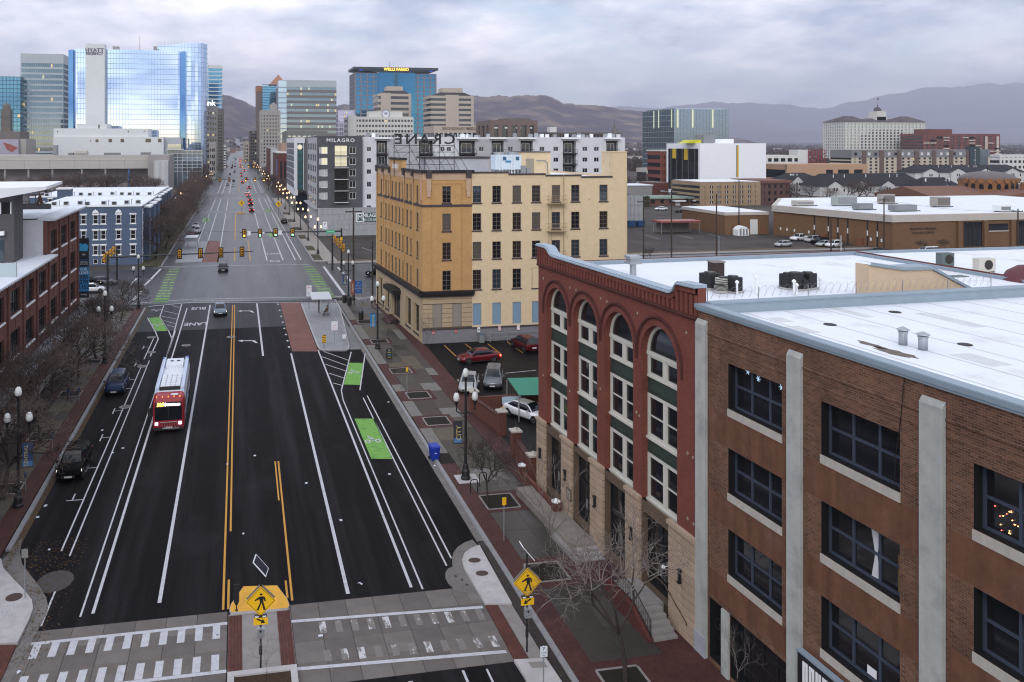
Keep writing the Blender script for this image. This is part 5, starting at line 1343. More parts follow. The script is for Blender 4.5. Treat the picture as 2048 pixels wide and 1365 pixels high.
 # ================================================================== blue apartment houses
BLUEB=brick('blue_brick',(0.080,0.112,0.175),(0.10,0.135,0.205),(0.07,0.10,0.155),0.3,0.1,0.012,0.12,0.8)
def blue_house(label,yF,uR,uL,vtop,depth,cols,rows,acs,seed):
 x1=XU(uR,yF);x0=XU(uL,yF);zt=ZV(vtop,x1,yF)
 r=thing('blue_apartments',label,'building',(x1,yF,0))
 f=Fac(r,x0-x1,0,0)
 Lw=x1-x0
 cx=[XU(u,yF)-x0 for u in cols]
 ops=[(c_-0.5,c_+0.5,a,b)for c_ in cx for a,b in rows]
 bops=[(c_-0.4,c_+0.4,0.25,1.2)for c_ in cx[1:4]]if rows[-1][0]>1.4 else[]
 m_=MB();wall_cells(m_,0,Lw,-0.2,zt,ops+bops,0,0.2);f.obj(m_,'wall',BLUEB)
 for a,b,c_,d in ops:
  window(f,(a+b)/2,c_,b-a,d-c_,0.06,1,2,WHITEM,GLASSD,0.1,0.08,(0.15,0.12,0.16),WHITEM,split=False,head=(0.18,0.12,0.28),hm=WHITEM)
 for a,b,c_,d in bops:
  window(f,(a+b)/2,c_,b-a,d-c_,0.06,1,1,WHITEM,GLASSD,0.07,0.08)
 g=Fac(r,0,0,math.pi/2)
 sx_=[2.5+5.0*k for k in range(int(depth/5))]
 ops=[(c_-0.5,c_+0.5,a,b)for c_ in sx_ for a,b in rows]
 m_=MB();wall_cells(m_,0,depth,-0.2,zt,ops,0,0.2);m_.quad((depth,0,0),(depth,Lw,0),(depth,Lw,zt),(depth,0,zt));g.obj(m_,'street_wall',BLUEB)
 for a,b,c_,d in ops:
  window(g,(a+b)/2,c_,b-a,d-c_,0.06,1,2,WHITEM,GLASSD,0.1,0.08,(0.15,0.12,0.16),WHITEM,split=False,head=(0.18,0.12,0.28),hm=WHITEM)
 for k in range(int(depth/10)): # bay columns on the street side
  m_=MB();m_.box(5+10*k,-1.0,0,9.2+10*k,-0.002,zt-0.6);g.obj(m_,'bay',BLUEB)
  m_=MB();m_.box(4.7+10*k,-1.4,zt-0.6,9.5+10*k,0.0,zt-0.25);g.obj(m_,'bay_cornice',WHITEM)
 for k in range(int(depth/5)):
  m_=MB();m_.cyl((1.0+5*k,-0.08,0),(1.0+5*k,-0.08,zt-0.5),0.07,n=5);g.obj(m_,'downpipe',WHITEM)
 m_=MB();m_.box(-0.1,-0.15,zt,Lw+0.15,0.3,zt+0.3);f.obj(m_,'parapet',WHITEM)
 m_=MB();m_.box(Lw-0.2,0.3,zt,Lw+0.15,depth,zt+0.3);f.obj(m_,'parapet',WHITEM)
 m_=MB();m_.quad((0,0.3,zt+0.02),(Lw-0.2,0.3,zt+0.02),(Lw-0.2,depth,zt+0.02),(0,depth,zt+0.02));f.obj(m_,'roof',ROOFW)
 rr=random.Random(seed)
 for k in range(acs):
  x=x0+Lw*(k+0.5)/acs+rr.uniform(-0.4,0.4);y=yF+3+rr.uniform(0,4)
  t_=thing('roof_air_conditioner','small pale cooler box on a white roof of the blue apartments','air conditioner',(x,y,zt+0.02),group='coolers on the blue apartment roofs')
  MB().box(-0.5,-0.4,0.1,0.5,0.4,0.85).build('casing',GALV,t_);MB().box(-0.36,-0.43,0.2,0.36,-0.402,0.75).build('grille',IRON,t_)
  if k%2:MB().lathe([(0.09,0),(0.09,0.9),(0.16,0.9),(0.16,1.05)],8,(0.9,0.3,0)).build('flue',GALV,t_)
 return r,f,x0,zt
r_,f_,x0_,zt_=blue_house('blue painted brick apartment house with white window trim at the street corner',176.0,283,60,413,36,[150,167,191,206.5,237,266],[(8.2,10.0),(5.1,6.9),(2.0,3.9)],9,1)
for u in(191,237):
 m_=MB();x=XU(u,176)-x0_;m_.prism_y([(x-0.6,10.4),(x+0.6,10.4),(x+0.45,10.8),(x+0.15,10.95),(x,11.15),(x-0.15,10.95),(x-0.45,10.8)],-0.1,0);f_.obj(m_,'crest',WHITEM)
r2_,f2_,x02_,zt2_=blue_house('second blue apartment house behind the first, white roof with many coolers',226.0,306,60,393,50,[100,130,160,190,220,250,280],[(8.6,10.3),(5.4,7.0),(2.0,3.6)],12,2)
m_=MB();x=XU(128,226)-x02_;m_.box(x-1.6,-0.2,8,x+1.6,3,zt2_+2.0);f2_.obj(m_,'stair_tower',BLUEB);m_=MB();m_.box(x-1.8,-0.4,zt2_+2.0,x+1.8,3.2,zt2_+2.35);f2_.obj(m_,'stair_tower_cap',WHITEM)
# ================================================================== skyline
def lit(n):return mat('lit_%s'%n,(0.4,0.35,0.2),0.6,emit={'warm':(1.0,0.72,0.32),'pale':(0.95,0.9,0.7),'green':(0.8,0.95,0.75)}[n],es={'warm':0.32,'pale':0.34,'green':0.3}[n])
LITS=[lit('warm'),lit('pale'),lit('green')]
def tower(name,label,u0,u1,y,vtop,depth,gm,sm,floors,sfrac=0.4,nx=0,ny=0,pw=0.35,z0=0.0,pm=None,proud=0.35,crown=None,cm=None,litn=0,side='L',group=None,roof=None,base=0.0,bm_=None,first=None,seed=0,x01=None,zt=None):
 """storeyed block: glass core, a band per floor and piers per bay"""
 if x01:x0,x1=x01
 else:x0,x1=XU(u0,y),XU(u1,y)
 xm=(x0+x1)/2
 zt=ZV(vtop,xm,y)if zt is None else zt
 W_=x1-x0
 t=thing(name,label,'building',(x0,y,z0),group=group)
 Hh=zt-z0
 p=proud
 MB().box(p,p,0,W_-p,depth-p,Hh-0.3).build('glazing',gm,t)
 zb=base
 if base:MB().box(-0.02,-0.02,0,W_+0.02,depth,base).build('base',bm_ or sm,t)
 fh=(Hh-base-(crown or 0))/floors
 me=MB().box(0,0,0,W_,depth,fh*sfrac).mesh(sm)
 for k in range(floors):
  put('floor_band',me,t,(0,0,zb+k*fh))
 ch=(crown or 0)+0.01
 MB().box(0,0,Hh-max(ch,fh*sfrac*0.8),W_,depth,Hh).build('crown',cm or sm,t)
 if roof:MB().box(0.2,0.2,Hh,W_-0.2,depth-0.2,Hh+0.05).build('roof',roof,t)
 pm=pm or sm
 if nx:
  d=W_/nx;w_=d*pw if pw<1 else pw
  me=MB().box(-w_/2,-0.02-p*0.2,zb,w_/2,p+0.1,Hh-(crown or 0)-0.02).mesh(pm)
  for i in range(nx+1):
   put('pier',me,t,(min(max(i*d,w_/2-0.01),W_-w_/2+0.01),0,0))
 if ny:
  d=depth/ny;w_=d*pw if pw<1 else pw
  if side=='L':me=MB().box(-0.02-p*0.2,-w_/2,zb,p+0.1,w_/2,Hh-(crown or 0)-0.03).mesh(pm);xx=0
  else:me=MB().box(-p-0.1,-w_/2,zb,0.02+p*0.2,w_/2,Hh-(crown or 0)-0.03).mesh(pm);xx=W_
  for i in range(ny+1):
   put('pier',me,t,(xx,min(max(i*d,w_/2),depth-w_/2),0))
 if litn:
  rr=random.Random(seed+5);n=nx or max(4,int(W_/3.2));d=W_/n
  me=[MB().quad((0,0,0),(d*0.8,0,0),(d*0.8,0,fh*(1-sfrac)*0.85),(0,0,fh*(1-sfrac)*0.85)).mesh(q)for q in LITS]
  for k in range(litn):
   i,j=rr.randrange(n),rr.randrange(floors)
   put('lit_window',rr.choice(me),t,(i*d+d*0.1,p-0.06,zb+j*fh+fh*sfrac))
 return t,W_,Hh
def glass(name,col,rough=0.05,metal=0.85):return mat(name,col,rough,0.8,metal=metal)
CONCG=mat('tower_concrete',(0.33,0.31,0.29),0.85,0.3,var=0.1,vscale=0.2)
CONCK=mat('tower_concrete_dark',(0.15,0.135,0.125),0.85,0.3,var=0.1,vscale=0.2)
GDK=mat('tower_glass_dark',(0.018,0.022,0.03),0.08,0.8)
GBL=glass('tower_glass_blue',(0.10,0.26,0.38))
GTE=glass('tower_glass_teal',(0.11,0.26,0.36))
GPA=glass('tower_glass_pale',(0.36,0.45,0.50))
HG=glass('hotel_glass',(0.60,0.72,0.90),0.03,0.95)
HGD=glass('hotel_glass_deep',(0.12,0.26,0.50),0.04,0.9)
LOUV=mat('crown_louvre',(0.42,0.46,0.49),0.6,0.4,var=0.1,vscale=0.3)
WHT=mat('tower_white',(0.62,0.62,0.60),0.8,0.3,var=0.05,vscale=0.2)
TAN=mat('tower_tan',(0.48,0.41,0.34),0.85,0.3,var=0.05,vscale=0.2)
MUL=mat('mullion_grey',(0.30,0.36,0.42),0.5,0.5)
# left edge towers
tower('glass_tower','teal blue glass tower partly hidden by the banded glass tower',-60,41,690,153,40,GTE,mat('band_teal',(0.06,0.17,0.24),0.5),24,0.18,14,0,0.06,pm=mat('band_teal',(0.06,0.17,0.24)),litn=5)
tower('office_tower','banded pale and dark glass office tower with louvred crown',41,127,700,108,46,glass('bank_glass',(0.16,0.22,0.26)),mat('band_pale',(0.42,0.47,0.50),0.5,0.5),20,0.34,20,10,0.05,pm=MUL,crown=7.5,cm=LOUV,litn=10,side='R',seed=4)
# the big hotel: rounded slab, taller fin tower, white core, podium
ht=thing('glass_hotel','huge mirror glass hotel with white lift core and rounded corner tower','building',(0,0,0))
yH=600.0
def hx(u):return XU(u,yH)
zS,zT=ZV(100,hx(250),yH),ZV(81,hx(390),yH)
m_=MB()
def rounded(x0,x1,y0,y1,r,left=True,right=True,n=7):
 P_=[]
 if left:P_+=[(x0+r-r*math.cos(math.pi/2*k/n),y0+r-r*math.sin(math.pi/2*k/n))for k in range(n+1)]
 else:P_+=[(x0,y0)]
 if right:P_+=[(x1-r+r*math.sin(math.pi/2*k/n),y0+r-r*math.cos(math.pi/2*k/n))for k in range(n+1)]
 else:P_+=[(x1,y0)]
 return P_+[(x1,y1),(x0,y1)]
slabp=rounded(hx(138),hx(372),yH,yH+26,5.5)
m_.prism(slabp,0,zS);m_.build('guest_slab',HG,ht)
def grid_on(parent,P_,z0,z1,fh,step,m,closed=False,d=0.16,name='mullion_grid'):
 g=MB()
 for(xa,ya),(xb,yb)in zip(P_[:-1],P_[1:]):
  ln=math.hypot(xb-xa,yb-ya);n=max(1,int(ln/step));tx,ty=(xb-xa)/ln,(yb-ya)/ln;nx_,ny_=ty,-tx
  for k in range(n):
   x,y=xa+tx*ln*k/n,ya+ty*ln*k/n
   g.quad((x-tx*.07+nx_*d,y-ty*.07+ny_*d,z0),(x+tx*.07+nx_*d,y+ty*.07+ny_*d,z0),(x+tx*.07+nx_*d,y+ty*.07+ny_*d,z1),(x-tx*.07+nx_*d,y-ty*.07+ny_*d,z1))
  z=z0
  while z<z1:
   g.quad((xa+nx_*d,ya+ny_*d,z),(xb+nx_*d,yb+ny_*d,z),(xb+nx_*d,yb+ny_*d,z+0.28),(xa+nx_*d,ya+ny_*d,z+0.28));z+=fh
 o=g.build(name,m,parent);o['kind']='stuff';return o
grid_on(ht,slabp[:-2],0,zS,3.45,1.9,mat('hotel_mullion',(0.40,0.50,0.66),0.5,0.5))
yT=yH+4
twr=rounded(hx(312),XU(413,yT),yT+10,yT+44,11,left=False)
tp=[]
m_=MB();n=len(twr);zl=ZV(88,hx(312),yH)
def zt_at(x):return zl+(zT-zl)*min(1,(x-hx(312))/(XU(385,yT)-hx(312)))
m_.add([(x,y,0)for x,y in twr]+[(x,y,zt_at(x))for x,y in twr],[(i,(i+1)%n,n+(i+1)%n,n+i)for i in range(n)]+[tuple(range(n,2*n))]);m_.build('corner_tower',HG,ht,fix=True)
grid_on(ht,twr[:-2],0,zT,3.45,2.2,MATS['hotel_mullion'])
m_=MB();m_.box(hx(361),yH-0.6,0,hx(371),yH+2,zS-1);m_.build('dark_glass_strip',HGD,ht)
m_=MB();m_.prism([(hx(137),yH-0.4),(hx(147),yH-0.8),(hx(147),yH+3),(hx(137),yH+3)],0,zS-1);m_.build('dark_glass_strip',HGD,ht)
m_=MB();m_.box(hx(174),yH-6,0,hx(212),yH+2,ZV(90,hx(190),yH));m_.build('lift_core',mat('core_white',(0.64,0.66,0.66),0.8,0.3,var=0.04,vscale=0.3),ht)
core=MATS['core_white']
sign_text('lettering','HYATT',3.4,mat('sign_grey',(0.10,0.11,0.14),0.6),ht,(hx(192),yH-6.2,ZV(103,hx(192),yH)),0,1.1,0.05,0.08)
sign_text('lettering','REGENCY',2.5,MATS['sign_grey'],ht,(hx(192),yH-6.2,ZV(109.5,hx(192),yH)),0,1.0,0.05,0.06)
for u0,u1,v0,v1 in((224,236,92,99),(306,312,92,99)):
 m_=MB();m_.box(hx(u0),yH+3,zS-1,hx(u1),yH+8,ZV(v0,hx(u0),yH));m_.build('roof_plant',CONCG,ht)
m_=MB();m_.cyl((hx(278),yH+5,zS),(hx(278),yH+5,zS+11),0.25,0.08,5);m_.build('mast',CONCG,ht)
# podium
pd=thing('hotel_podium','plain white stepped podium block below the mirror glass hotel','building',(0,0,0))
yP=560.0
def px_(u):return XU(u,yP)
for u0,u1,v0,d in((106,327,274,0),(106,296,257,1.5),(151,212,248,3)):
 m_=MB();m_.box(px_(u0),yP+d,0,px_(u1),yP+22+d,ZV(v0,px_(u0),yP));m_.build('wall_block',core,pd)
m_=MB();m_.box(px_(327),yP+4,0,px_(361),yP+26,ZV(275,px_(327),yP));m_.build('grey_wing',mat('wing_grey',(0.42,0.46,0.48),0.7,0.3),pd)
for u,w_,v0,v1 in((191,6,279,285),(217,7,278,285),(241,7,278,285),(291,11,278,285),(316,7,278,285),(195,3,249.5,258),(113,2,262,265),(255,2,262,265),(287,2,262,264),(180,2,280,283)):
 m_=MB();yy=yP-0.06 if v0>270 else yP+1.44;yy=yP+2.94 if v0<255 else yy;m_.box(px_(u),yy,ZV(v1,px_(u),yP),px_(u+w_),yy+0.05,ZV(v0,px_(u),yP));m_.build('window',GDK,pd)
 # glazed lobby at the corner
lob=thing('glazed_lobby','white framed glazed lobby and stair at the hotel corner','building',(0,0,0))
yL=520.0
def lx(u):return XU(u,yL)
m_=MB();m_.box(lx(335),yL,0,lx(404),yL+20,ZV(301,lx(360),yL));m_.build('glazing',GPA,lob)
for k in range(8):
 u=335+69*k/7;m_=MB();m_.box(lx(u)-0.12,yL-0.25,0,lx(u)+0.12,yL-0.01,ZV(301,lx(u),yL));m_.build('mullion',WHT,lob)
for k in range(7):
 z=ZV(301+k*7,lx(360),yL);m_=MB();m_.box(lx(335),yL-0.2,z-0.15,lx(404),yL-0.02,z+0.1);m_.build('transom',WHT,lob)
m_=MB();m_.box(lx(333),yL-3,ZV(300,lx(360),yL),lx(364),yL+20,ZV(298,lx(360),yL));m_.build('roof',WHT,lob)
m_=MB();m_.box(lx(335),yL+1,ZV(298,lx(360),yL),lx(362),yL+15,ZV(289,lx(360),yL));m_.build('upper_glazing',GPA,lob)
# convention hall: long pale roof band over a shaded recess
ch=thing('convention_hall','long low convention hall with pale roof band and recessed colonnade','building',(0,0,0))
yC=470.0
def cx_(u):return XU(u,yC)
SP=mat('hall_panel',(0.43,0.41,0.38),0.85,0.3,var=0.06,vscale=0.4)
z_t,z_b,z_m=ZV(311,cx_(150),yC),ZV(338,cx_(150),yC),ZV(321,cx_(150),yC)
for k in range(10):
 ua,ub=-200+k*50,-200+(k+1)*50-0.25
 m_=MB();m_.box(cx_(ua),yC,z_m,cx_(ub),yC+40,z_t);m_.build('panel',SP,ch);m_=MB();m_.box(cx_(ua),yC-1.0,z_b,cx_(ub),yC+40,z_m-0.08);m_.build('panel',SP,ch)
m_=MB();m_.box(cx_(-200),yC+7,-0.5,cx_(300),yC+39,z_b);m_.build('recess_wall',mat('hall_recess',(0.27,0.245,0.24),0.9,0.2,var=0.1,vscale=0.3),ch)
for u in(-40,10,57,105,164,211):
 m_=MB();m_.cyl((cx_(u),yC,-0.5),(cx_(u),yC,z_b),0.5,n=8);m_.build('column',CONCG,ch)
m_=MB();m_.box(cx_(256),yC-0.5,-0.5,cx_(259.5),yC+0.5,z_b);m_.build('blue_post',mat('post_blue',(0.03,0.10,0.26),0.6),ch)
m_=MB();m_.box(cx_(298),yC-6,-0.5,cx_(340),yC+30,z_t);m_.build('end_block',mat('hall_end',(0.30,0.275,0.27),0.85,0.3,var=0.06,vscale=0.4),ch)
m_=MB();m_.box(cx_(312),yC-12,-0.5,cx_(339),yC-6,ZV(321,cx_(320),yC));sc_=m_.build('screen',mat('screen_white',(0.5,0.53,0.57),0.6,0.3),ch)
for k in range(12):
 m_=MB();x=cx_(312)+k*(cx_(339)-cx_(312))/11.5;m_.box(x,yC-12.3,-0.5,x+0.25,yC-12.01,ZV(321,cx_(320),yC));m_.build('fin',WHT,sc_)
for u,w_,v0 in((141,26,302),(202,32,306),(277,19,305),(128,10,306),(98,7,291)):
 t_=thing('hall_roof_unit','boxy rooftop plant unit on the long convention hall','roof plant',(cx_(u),yC+10,z_t),group='plant units on the convention hall roof');hh=ZV(v0,cx_(u),yC+10)-z_t
 MB().box(0,0,0,cx_(u+w_)-cx_(u),5,max(1.2,hh)).build('casing',SP if u==141 else GREYM,t_);MB().box(0.2,-0.06,0.3,cx_(u+w_)-cx_(u)-0.2,-0.001,0.8).build('grille',CONCK,t_)
 # mural block, dark drum, small roofs at far left
t_=thing('mural_building','low building with red and white painted wall near the banded tower','building',(0,0,0));yy=520
MB().box(XU(-60,yy),yy,0,XU(37,yy),yy+30,ZV(279,XU(0,yy),yy)).build('wall',mat('mural_lilac',(0.33,0.31,0.38),0.8),t_)
MB().prism_y([(XU(6,yy),ZV(285,XU(6,yy),yy)),(XU(20,yy),ZV(289,XU(6,yy),yy)),(XU(36,yy),ZV(296,XU(6,yy),yy)),(XU(24,yy),ZV(305,XU(6,yy),yy)),(XU(14,yy),ZV(300,XU(6,yy),yy))],yy-0.1,yy-0.01).build('red_mural',mat('mural_red',(0.28,0.08,0.06),0.8),t_)
MB().box(XU(-60,yy),yy+4,ZV(279,XU(0,yy),yy),XU(36,yy),yy+26,ZV(263,XU(0,yy),yy)).build('grey_attic',CONCK,t_);MB().box(XU(37.01,yy),yy+2,0,XU(50,yy),yy+26,ZV(278,XU(0,yy),yy)).build('side_block',CONCG,t_)
t_=thing('reflected_tower','dark slender stepped tower reflected among the glass towers','building',(XU(11,600),600,0));zz=ZV(207,XU(11,600),600)  # solid block built in place of a reflection in the tower glass
MB().box(-3,0,0,3,6,zz-4).build('shaft',CONCK,t_);MB().lathe([(2.6,zz-4),(2.4,zz-1.5),(1.2,zz),(0.1,zz+0.4)],10,(0,3,0)).build('dome',CONCK,t_)
for k in range(6):MB().box(-3.1,-0.1,zz-10-k*4.5,3.1,0.0,zz-8-k*4.5).build('floor_band',GDK,t_)
# bank tower and neighbours between hotel and street
tower('white_tower','slim white and blue glass residential tower behind the bank block',417,444,820,131,22,GBL,WHT,26,0.25,0,0,side='R',crown=3)
t_,W_,H_=tower('bank_block','dark banded concrete bank block with illuminated rooftop lettering',414,434,640,213,40,GDK,CONCG,13,0.55,4,6,0.25,side='R',litn=4)
sign_text('lettering','nk',5.5,mat('sign_lit_white',(0.8,0.8,0.8),0.5,emit=(1,1,1),es=1.2),t_,(W_*0.45,-0.5,H_+2.3),0,1.0,0.1,0.1)
tower('grey_office','narrow brown grey office slab with number sign on its corner',434,446,760,218,30,GDK,CONCK,20,0.5,2,6,0.3,side='R')
t_,W_,H_=tower('corner_office','pale corner office block with vertical street number sign',419,431,590,285,24,GDK,CONCG,6,0.5,3,4,0.3,side='R')
for k,ch_ in enumerate('175'):sign_text('lettering',ch_,3.2,BLACKM,t_,(W_*0.7,-0.3,H_*(0.8-0.2*k)),0,1,0.05,0.05)
tower('striped_apartments','white balconied apartment slab deep in the street canyon beside the grey office',444,452,900,290,40,GDK,WHT,9,0.5,side='R',litn=2)
# right of the street
tower('canyon_office','dark narrow office block beside the pale punched tower',500,514,900,262,60,GDK,CONCK,12,0.45,3,8,0.3,litn=3)
tower('canyon_block','small beige shopfront block deep in the street canyon',487,502,1150,283,60,GDK,mat('beige_far',(0.36,0.30,0.26),0.85),6,0.5,3,8,0.4,litn=3)
t_,W_,H_=tower('concrete_tower','pale concrete tower with rows of small square windows',520,561,640,221,34,GDK,CONCG,14,0.5,7,8,0.52,litn=6,crown=3.5,seed=2,base=9)
MB().box(W_*.5,5,H_,W_*.85,18,H_+4.2).build('penthouse',CONCG,t_);MB().prism_y([(W_*.5,H_+4.2),(W_*.85,H_+4.2),(W_*.67,H_+6.5)],5,18).build('penthouse_roof',CONCG,t_,fix=True)
# pyramid topped tower
t_=thing('pyramid_tower','brown granite and blue glass tower with terracotta pyramid roof','building',(0,0,0));yq=980.0
def qx(u):return XU(u,yq)
BRN=mat('granite_brown',(0.19,0.14,0.125),0.8,0.3,var=0.05,vscale=0.2);TER=mat('terracotta_roof',(0.33,0.15,0.095),0.8)
MB().box(qx(512.5),yq+6,0,qx(540),yq+40,ZV(172,qx(520),yq)).build('granite_shaft',BRN,t_);MB().box(qx(512.2),yq+5.6,ZV(183,qx(520),yq),qx(538),yq+40,ZV(171.5,qx(520),yq)).build('terracotta_attic',TER,t_)
o=MB().box(qx(525),yq,0,qx(553),yq+40,ZV(172,qx(540),yq)).build('glass_shaft',GBL,t_);MB().box(qx(552),yq-1,0,qx(565),yq+40,ZV(176,qx(540),yq)).build('granite_shaft',BRN,t_)
for k in range(30):MB().box(qx(525)-0.1,yq-0.15,6+k*3.0,qx(553),yq,6.7+k*3.0).build('floor_band',mat('band_navy',(0.06,0.10,0.16),0.5),o)
xa,xb=qx(537),qx(575);zb,za=ZV(171,qx(555),yq),ZV(148,qx(560),yq)
MB().add([(xa,yq,zb),(xb,yq,zb),(xb,yq+24,zb),(xa,yq+24,zb),((xa+xb)/2+1,yq+12,za)],[(0,1,4),(1,2,4),(2,3,4),(3,0,4)]).build('pyramid_roof',TER,t_)
# banded glass office
t_,W_,H_=tower('glass_office','pale glass office tower striped with brown floor bands, many rooms lit',558,673,860,161,50,mat('office_glass',(0.20,0.27,0.29),0.08,0.8,metal=0.6),mat('band_brown',(0.17,0.15,0.14),0.7),15,0.48,30,8,0.05,pm=MUL,crown=7,cm=LOUV,litn=45,seed=8)
MB().box(-0.6,-0.6,0,W_*0.13,10,H_-1).build('corner_glazing',GPA,t_);
for k in range(16):MB().box(-0.7,-0.7,3+k*(H_-6)/16,W_*0.135,10.1,4.2+k*(H_-6)/16).build('corner_band',MUL,t_)
tower('teal_block','grey green low office with pale blue windows in front of glass office',573,655,430,262,40,GPA,mat('olive_grey',(0.16,0.165,0.16),0.8),5,0.5,8,4,0.3,litn=5)
# Wells Fargo
t_,W_,H_=tower('capped_tower','blue glass tower with wide dark roof canopy and gold sign',709,873,1300,147,60,glass('wf_glass',(0.045,0.20,0.33)),mat('wf_band',(0.19,0.19,0.22),0.7),19,0.22,13,6,0.22,pm=mat('wf_band',(0.19,0.19,0.22)),proud=0.5)
RC=mat('canopy_green_black',(0.025,0.045,0.05),0.5)
MB().box(W_*0.29,-1.8,0,W_*0.73,5,H_+2).build('centre_bay',MATS['wf_glass'],t_)
MB().box(W_*0.475,-2.1,0,W_*0.525,-1.7,H_).build('centre_rib',mat('rib_teal',(0.02,0.12,0.20),0.4),t_)
MB().add([(-2,-4,H_+9),(W_+2,-4,H_+9),(W_+2,60,H_+9),(-2,60,H_+9),(W_*0.28,-3,H_+1),(W_*0.72,-3,H_+1),(W_*0.72,55,H_+1),(W_*0.28,55,H_+1),(-2,-4,H_+5.5),(W_+2,-4,H_+5.5),(W_+2,60,H_+5.5),(-2,60,H_+5.5)],[(0,1,2,3),(8,9,1,0),(9,10,2,1),(11,8,0,3),(4,5,9,8),(5,6,10,9),(7,4,8,11)]).build('roof_canopy',RC,t_,fix=True)
for sx in(0.13,0.87):MB().box(W_*sx-10,-2.5,H_+3.6,W_*sx+10,-2.0,H_+4.6).build('blue_light_strip',mat('blue_lamp',(0.02,0.05,0.5),0.5,emit=(0.05,0.12,1.0),es=1.2),t_)
sign_text('lettering','WELLS FARGO',6.4,mat('gold_lit',(0.7,0.4,0.05),0.5,emit=(1.0,0.55,0.08),es=1.3),t_,(W_*0.5,-4.3,H_+5.6),0,0.95,0.1,0.15)
MB().lathe([(6,0),(5,2),(1,2.5)],10,(W_*0.45,20,H_+9)).build('roof_drum',RC,t_);MB().cyl((W_*.45,20,H_+9),(W_*.45,20,H_+21),0.4,0.1,5).build('mast',RC,t_)
# tan hotel towers
for lab,u0,u1,vt,yy,uc in(('tan concrete hotel tower with dark window bands beside the white hotel',756,822,188,1010,772),('broad tan concrete tower with dark window bands and bare lift core',861,947,192,960,905)):
 t_,W_,H_=tower('tan_tower',lab,u0,u1,yy,vt,40,GDK,TAN,13 if u0>800 else 12,0.5,0,0,proud=0.8,crown=3)
 a=(uc-u0)/(u1-u0)*W_
 MB().box(a-W_*0.16,-0.4,0,a+W_*0.14,3,H_+1).build('blank_strip',TAN,t_)
 MB().box(W_-3,-0.3,0,W_+0.2,3,H_+0.5).build('blank_strip',TAN,t_);MB().box(W_*0.3,6,H_,W_*0.78,26,H_+9.5).build('lift_house',TAN,t_)
 MB().prism_y([(0.5,H_),(W_-0.5,H_),(W_*0.8,H_+4),(W_*0.25,H_+4)],3,36).build('mansard',mat('mansard_dark',(0.06,0.055,0.06),0.8),t_,fix=True)
 # white hotel with round emblem
t_,W_,H_=tower('white_hotel','low white hotel with ribbon windows and round blue emblem',697,827,900,234,40,GDK,mat('hotel_white',(0.62,0.61,0.57),0.8),9,0.55,20,0,0.3,pm=mat('hotel_white',(0.62,0.61,0.57)),litn=4,crown=3)
MB().box(-0.5,-1,0,W_*0.12,6,H_+1.2).build('stair_tower',MATS['hotel_white'],t_);MB().box(W_*0.32,4,H_,W_*0.84,20,H_+6).build('attic',MATS['hotel_white'],t_)
o=MB().lathe([(4.0,0),(4.0,0.1)],20).build('emblem',mat('emblem_white',(0.7,0.7,0.75),0.6),t_,(W_*0.58,3.6,H_+3.4));o.rotation_euler=(math.pi/2,0,0)
o=MB().lathe([(4.6,0),(4.6,0.1)],24).build('emblem_ring',mat('emblem_navy',(0.02,0.06,0.2),0.5),t_,(W_*0.58,3.9,H_+3.4));o.rotation_euler=(math.pi/2,0,0)
sign_text('lettering','H',4.2,MATS['emblem_navy'],t_,(W_*0.58,3.4,H_+3.4),0,1,0.05,0.1)
tower('lilac_tower','lilac and white chequered glass tower behind the white hotel',676,710,1120,221,30,glass('lilac_glass',(0.45,0.42,0.60)),mat('lilac_band',(0.55,0.55,0.62),0.6),12,0.25,9,0,0.3,pm=mat('lilac_band',(0.55,0.55,0.62)),litn=8)
t_,W_,H_=tower('media_building','tan low building with roof lettering and tall dark windows',868,972,700,252,40,GDK,TAN,1,0.05,11,0,0.3,crown=6.0,pm=WHT,base=8)
sign_text('lettering','BROADWAY MEDIA',3.4,mat('sign_brown',(0.2,0.14,0.1),0.6),t_,(W_*0.5,-0.4,H_-2.4),0,1.05,0.05,0.05)
t_,W_,H_=tower('brown_office','squat dark brown concrete office with deep vertical window bays',981,1075,640,241,40,GDK,mat('brown_concrete',(0.16,0.115,0.095),0.85),1,0.05,5,3,0.38,crown=4.0,pm=mat('brown_concrete',(0.16,0.115,0.095)),proud=1.2)
MB().box(W_*0.4,4,H_,W_*0.9,30,H_+1.8).build('roof_plant',CONCK,t_)
for k in range(4):MB().box(W_*(0.06+0.24*k),0.2,H_-6.6,W_*(0.17+0.24*k),0.8,H_-5.4).build('white_band',WHT,t_)
t_=thing('turreted_hotel','old brown hotel roofline with pointed black turret','building',(0,0,0));yy=620
MB().box(XU(1097,yy),yy,0,XU(1240,yy),yy+40,ZV(268,XU(1150,yy),yy)).build('wall',mat('old_hotel_brown',(0.17,0.13,0.11),0.85),t_);MB().box(XU(1094,yy),yy-1.2,ZV(268,XU(1150,yy),yy),XU(1243,yy),yy+40,ZV(265,XU(1150,yy),yy)).build('cornice',CONCK,t_)
xx=XU(1229,yy);zz=ZV(268,xx,yy);MB().lathe([(2.6,zz-4),(2.6,zz+1),(1.6,zz+4),(0.6,zz+7),(0.05,zz+12)],10,(xx,yy,0)).build('turret',CONCK,t_)
MB().box(XU(1105,yy),yy+5,ZV(265,XU(1150,yy),yy),XU(1118,yy),yy+12,ZV(254,XU(1110,yy),yy)).build('water_tank',WHT,t_)
for k in range(22):xx=XU(1100+6.3*k,yy);MB().box(xx,yy-0.3,ZV(276,xx,yy),xx+1.1,yy-0.02,ZV(270.5,xx,yy)).build('window',GDK,t_)
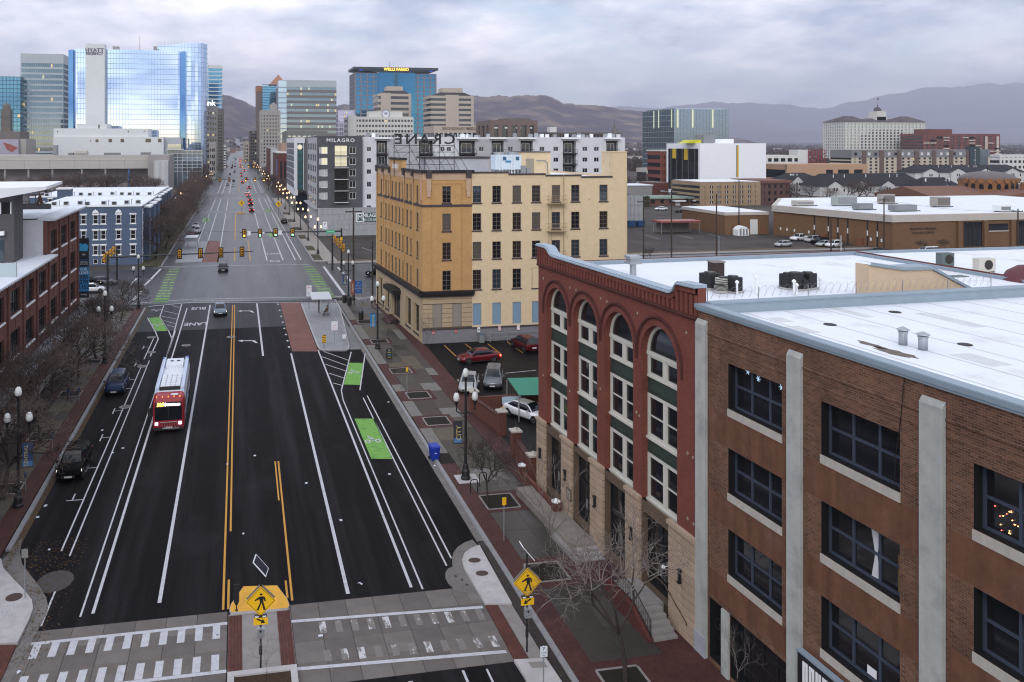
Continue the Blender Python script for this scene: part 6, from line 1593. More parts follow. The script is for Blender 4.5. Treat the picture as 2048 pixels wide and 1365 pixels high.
# ------------------------------------------------------------------ apartments with the roof lettering
GREYBR=brick('grey_brick',(0.075,0.075,0.085),(0.10,0.10,0.11),(0.09,0.09,0.10),0.35,0.1,0.01,0.2,0.4)
WST=mat('white_stucco',(0.60,0.61,0.635),0.9,0.2,var=0.04,vscale=0.8)
GST=mat('grey_stucco',(0.40,0.40,0.42),0.9,0.2,var=0.05,vscale=0.8)
yM=222.0
def mx(u):return XU(u,yM)
ml=thing('grey_apartments','dark grey brick apartment block with white roof lettering and lit balconies','building',(mx(634),yM,0))
fM=Fac(ml,0,0,0)
zt=ZV(272,mx(680),yM);zb=ZV(418,mx(680),yM);fhM=(ZV(285,mx(680),yM)-zb)/5.9
WM=mx(725)-mx(634)
def mxx(u):return mx(u)-mx(634)
rows=[(zb+0.7+k*fhM,zb+2.45+k*fhM)for k in range(6)]
cols=[(647,19),(686,22),(704,13)]
def mz(v):return ZV(v,mx(680),yM)
ops=[];
VR=[(294,308),(316,330),(339,353),(362,376),(385,399),(407,421)]
for v0,v1 in VR:
 ops.append((mxx(637),mxx(655),mz(v1),mz(v0)));ops.append((mxx(669),mxx(695),mz(v1+4),mz(v0-3)));ops.append((mxx(699),mxx(712),mz(v1),mz(v0)))
m_=MB();wall_cells(m_,0,WM,0,zt,[o for o in ops if o[2]>zb],0,0.3);fM.obj(m_,'brick_front',GREYBR)
for i,(a,b,c_,d)in enumerate(ops):
 k,j=divmod(i,3)
 if c_<zb:continue
 gm=LITS[1]if(j==0 and k in(0,1))or(j==1 and k in(0,1))else(mat('blind_pale',(0.42,0.43,0.42),0.7)if j==0 else GLASSD)
 window(fM,(a+b)/2,c_,b-a,d-c_,0.1 if j!=1 else 0.25,3 if j==0 else 2,1,WHITEM if j!=1 else BLACKM,gm,0.1,0.1)
 if j==1:
  m_=MB();m_.box(a-0.15,-1.3,c_-0.25,b+0.15,0,c_-0.02);bal=fM.obj(m_,'balcony',BLACKM)
  m_=MB();m_.box(a-0.2,-1.36,c_-0.32,b+0.2,-1.3,c_-0.2);m_.build('fascia',WHITEM,bal)
  m_=MB()
  for q in range(14):m_.box(a+(b-a)*q/13-0.02,-1.3,c_-0.02,a+(b-a)*q/13+0.02,-1.27,c_+1.0)
  m_.box(a-0.12,-1.31,c_+1.0,b+0.12,-1.25,c_+1.07);m_.build('railing',BLACKM,bal)
sign_text('lettering','MILAGRO',1.35,WHITEM,ml,(mxx(681),-0.15,mz(281.5)),0,1.1,0.05,0.02,1.25)
# street side of the same block
fMs=Fac(ml,0,30,-math.pi/2)
m_=MB();m_.box(0,0.0,0,29.9,1.2,zt-0.4);fMs.obj(m_,'street_wall',GST)
for k in range(6):
 for q in range(5):m_=MB();m_.box(2+q*5.6,-0.06,zb+0.7+k*fhM,4.4+q*5.6,-0.01,zb+2.4+k*fhM);fMs.obj(m_,'window',GLASSD)
m_=MB();m_.box(-0.2,1.2,zt-0.05,WM+0.2,30,zt);fM.obj(m_,'roof',ROOFW)
# concrete podium wall and banner
cwall=thing('podium_wall','raw concrete block podium wall below the grey apartments','wall',(mx(634),yM-1.5,0))
CB=mat('podium_concrete',(0.33,0.34,0.35),0.85,0.3,var=0.12,vscale=0.6,streak=0.1)
Wp=mx(770)-mx(634)
for r in range(5):
 n=14
 for k in range(n):
  off=0.5 if r%2 else 0
  xa,xb=max(0,(k-off)*Wp/n),min(Wp,(k+1-off)*Wp/n)
  if xb>xa:MB().box(xa+0.02,0,r*zb/5+0.02,xb-0.02,0.4,(r+1)*zb/5-0.02).build('block',CB,cwall)
MB().box(0,0.1,0,Wp,0.5,zb).build('backing',CONCK,cwall)
MB().box(-1.0,0.5,zb,60,34,zb+0.25).build('deck',CB,cwall)
t_=thing('leasing_banner','white and slate leasing banner on the concrete podium wall','banner',(mx(711),yM-1.62,0))
za,zb_=mz(426),mz(444)
MB().box(0,0,zb_,mx(726)-mx(711),0.06,za).build('white_panel',WHITEM,t_);MB().box(mx(726.2)-mx(711),0,zb_,mx(765)-mx(711),0.06,za).build('slate_panel',mat('banner_slate',(0.05,0.09,0.10),0.6),t_)
MB().box(mx(713)-mx(711),-0.02,mz(442),mx(724)-mx(711),-0.003,mz(428)).build('logo_block',MATS['banner_slate'],t_)
sign_text('lettering','M',1.9,WHITEM,t_,((mx(718.5)-mx(711)),-0.04,mz(435)),0,1,0.01);sign_text('lettering','MILAGRO',1.35,WHITEM,t_,((mx(742)-mx(711)),-0.03,mz(431.5)),0,0.85,0.01,0.02);sign_text('lettering','801-570-0000',0.9,WHITEM,t_,((mx(740)-mx(711)),-0.03,mz(440)),0,0.75,0.01)
# the long white block behind the corner warehouse
wl=thing('white_apartments','long white stucco apartment block with dark recessed balconies','building',(mx(725),yM+1,0))
fWl=Fac(wl,0,0,0)
def wx(u):return XU(u,yM+1)-mx(725)
def wz(v):return ZV(v,mx(980),yM+1)
bays=[(753,775),(838,866),(918,951),(983,1008),(1041,1066),(1126,1152),(1212,1236)]
ztl=wz(275)
ops=[]
VB=[(284,307),(308,330),(331,350)]
vr=[(294,303),(316,325),(338,347),(362,372),(386,396),(408,418)]
for a,b in bays:
 for(v0,v1)in[(282,307),(309,329),(331,351),(353,374),(376,397),(399,420)]:ops.append((wx(a),wx(b),wz(v1),wz(v0)))
wins=[(738,9),(885,9),(898,9),(963,10),(1021,10),(1084,10),(1112,10),(1170,10),(1193,10)]
for c_,w_ in wins:
 for v0,v1 in vr:ops.append((wx(c_-w_/2),wx(c_+w_/2),wz(v1),wz(v0)))
m_=MB();wall_cells(m_,wx(725),wx(1250),0,ztl,ops,0,1.4);fWl.obj(m_,'wall',WST)
nb=len(bays)*6
for i,(a,b,c_,d)in enumerate(ops):
 if i<nb:
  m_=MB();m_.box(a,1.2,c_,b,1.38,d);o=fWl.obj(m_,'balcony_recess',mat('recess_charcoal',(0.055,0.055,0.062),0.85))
  window(fWl,(a+b)/2,c_+0.1,(b-a)*0.62,(d-c_)*0.78,1.1,2,1,WHITEM,GLASSB,0.08,0.08)
  m_=MB();m_.box(a-0.1,-1.0,c_-0.22,b+0.1,1.2,c_);bal=fWl.obj(m_,'balcony',BLACKM)
  m_=MB()
  for q in range(10):m_.box(a+(b-a)*q/9-0.025,-1.0,c_,a+(b-a)*q/9+0.025,-0.96,c_+1.0)
  m_.box(a-0.1,-1.02,c_+1.0,b+0.1,-0.95,c_+1.08);m_.build('railing',BLACKM,bal)
 else:
  window(fWl,(a+b)/2,c_,b-a,d-c_,0.12,2,1,WHITEM,GLASSD if i%3 else GLASSB,0.07,0.1,split=False)
for k,(a,b)in enumerate(bays):
 m_=MB();m_.box(wx(a)-0.6,-1.3,ztl-0.5,wx(b)+0.6,2,ztl-0.2);fWl.obj(m_,'eaves',WHITEM)
for(a,b)in((866,983),(951,983),(775,838)):
 pass
m_=MB();m_.box(wx(951.5),-0.05,wz(420),wx(982.5),-0.002,ztl-0.6);fWl.obj(m_,'grey_panel',GST)if False else None
for k,(a,b)in enumerate(((776,837),(952,982),(1009,1040))):
 m_=MB();wall_cells(m_,wx(a),wx(b),wz(420),ztl-0.55,[o for o in ops if o[0]>wx(a)and o[1]<wx(b)],-0.03,0.03);fWl.obj(m_,'grey_panel',GST)
m_=MB();m_.box(wx(725),0.3,ztl-0.1,wx(1250),40,ztl+0.02);fWl.obj(m_,'roof',ROOFW)
rr=random.Random(31)
for k in range(46):
 u=rr.uniform(730,1240);x=XU(u,yM+rr.uniform(4,20));y=yM+rr.uniform(5,20)
 t_=thing('roof_condenser','small roof condenser on the long white apartment block','air conditioner',(XU(u,y),y,ztl),group='condensers along the white apartment roof')
 h_=rr.uniform(0.7,1.3);MB().box(-0.45,-0.45,0,0.45,0.45,h_).build('casing',rr.choice([GREYM,GALV,WHITEM]),t_);MB().lathe([(0.35,h_),(0.33,h_+0.06)],10).build('fan_ring',BLACKM,t_)
 # white and glass hotel along the street
yN=300.0
hn=thing('street_hotel','white framed hotel with grey panels and glazed corner along the street','building',(XU(588,yN),yN,0))
zt=ZV(280,XU(600,yN),yN);x1=XU(627,yN)-XU(588,yN)
MB().box(x1*0.18,0.6,7.5,x1,40,zt).build('grey_mass',mat('hotel_taupe',(0.12,0.115,0.12),0.85),hn)
MB().box(0,0,6,x1*0.2,45,8).build('white_underside',WST,hn);MB().box(0,0,zt-1.2,x1*0.55,45,zt+0.8).build('white_cornice',WST,hn)
for k in range(3):MB().box((0,x1*0.13,x1*.48)[k],-0.05,8,(0.9,x1*0.17,x1*.51)[k],0.4,zt-1.2).build('white_frame',WST,hn)
MB().box(0.9,0.3,8,x1*0.48,3,zt-1.2).build('glazed_corner',mat('corner_glass',(0.06,0.16,0.18),0.1,0.8,metal=0.3),hn)
nF=7
for k in range(nF):
 z=8+k*(zt-9.2)/nF
 MB().box(x1*0.135,0.1,z,x1*0.48,0.32,z+0.9).build('floor_band',mat('band_teal_dark',(0.025,0.06,0.065),0.5),hn)
 MB().box(-0.1,2,z+0.6,0.05,43,z+2.6).build('grey_panel',mat('panel_slate',(0.11,0.12,0.14),0.6),hn)
 MB().box(-0.02,0,z-0.3,0.5,45,z+0.5).build('white_band',WST,hn)
MB().box(0.6,0.2,0,x1,40,6).build('ground_floor',GDK,hn)
lm=MB().lathe([(0.9,0),(0.9,0.2)],14).build('lit_disc',lit('pale'),hn,(x1*0.3,0.05,zt-2.6));lm.rotation_euler=(math.pi/2,0,0)
# brick building with blue banner
t_=thing('brick_block','red brown brick block with tall blue banner on its street wall','building',(XU(556,410),410,0));x1=XU(600,410)-XU(556,410);zt=ZV(307,XU(560,410),410)
MB().box(0,0,0,x1,60,zt).build('wall',brick('far_red_brick',(0.10,0.035,0.026),(0.13,0.045,0.034),(0.09,0.04,0.03),0.3,0.1),t_);MB().box(-0.3,-0.3,zt,x1,60,zt+0.8).build('cornice',WHT,t_)
MB().box(x1*0.2,10,zt+0.8,x1,50,zt+5).build('attic',mat('attic_orange',(0.3,0.2,0.16),0.8),t_)
MB().box(-0.25,8,zt*0.45,-0.02,11,zt*0.85).build('blue_banner',mat('banner_cyan',(0.03,0.14,0.42),0.5),t_)
for k in range(5):MB().box(x1*(0.1+0.17*k),-0.1,zt*0.3,x1*(0.18+0.17*k),-0.01,zt*0.8).build('window',GDK,t_)
t_=thing('pale_gable_block','brick and white gabled block deep along the street','building',(XU(541,500),500,0));x1=XU(600,500)-XU(541,500);zt=ZV(294,XU(550,500),500)
MB().prism_y([(0,0),(x1,0),(x1,zt-3),(0,zt)],0,60).build('wall',mat('gable_white',(0.42,0.42,0.43),0.85),t_,fix=True);MB().box(-0.4,-0.2,0,-0.01,60,zt-1).build('brick_face',MATS['far_red_brick'],t_)
# ================================================================== right hand side, middle distance
def wallbox(t,name,m,x0,y0,z0,x1,y1,z1):return MB().box(x0,y0,z0,x1,y1,z1).build(name,m,t)
# roof things on the arcade building
def condenser(label,x,y,z,w_,h_,rnd=False,group='condensers on the white arcade roof',m=None):
 t=thing('air_condenser',label,'air conditioner',(x,y,z),rad(20),group=group)
 m=m or mat('condenser_grey',(0.022,0.024,0.026),0.6,0.3)
 if rnd:
  MB().lathe([(w_*.5,0.08),(w_*.5,h_),(w_*.42,h_+0.06),(w_*.15,h_+0.06)],16).build('casing',m,t)
 else:
  MB().box(-w_/2,-w_/2,0.08,w_/2,w_/2,h_).build('casing',m,t);MB().lathe([(w_*.4,h_),(w_*.38,h_+0.08),(w_*.1,h_+0.08)],14).build('fan_guard',BLACKM,t)
  for k in range(5):
   MB().box(-w_/2-0.012,-w_/2-0.012,0.15+k*h_*0.17,w_/2+0.012,w_/2+0.012,0.19+k*h_*0.17).build('fin',BLACKM,t)
 MB().box(-w_*.6,-w_*.6,0,w_*.6,w_*.6,0.08).build('pad',CONCL,t)
 return t
ZR=15.62
def rp(u,v,z=ZR):return G(u,v,z)
for k,(u,v,w_,h_,r_)in enumerate(((1420,577,1.0,1.05,False),(1447,583,0.75,0.9,False),(1466,584,0.85,1.0,False),(1440,586,0.55,0.5,False),(1576,577,0.8,1.0,False),(1592,579,1.0,1.1,True),(1615,577,0.85,1.05,False),(1606,580,0.5,0.7,False))):
 q=rp(u,v);w_*=0.85;h_*=0.85;condenser(['dark condenser below the brick chimney on the white roof','small pale condenser in the cluster near the arcade parapet','tall black condenser in the cluster near the arcade parapet','low cream condenser at the foot of the parapet cluster','black louvred condenser at one end of the roof trio','round black condenser in the middle of the roof trio','black condenser at the other end of the roof trio','small grey box beside the round condenser'][k],q[0],q[1],ZR,w_,h_,r_,m=None if k not in(1,3)else mat('condenser_pale',(0.5,0.48,0.42),0.6))
q=rp(1432,560);t_=thing('roof_chimney','dark brick chimney stack rising from the white arcade roof','chimney',(q[0],q[1],ZR));MB().box(-0.36,-0.35,0,0.36,0.35,1.1).build('stack',mat('chimney_dark',(0.04,0.025,0.02),0.9),t_);MB().box(-0.4,-0.4,1.1,0.4,0.4,1.18).build('cap',CONC,t_)
q=rp(1266,556);t_=thing('roof_flue','square capped galvanised flue behind the curved parapet','vent',(q[0],q[1],ZR));MB().cyl((0,0,0),(0,0,0.9),0.2,n=10).build('pipe',GALV,t_);MB().box(-0.4,-0.4,0.9,0.4,0.4,1.05).box(-0.32,-0.32,1.05,0.32,0.32,1.25).box(-0.42,-0.42,1.25,0.42,0.42,1.4).build('cap',GALV,t_)
for k,(u,v,h_)in enumerate(((1512,588,0.9),(1588,590,0.7),(1593,590,0.5),(1641,580,0.6),(1474,588,0.6),(1773,586,1.3))):
 q=rp(u,v);t_=thing('roof_pipe','thin white vent pipe standing on the arcade roof','pipe',(q[0],q[1],ZR),group='vent pipes on the arcade roof');MB().cyl((0,0,0),(0,0,h_),0.06,n=8).build('pipe',WHITEM,t_);MB().lathe([(0.11,h_),(0.11,h_+0.08),(0.04,h_+0.16)],8).build('cap',WHITEM,t_)
 # coil of razor wire along the party wall
rw=thing('razor_wire','coiled razor wire along the grey party wall coping','wire',(0,0,0));m_=MB();pts=[]
pA=FB.loc(-0.1,0.6,0);pA=(pA[0]+21.4,pA[1]+36.4);pB=FB.loc(-0.1,17.5,0);pB=(pB[0]+21.4,pB[1]+36.4)
nn=720
for k in range(nn+1):
 f=k/nn;a=f*40*2*math.pi;r=0.26
 pts.append((pA[0]+(pB[0]-pA[0])*f+r*0.5*math.sin(a*1.0),pA[1]+(pB[1]-pA[1])*f+r*math.cos(a)*0.5,16.9+r*math.sin(a)))
m_.tube(pts,0.006,3);m_.build('coil',mat('wire_steel',(0.25,0.26,0.28),0.5,metal=0.5),rw)
for k in range(7):
 f=k/6;x,y=pA[0]+(pB[0]-pA[0])*f,pA[1]+(pB[1]-pA[1])*f;MB().cyl((x,y,16.5),(x,y,17.1),0.02,n=5).build('stake',GREYM,rw)
 # tan stair bulkhead on the roof behind
tb_=thing('roof_bulkhead','tan stucco roof bulkhead with sloping top behind the razor wire','roof structure',(0,0,0))
TANS=mat('tan_stucco',(0.55,0.42,0.29),0.9,0.2,var=0.06,vscale=1)
yB=39.0
PP=[(1738,600),(1738,531),(1806,541),(1862,539),(1958,590)]
pv=[(XU(u,yB),ZV(v,XU(u,yB),yB))for u,v in PP]
MB().prism_y(pv,yB,yB+1.0).build('wall',TANS,tb_,fix=True)
for(a,b)in zip(pv[1:-1],pv[2:]):
 d=Vector((b[0]-a[0],0,b[1]-a[1]));m_=MB();m_.add([(a[0],yB-0.12,a[1]),(b[0],yB-0.12,b[1]),(b[0],yB-0.12,b[1]+0.16),(a[0],yB-0.12,a[1]+0.16),(a[0],yB+1.0,a[1]),(b[0],yB+1.0,b[1]),(b[0],yB+1.0,b[1]+0.16),(a[0],yB+1.0,a[1]+0.16)],[(0,1,2,3),(3,2,6,7)]);m_.build('coping',MATS['coping_blue_grey'],tb_);
 # neighbouring flat roof
nb_=thing('flat_roof_building','low white roofed brick building behind the tan bulkhead','building',(0,0,0))
zN=14.6
A_=G(1715,530,zN);B_=G(1715,509,zN)
MB().box(A_[0]+0.5,42,0,110,64,zN-0.4).build('wall',REDD,nb_);MB().box(A_[0]+0.2,41.8,zN-0.4,110,64.3,zN-0.05).build('roof',ROOFW,nb_)
MB().box(A_[0]+0.2,41.8,zN-0.05,A_[0]+0.6,64.3,zN+0.15).build('coping',COPE,nb_);MB().box(A_[0]+0.6,63.9,zN-0.05,110,64.3,zN+0.15).build('coping',COPE,nb_)
for k,(u,v,lab,dark)in enumerate(((1890,533,'dark green condenser on the low white roof',1),(1968,545,'cream fan unit with round grille on the low white roof',0),(1915,585,'grey condenser beside the sloping bulkhead end',1),(1962,580,'pale low split unit on the low white roof',0))):
 q=G(u,v,zN);t_=thing('split_unit',lab,'air conditioner',(q[0],q[1],zN));w_=1.1 if k!=1 else 1.4
 MB().box(-w_/2,-0.3,0.1,w_/2,0.3,1.05).build('casing',mat('unit_%d'%dark,(0.10,0.13,0.13)if dark else(0.55,0.52,0.45),0.6),t_);MB().box(-w_/2,-0.25,0,-w_/2+0.08,0.25,0.1).build('foot',GREYM,t_);MB().box(w_/2-0.08,-0.25,0,w_/2,0.25,0.1).build('foot',GREYM,t_)
 o=MB().lathe([(0.36,0),(0.36,0.02),(0.1,0.03)],14).build('fan_grille',IRON,t_,(0.1,-0.3,0.58));o.rotation_euler=(math.pi/2,0,0)
q=G(2062,562,15.6);t_=thing('roof_dome','dark red domed fabric cover at the roof edge','cover',(q[0],q[1],15.0));MB().lathe([(1.6,0),(1.55,0.6),(1.25,1.15),(0.7,1.5),(0.1,1.6)],16).build('cover',mat('cover_maroon',(0.11,0.03,0.035),0.7),t_,smooth=True);MB().lathe([(1.65,-0.2),(1.65,0.02)],16).build('rim',IRON,t_)
# ------------------------------------------------------------------ gravel lot and its street
LOT=mat('lot_asphalt',(0.040,0.034,0.031),0.85,0.3,var=0.35,vscale=0.15,col2=(0.06,0.05,0.045),c2scale=0.12)
struct(MB().quad((24,176,0.02),(140,172,0.02),(215,345,0.02),(24,345,0.02)).build('open_lot',LOT))
struct(MB().box(18,169,-0.02,230,171.4,0.12).build('lot_pavement',CONC));struct(MB().quad((18,171.4,0.03),(230,171.4,0.03),(230,175,0.03),(18,175,0.03)).build('lot_verge',mat('dry_grass',(0.10,0.072,0.045),0.95,0.2,var=0.4,vscale=1.5)))
struct(MB().box(18,128,-0.02,230,130.6,0.12).build('cross_pavement',CONC))
for k in range(9):
 x=60+k*9;o=pline('bay_line',[(x,196),(x+1.2,206)],0.14,WHITEO,0.03);o.parent=bpy.data.objects['open_lot']
for k in range(5):
 x=30+k*5;o=pline('bay_line',[(x,186),(x-1.5,194)],0.14,WHITEO,0.03);o.parent=bpy.data.objects['open_lot']
WOODP=mat('pole_wood',(0.055,0.042,0.035),0.9,0.2,var=0.3,vscale=3)
def upole(label,u,vb,vt,arm=0,lamp=0,group='wooden utility poles around the lot',m=None,r=0.17):
 x,y=G(u,vb);z=ZV(vt,x,y);t=thing('utility_pole',label,'pole',(x,y,0),group=group)
 MB().cyl((0,0,0),(0,0,z),r,r*0.7,8).build('shaft',m or WOODP,t)
 if arm:
  MB().box(-1.3,-0.08,z-0.7,1.3,0.08,z-0.52).build('cross_arm',WOODP,t)
  for sx in(-1.2,-0.5,0.5,1.2):MB().lathe([(0.04,0),(0.07,0.08),(0.03,0.22)],6,(sx,0,z-0.52)).build('insulator',GREYM,t)
 if lamp:
  MB().tube([(0,0,z-1),(-0.9*lamp,-0.3,z-0.4),(-2.1*lamp,-0.6,z-0.2)],0.05,5).build('lamp_arm',GALV,t);MB().box(-2.7*lamp,-0.75,z-0.3,-1.9*lamp,-0.45,z-0.12).build('lamp_head',GALV,t)
 return t,x,y,z
PL=[]
for k,a in enumerate((('bare dark utility pole standing at the cream building end',1287,530,398,1,0),('utility pole with a street light arm beside the open lot',1343,528,380,1,1),('thick utility pole by the lot with a pale sign post next to it',1433,527,388,0,0),('tall utility pole with cross arm before the long brick building',1768,500,395,1,0),('utility pole at the low brick wing of the brown hall',1478,470,360,1,0),('slim pole with small white sign at the lot edge',1662,522,440,0,0),('utility pole by the traffic light at the cross street',2036,505,418,1,1))):
 PL.append(upole(*a))
upole('pale steel post beside the thick utility pole',1438,515,472,m=GALV,r=0.09);upole('white steel post standing in the lot near parked white cars',1682,514,471,m=WHITEM,r=0.08)
upole('tall dark wooden pole on the tan warehouse pavement',707,604,416,1);upole('short leaning wooden pole beside the tan warehouse front',745,600,482,r=0.16)
# wires between poles
WIREM=BLACKM
def wire(label,p,q,sag,group='overhead wires'):
 pts=[(p[0]+(q[0]-p[0])*f,p[1]+(q[1]-p[1])*f,p[2]+(q[2]-p[2])*f-sag*4*f*(1-f))for f in[k/12 for k in range(13)]]
 o=MB().tube(pts,0.02,3).build('overhead_wire',WIREM);tag(o,label,'wire',group)
def top(i,dx=0,dz=-0.4):t,x,y,z=PL[i];return(x+dx,y,z+dz)
wire('overhead wire from the cream building pole to the street light pole',top(0),top(1),0.8);wire('overhead wire from the street light pole to the thick pole',top(1),top(2),1.2);wire('overhead wire from the thick pole towards the brick hall pole',top(2),top(3),3.0);wire('overhead wire along the cross street to the traffic light pole',top(3),top(6),1.0)
wire('span wire over the junction towards the blue apartments',(-19,170,8.2),(XU(700,170),170,6.8),0.9);wire('upper span wire running from the blue apartments to the trees',(-20.5,172,10.4),(-3,300,9.5),0.8)
# long brick hall with white roof
bh=thing('brick_hall','long tan brick hall with pale fascia, white roof and dark slot windows','building',(0,0,0))
HB=brick('hall_brick',(0.155,0.082,0.040),(0.195,0.108,0.055),(0.13,0.075,0.042),0.3,0.09,0.01,0.15,0.3)
FAS=mat('hall_fascia',(0.47,0.43,0.385),0.85,0.3,var=0.08,vscale=0.6)
P1,P2=G(1547,470),G(1785,500)
P3=(P2[0]+90,P2[1]+2)
P4,P5=(P3[0],P1[1]+26),(P1[0]-5,P1[1]+32)
ft=[P1,P2,P3,P4,(XU(1560,P1[1]+26),P1[1]+26)]
MB().prism(ft,0,6.3).build('wall',HB,bh)
cx0=sum(p[0]for p in ft)/5;cy0=sum(p[1]for p in ft)/5
ft2=[(x+(x-cx0)*0.012,y+(y-cy0)*0.012)for x,y in ft]
MB().prism(ft2,6.3,7.9).build('fascia',FAS,bh);MB().prism([(x+(cx0-x)*0.02,y+(cy0-y)*0.02)for x,y in ft],7.9,7.95).build('roof',ROOFW,bh)
d=Vector((P2[0]-P1[0],P2[1]-P1[1]));Lh=d.length;fH=Fac(bh,P1[0],P1[1],math.atan2(d.y,d.x))
for x in(0.38,0.5,0.58,0.66,0.815,0.89):
 m_=MB();m_.box(Lh*x-0.18,-0.05,0,Lh*x+0.18,-0.005,6.25);o=fH.obj(m_,'slot_window',BLACKM);m_=MB();m_.box(Lh*x-0.14,-0.08,2.6,Lh*x+0.14,-0.051,3.8);m_.build('white_panel',WHITEM,o)
for x in(0.07,0.13,0.2,0.33,0.84,0.92):m_=MB();m_.box(Lh*x-0.2,-0.04,1.5,Lh*x+0.2,-0.005,2.2);fH.obj(m_,'notice',WHITEM)
for x in(0.46,0.76):m_=MB();m_.box(Lh*x-0.8,-0.5,0,Lh*x+0.8,-0.02,1.9);fH.obj(m_,'doorway',mat('door_rust',(0.18,0.065,0.03),0.7))
fH2=Fac(bh,P2[0],P2[1],math.atan2(2,90))
for a,b,z0,z1 in((19.5,24.5,0.2,5.9),(34.5,40.5,0.2,5.9)):
 m_=MB();m_.box(a,-0.06,z0,b,-0.01,z1);o=fH2.obj(m_,'entrance_glazing',GLASSD)
 for k in range(5):q=MB();q.box(a+(b-a)*k/4-0.06,-0.12,z0,a+(b-a)*k/4+0.06,-0.061,z1);q.build('mullion',BLACKM,o)
for a,b in((26.5,32),(43,47)):m_=MB();m_.box(a,-0.06,3.8,b,-0.01,5.4);o=fH2.obj(m_,'window',GLASSD);q=MB();q.box(a-0.1,-0.2,3.55,b+0.1,-0.01,3.79);q.build('sill',FAS,o)
for a in(18,25.3,33,41.5):m_=MB();m_.box(a-0.5,-0.5,0,a+0.5,-0.02,6.3);fH2.obj(m_,'pier',HB)
fH2.text('lettering','BROADWAY MEMORIAL',0.75,mat('letter_bronze',(0.05,0.03,0.02),0.6),8.3,-0.06,4.6,0.9,0.03);fH2.text('lettering','CULTURAL CENTER',0.75,MATS['letter_bronze'],8.3,-0.06,3.7,0.9,0.03)
wallbox(bh,'low_wing',HB,P1[0]-13,P1[1]+2,0,P1[0]-0.05,P1[1]+24,5.2);wallbox(bh,'low_wing_fascia',FAS,P1[0]-13.2,P1[1]+1.8,5.2,P1[0]-0.06,P1[1]+24,6.0);wallbox(bh,'low_wing_roof',ROOFW,P1[0]-13,P1[1]+2.2,6.0,P1[0]-0.4,P1[1]+23.8,6.06)
wallbox(bh,'roller_door',WHT,P1[0]-5.6,P1[1]+1.9,0,P1[0]-3.4,P1[1]+1.99,4.0);wallbox(bh,'side_door',MATS['door_rust'],P1[0]-2.2,P1[1]+1.9,0,P1[0]-1.2,P1[1]+1.99,2.2)
t_=thing('white_shed','small white arched shed by the low brick wing','shed',(P1[0]-9.5,P1[1]-1,0));MB().prism_y([(-1.6,0),(1.6,0),(1.6,1.6),(0.9,2.3),(0,2.6),(-0.9,2.3),(-1.6,1.6)],0,2.4).build('shell',WHITEM,t_,fix=True)
for k in range(3):MB().box(-1.1+k*0.9,-0.05,0.1,-0.6+k*0.9,-0.005,1.9).build('door',GREYM,t_)
for k,(u,v,w_,h_,lab)in enumerate(((1688,412,6,2.6,'green grey plant unit at the hall roof middle'),(1772,408,3.6,2.6,'slatted box unit on black rails of the hall roof'),(1880,414,4,2.6,'slatted box unit near the hall roof corner'),(1805,423,6,1.6,'long low grey unit on the hall roof'),(1725,420,4,1.6,'dark grey unit beside the green plant unit'),(1605,412,5,1.4,'cream low unit at the far hall roof end'),(2003,424,3,1.6,'white hooded vent at the hall corner'))):
 q=G(u,v,7.95);t_=thing('hall_plant_unit',lab,'roof plant',(q[0],q[1],7.95));MB().box(-w_/2,-1.2,0.2,w_/2,1.2,h_).build('casing',[mat('plant_green',(0.33,0.38,0.35),0.7),CONCG,CONCG,GREYM,GREYM,FAS,WHITEM][k],t_);MB().box(-w_/2+0.2,-1.26,0.5,w_/2-0.2,-1.201,h_-0.3).build('louvre',CONCK if k in(1,2)else GREYM,t_);MB().box(-w_/2-1,-0.6,0,w_/2+1.5,-0.4,0.2).build('rail',BLACKM,t_)
 # church with dome
chh=thing('domed_church','tan brick church with ribbed lead dome on an arcaded drum','church',(0,0,0));yK=265.0
def kx(u):return XU(u,yK)
CHB=brick('church_brick',(0.23,0.105,0.045),(0.28,0.135,0.06),(0.2,0.1,0.05),0.4,0.12,0.01,0.15,0.2);TIL=mat('church_tile',(0.17,0.085,0.06),0.85,0.3,var=0.25,vscale=1.5)
zc_=ZV(388,kx(1950),yK);xc=XU(1975,yK+14)
wallbox(chh,'nave',CHB,kx(1871),yK,0,kx(2120),yK+30,ZV(396,kx(1950),yK))
MB().prism_x([(yK-1,ZV(396,kx(1950),yK)),(yK+31,ZV(396,kx(1950),yK)),(yK+15,ZV(376,kx(1950),yK))],kx(1869),kx(2120)).build('nave_roof',TIL,chh,fix=True)
wallbox(chh,'transept',CHB,kx(1930),yK-6,0,kx(2012),yK+0.5,ZV(402,kx(1950),yK));MB().prism_y([(kx(1926),ZV(402,kx(1950),yK)),(kx(2016),ZV(402,kx(1950),yK)),(xc,ZV(380,kx(1950),yK))],yK-6.5,yK+14).build('transept_roof',TIL,chh,fix=True)
R_=(XU(2017,yK+14)-XU(1933,yK+14))/2;zd0,zd1=ZV(382,xc,yK),ZV(362,xc,yK)
MB().cyl((xc,yK+14,zd0-4),(xc,yK+14,zd1),R_,n=20).build('drum',CHB,chh)
for k in range(12):
 a=math.pi+k*math.pi/11;o=MB().prism_y([(-0.7,0),(0.7,0),(0.7,1.4),(0.35,1.9),(-0.35,1.9),(-0.7,1.4)],-0.05,0.1).build('arched_window',GLASSD,chh,(xc+(R_+0.05)*math.cos(a),yK+14+(R_+0.05)*math.sin(a),zd0+0.3),a+math.pi/2,fix=True)
 o=MB().lathe([(1.0,0),(1.0,0.5)],10).build('drum_gable',CHB,chh,(xc+R_*math.cos(a),yK+14+R_*math.sin(a),zd1-0.3));o.rotation_euler=(math.pi/2,0,a+math.pi/2)
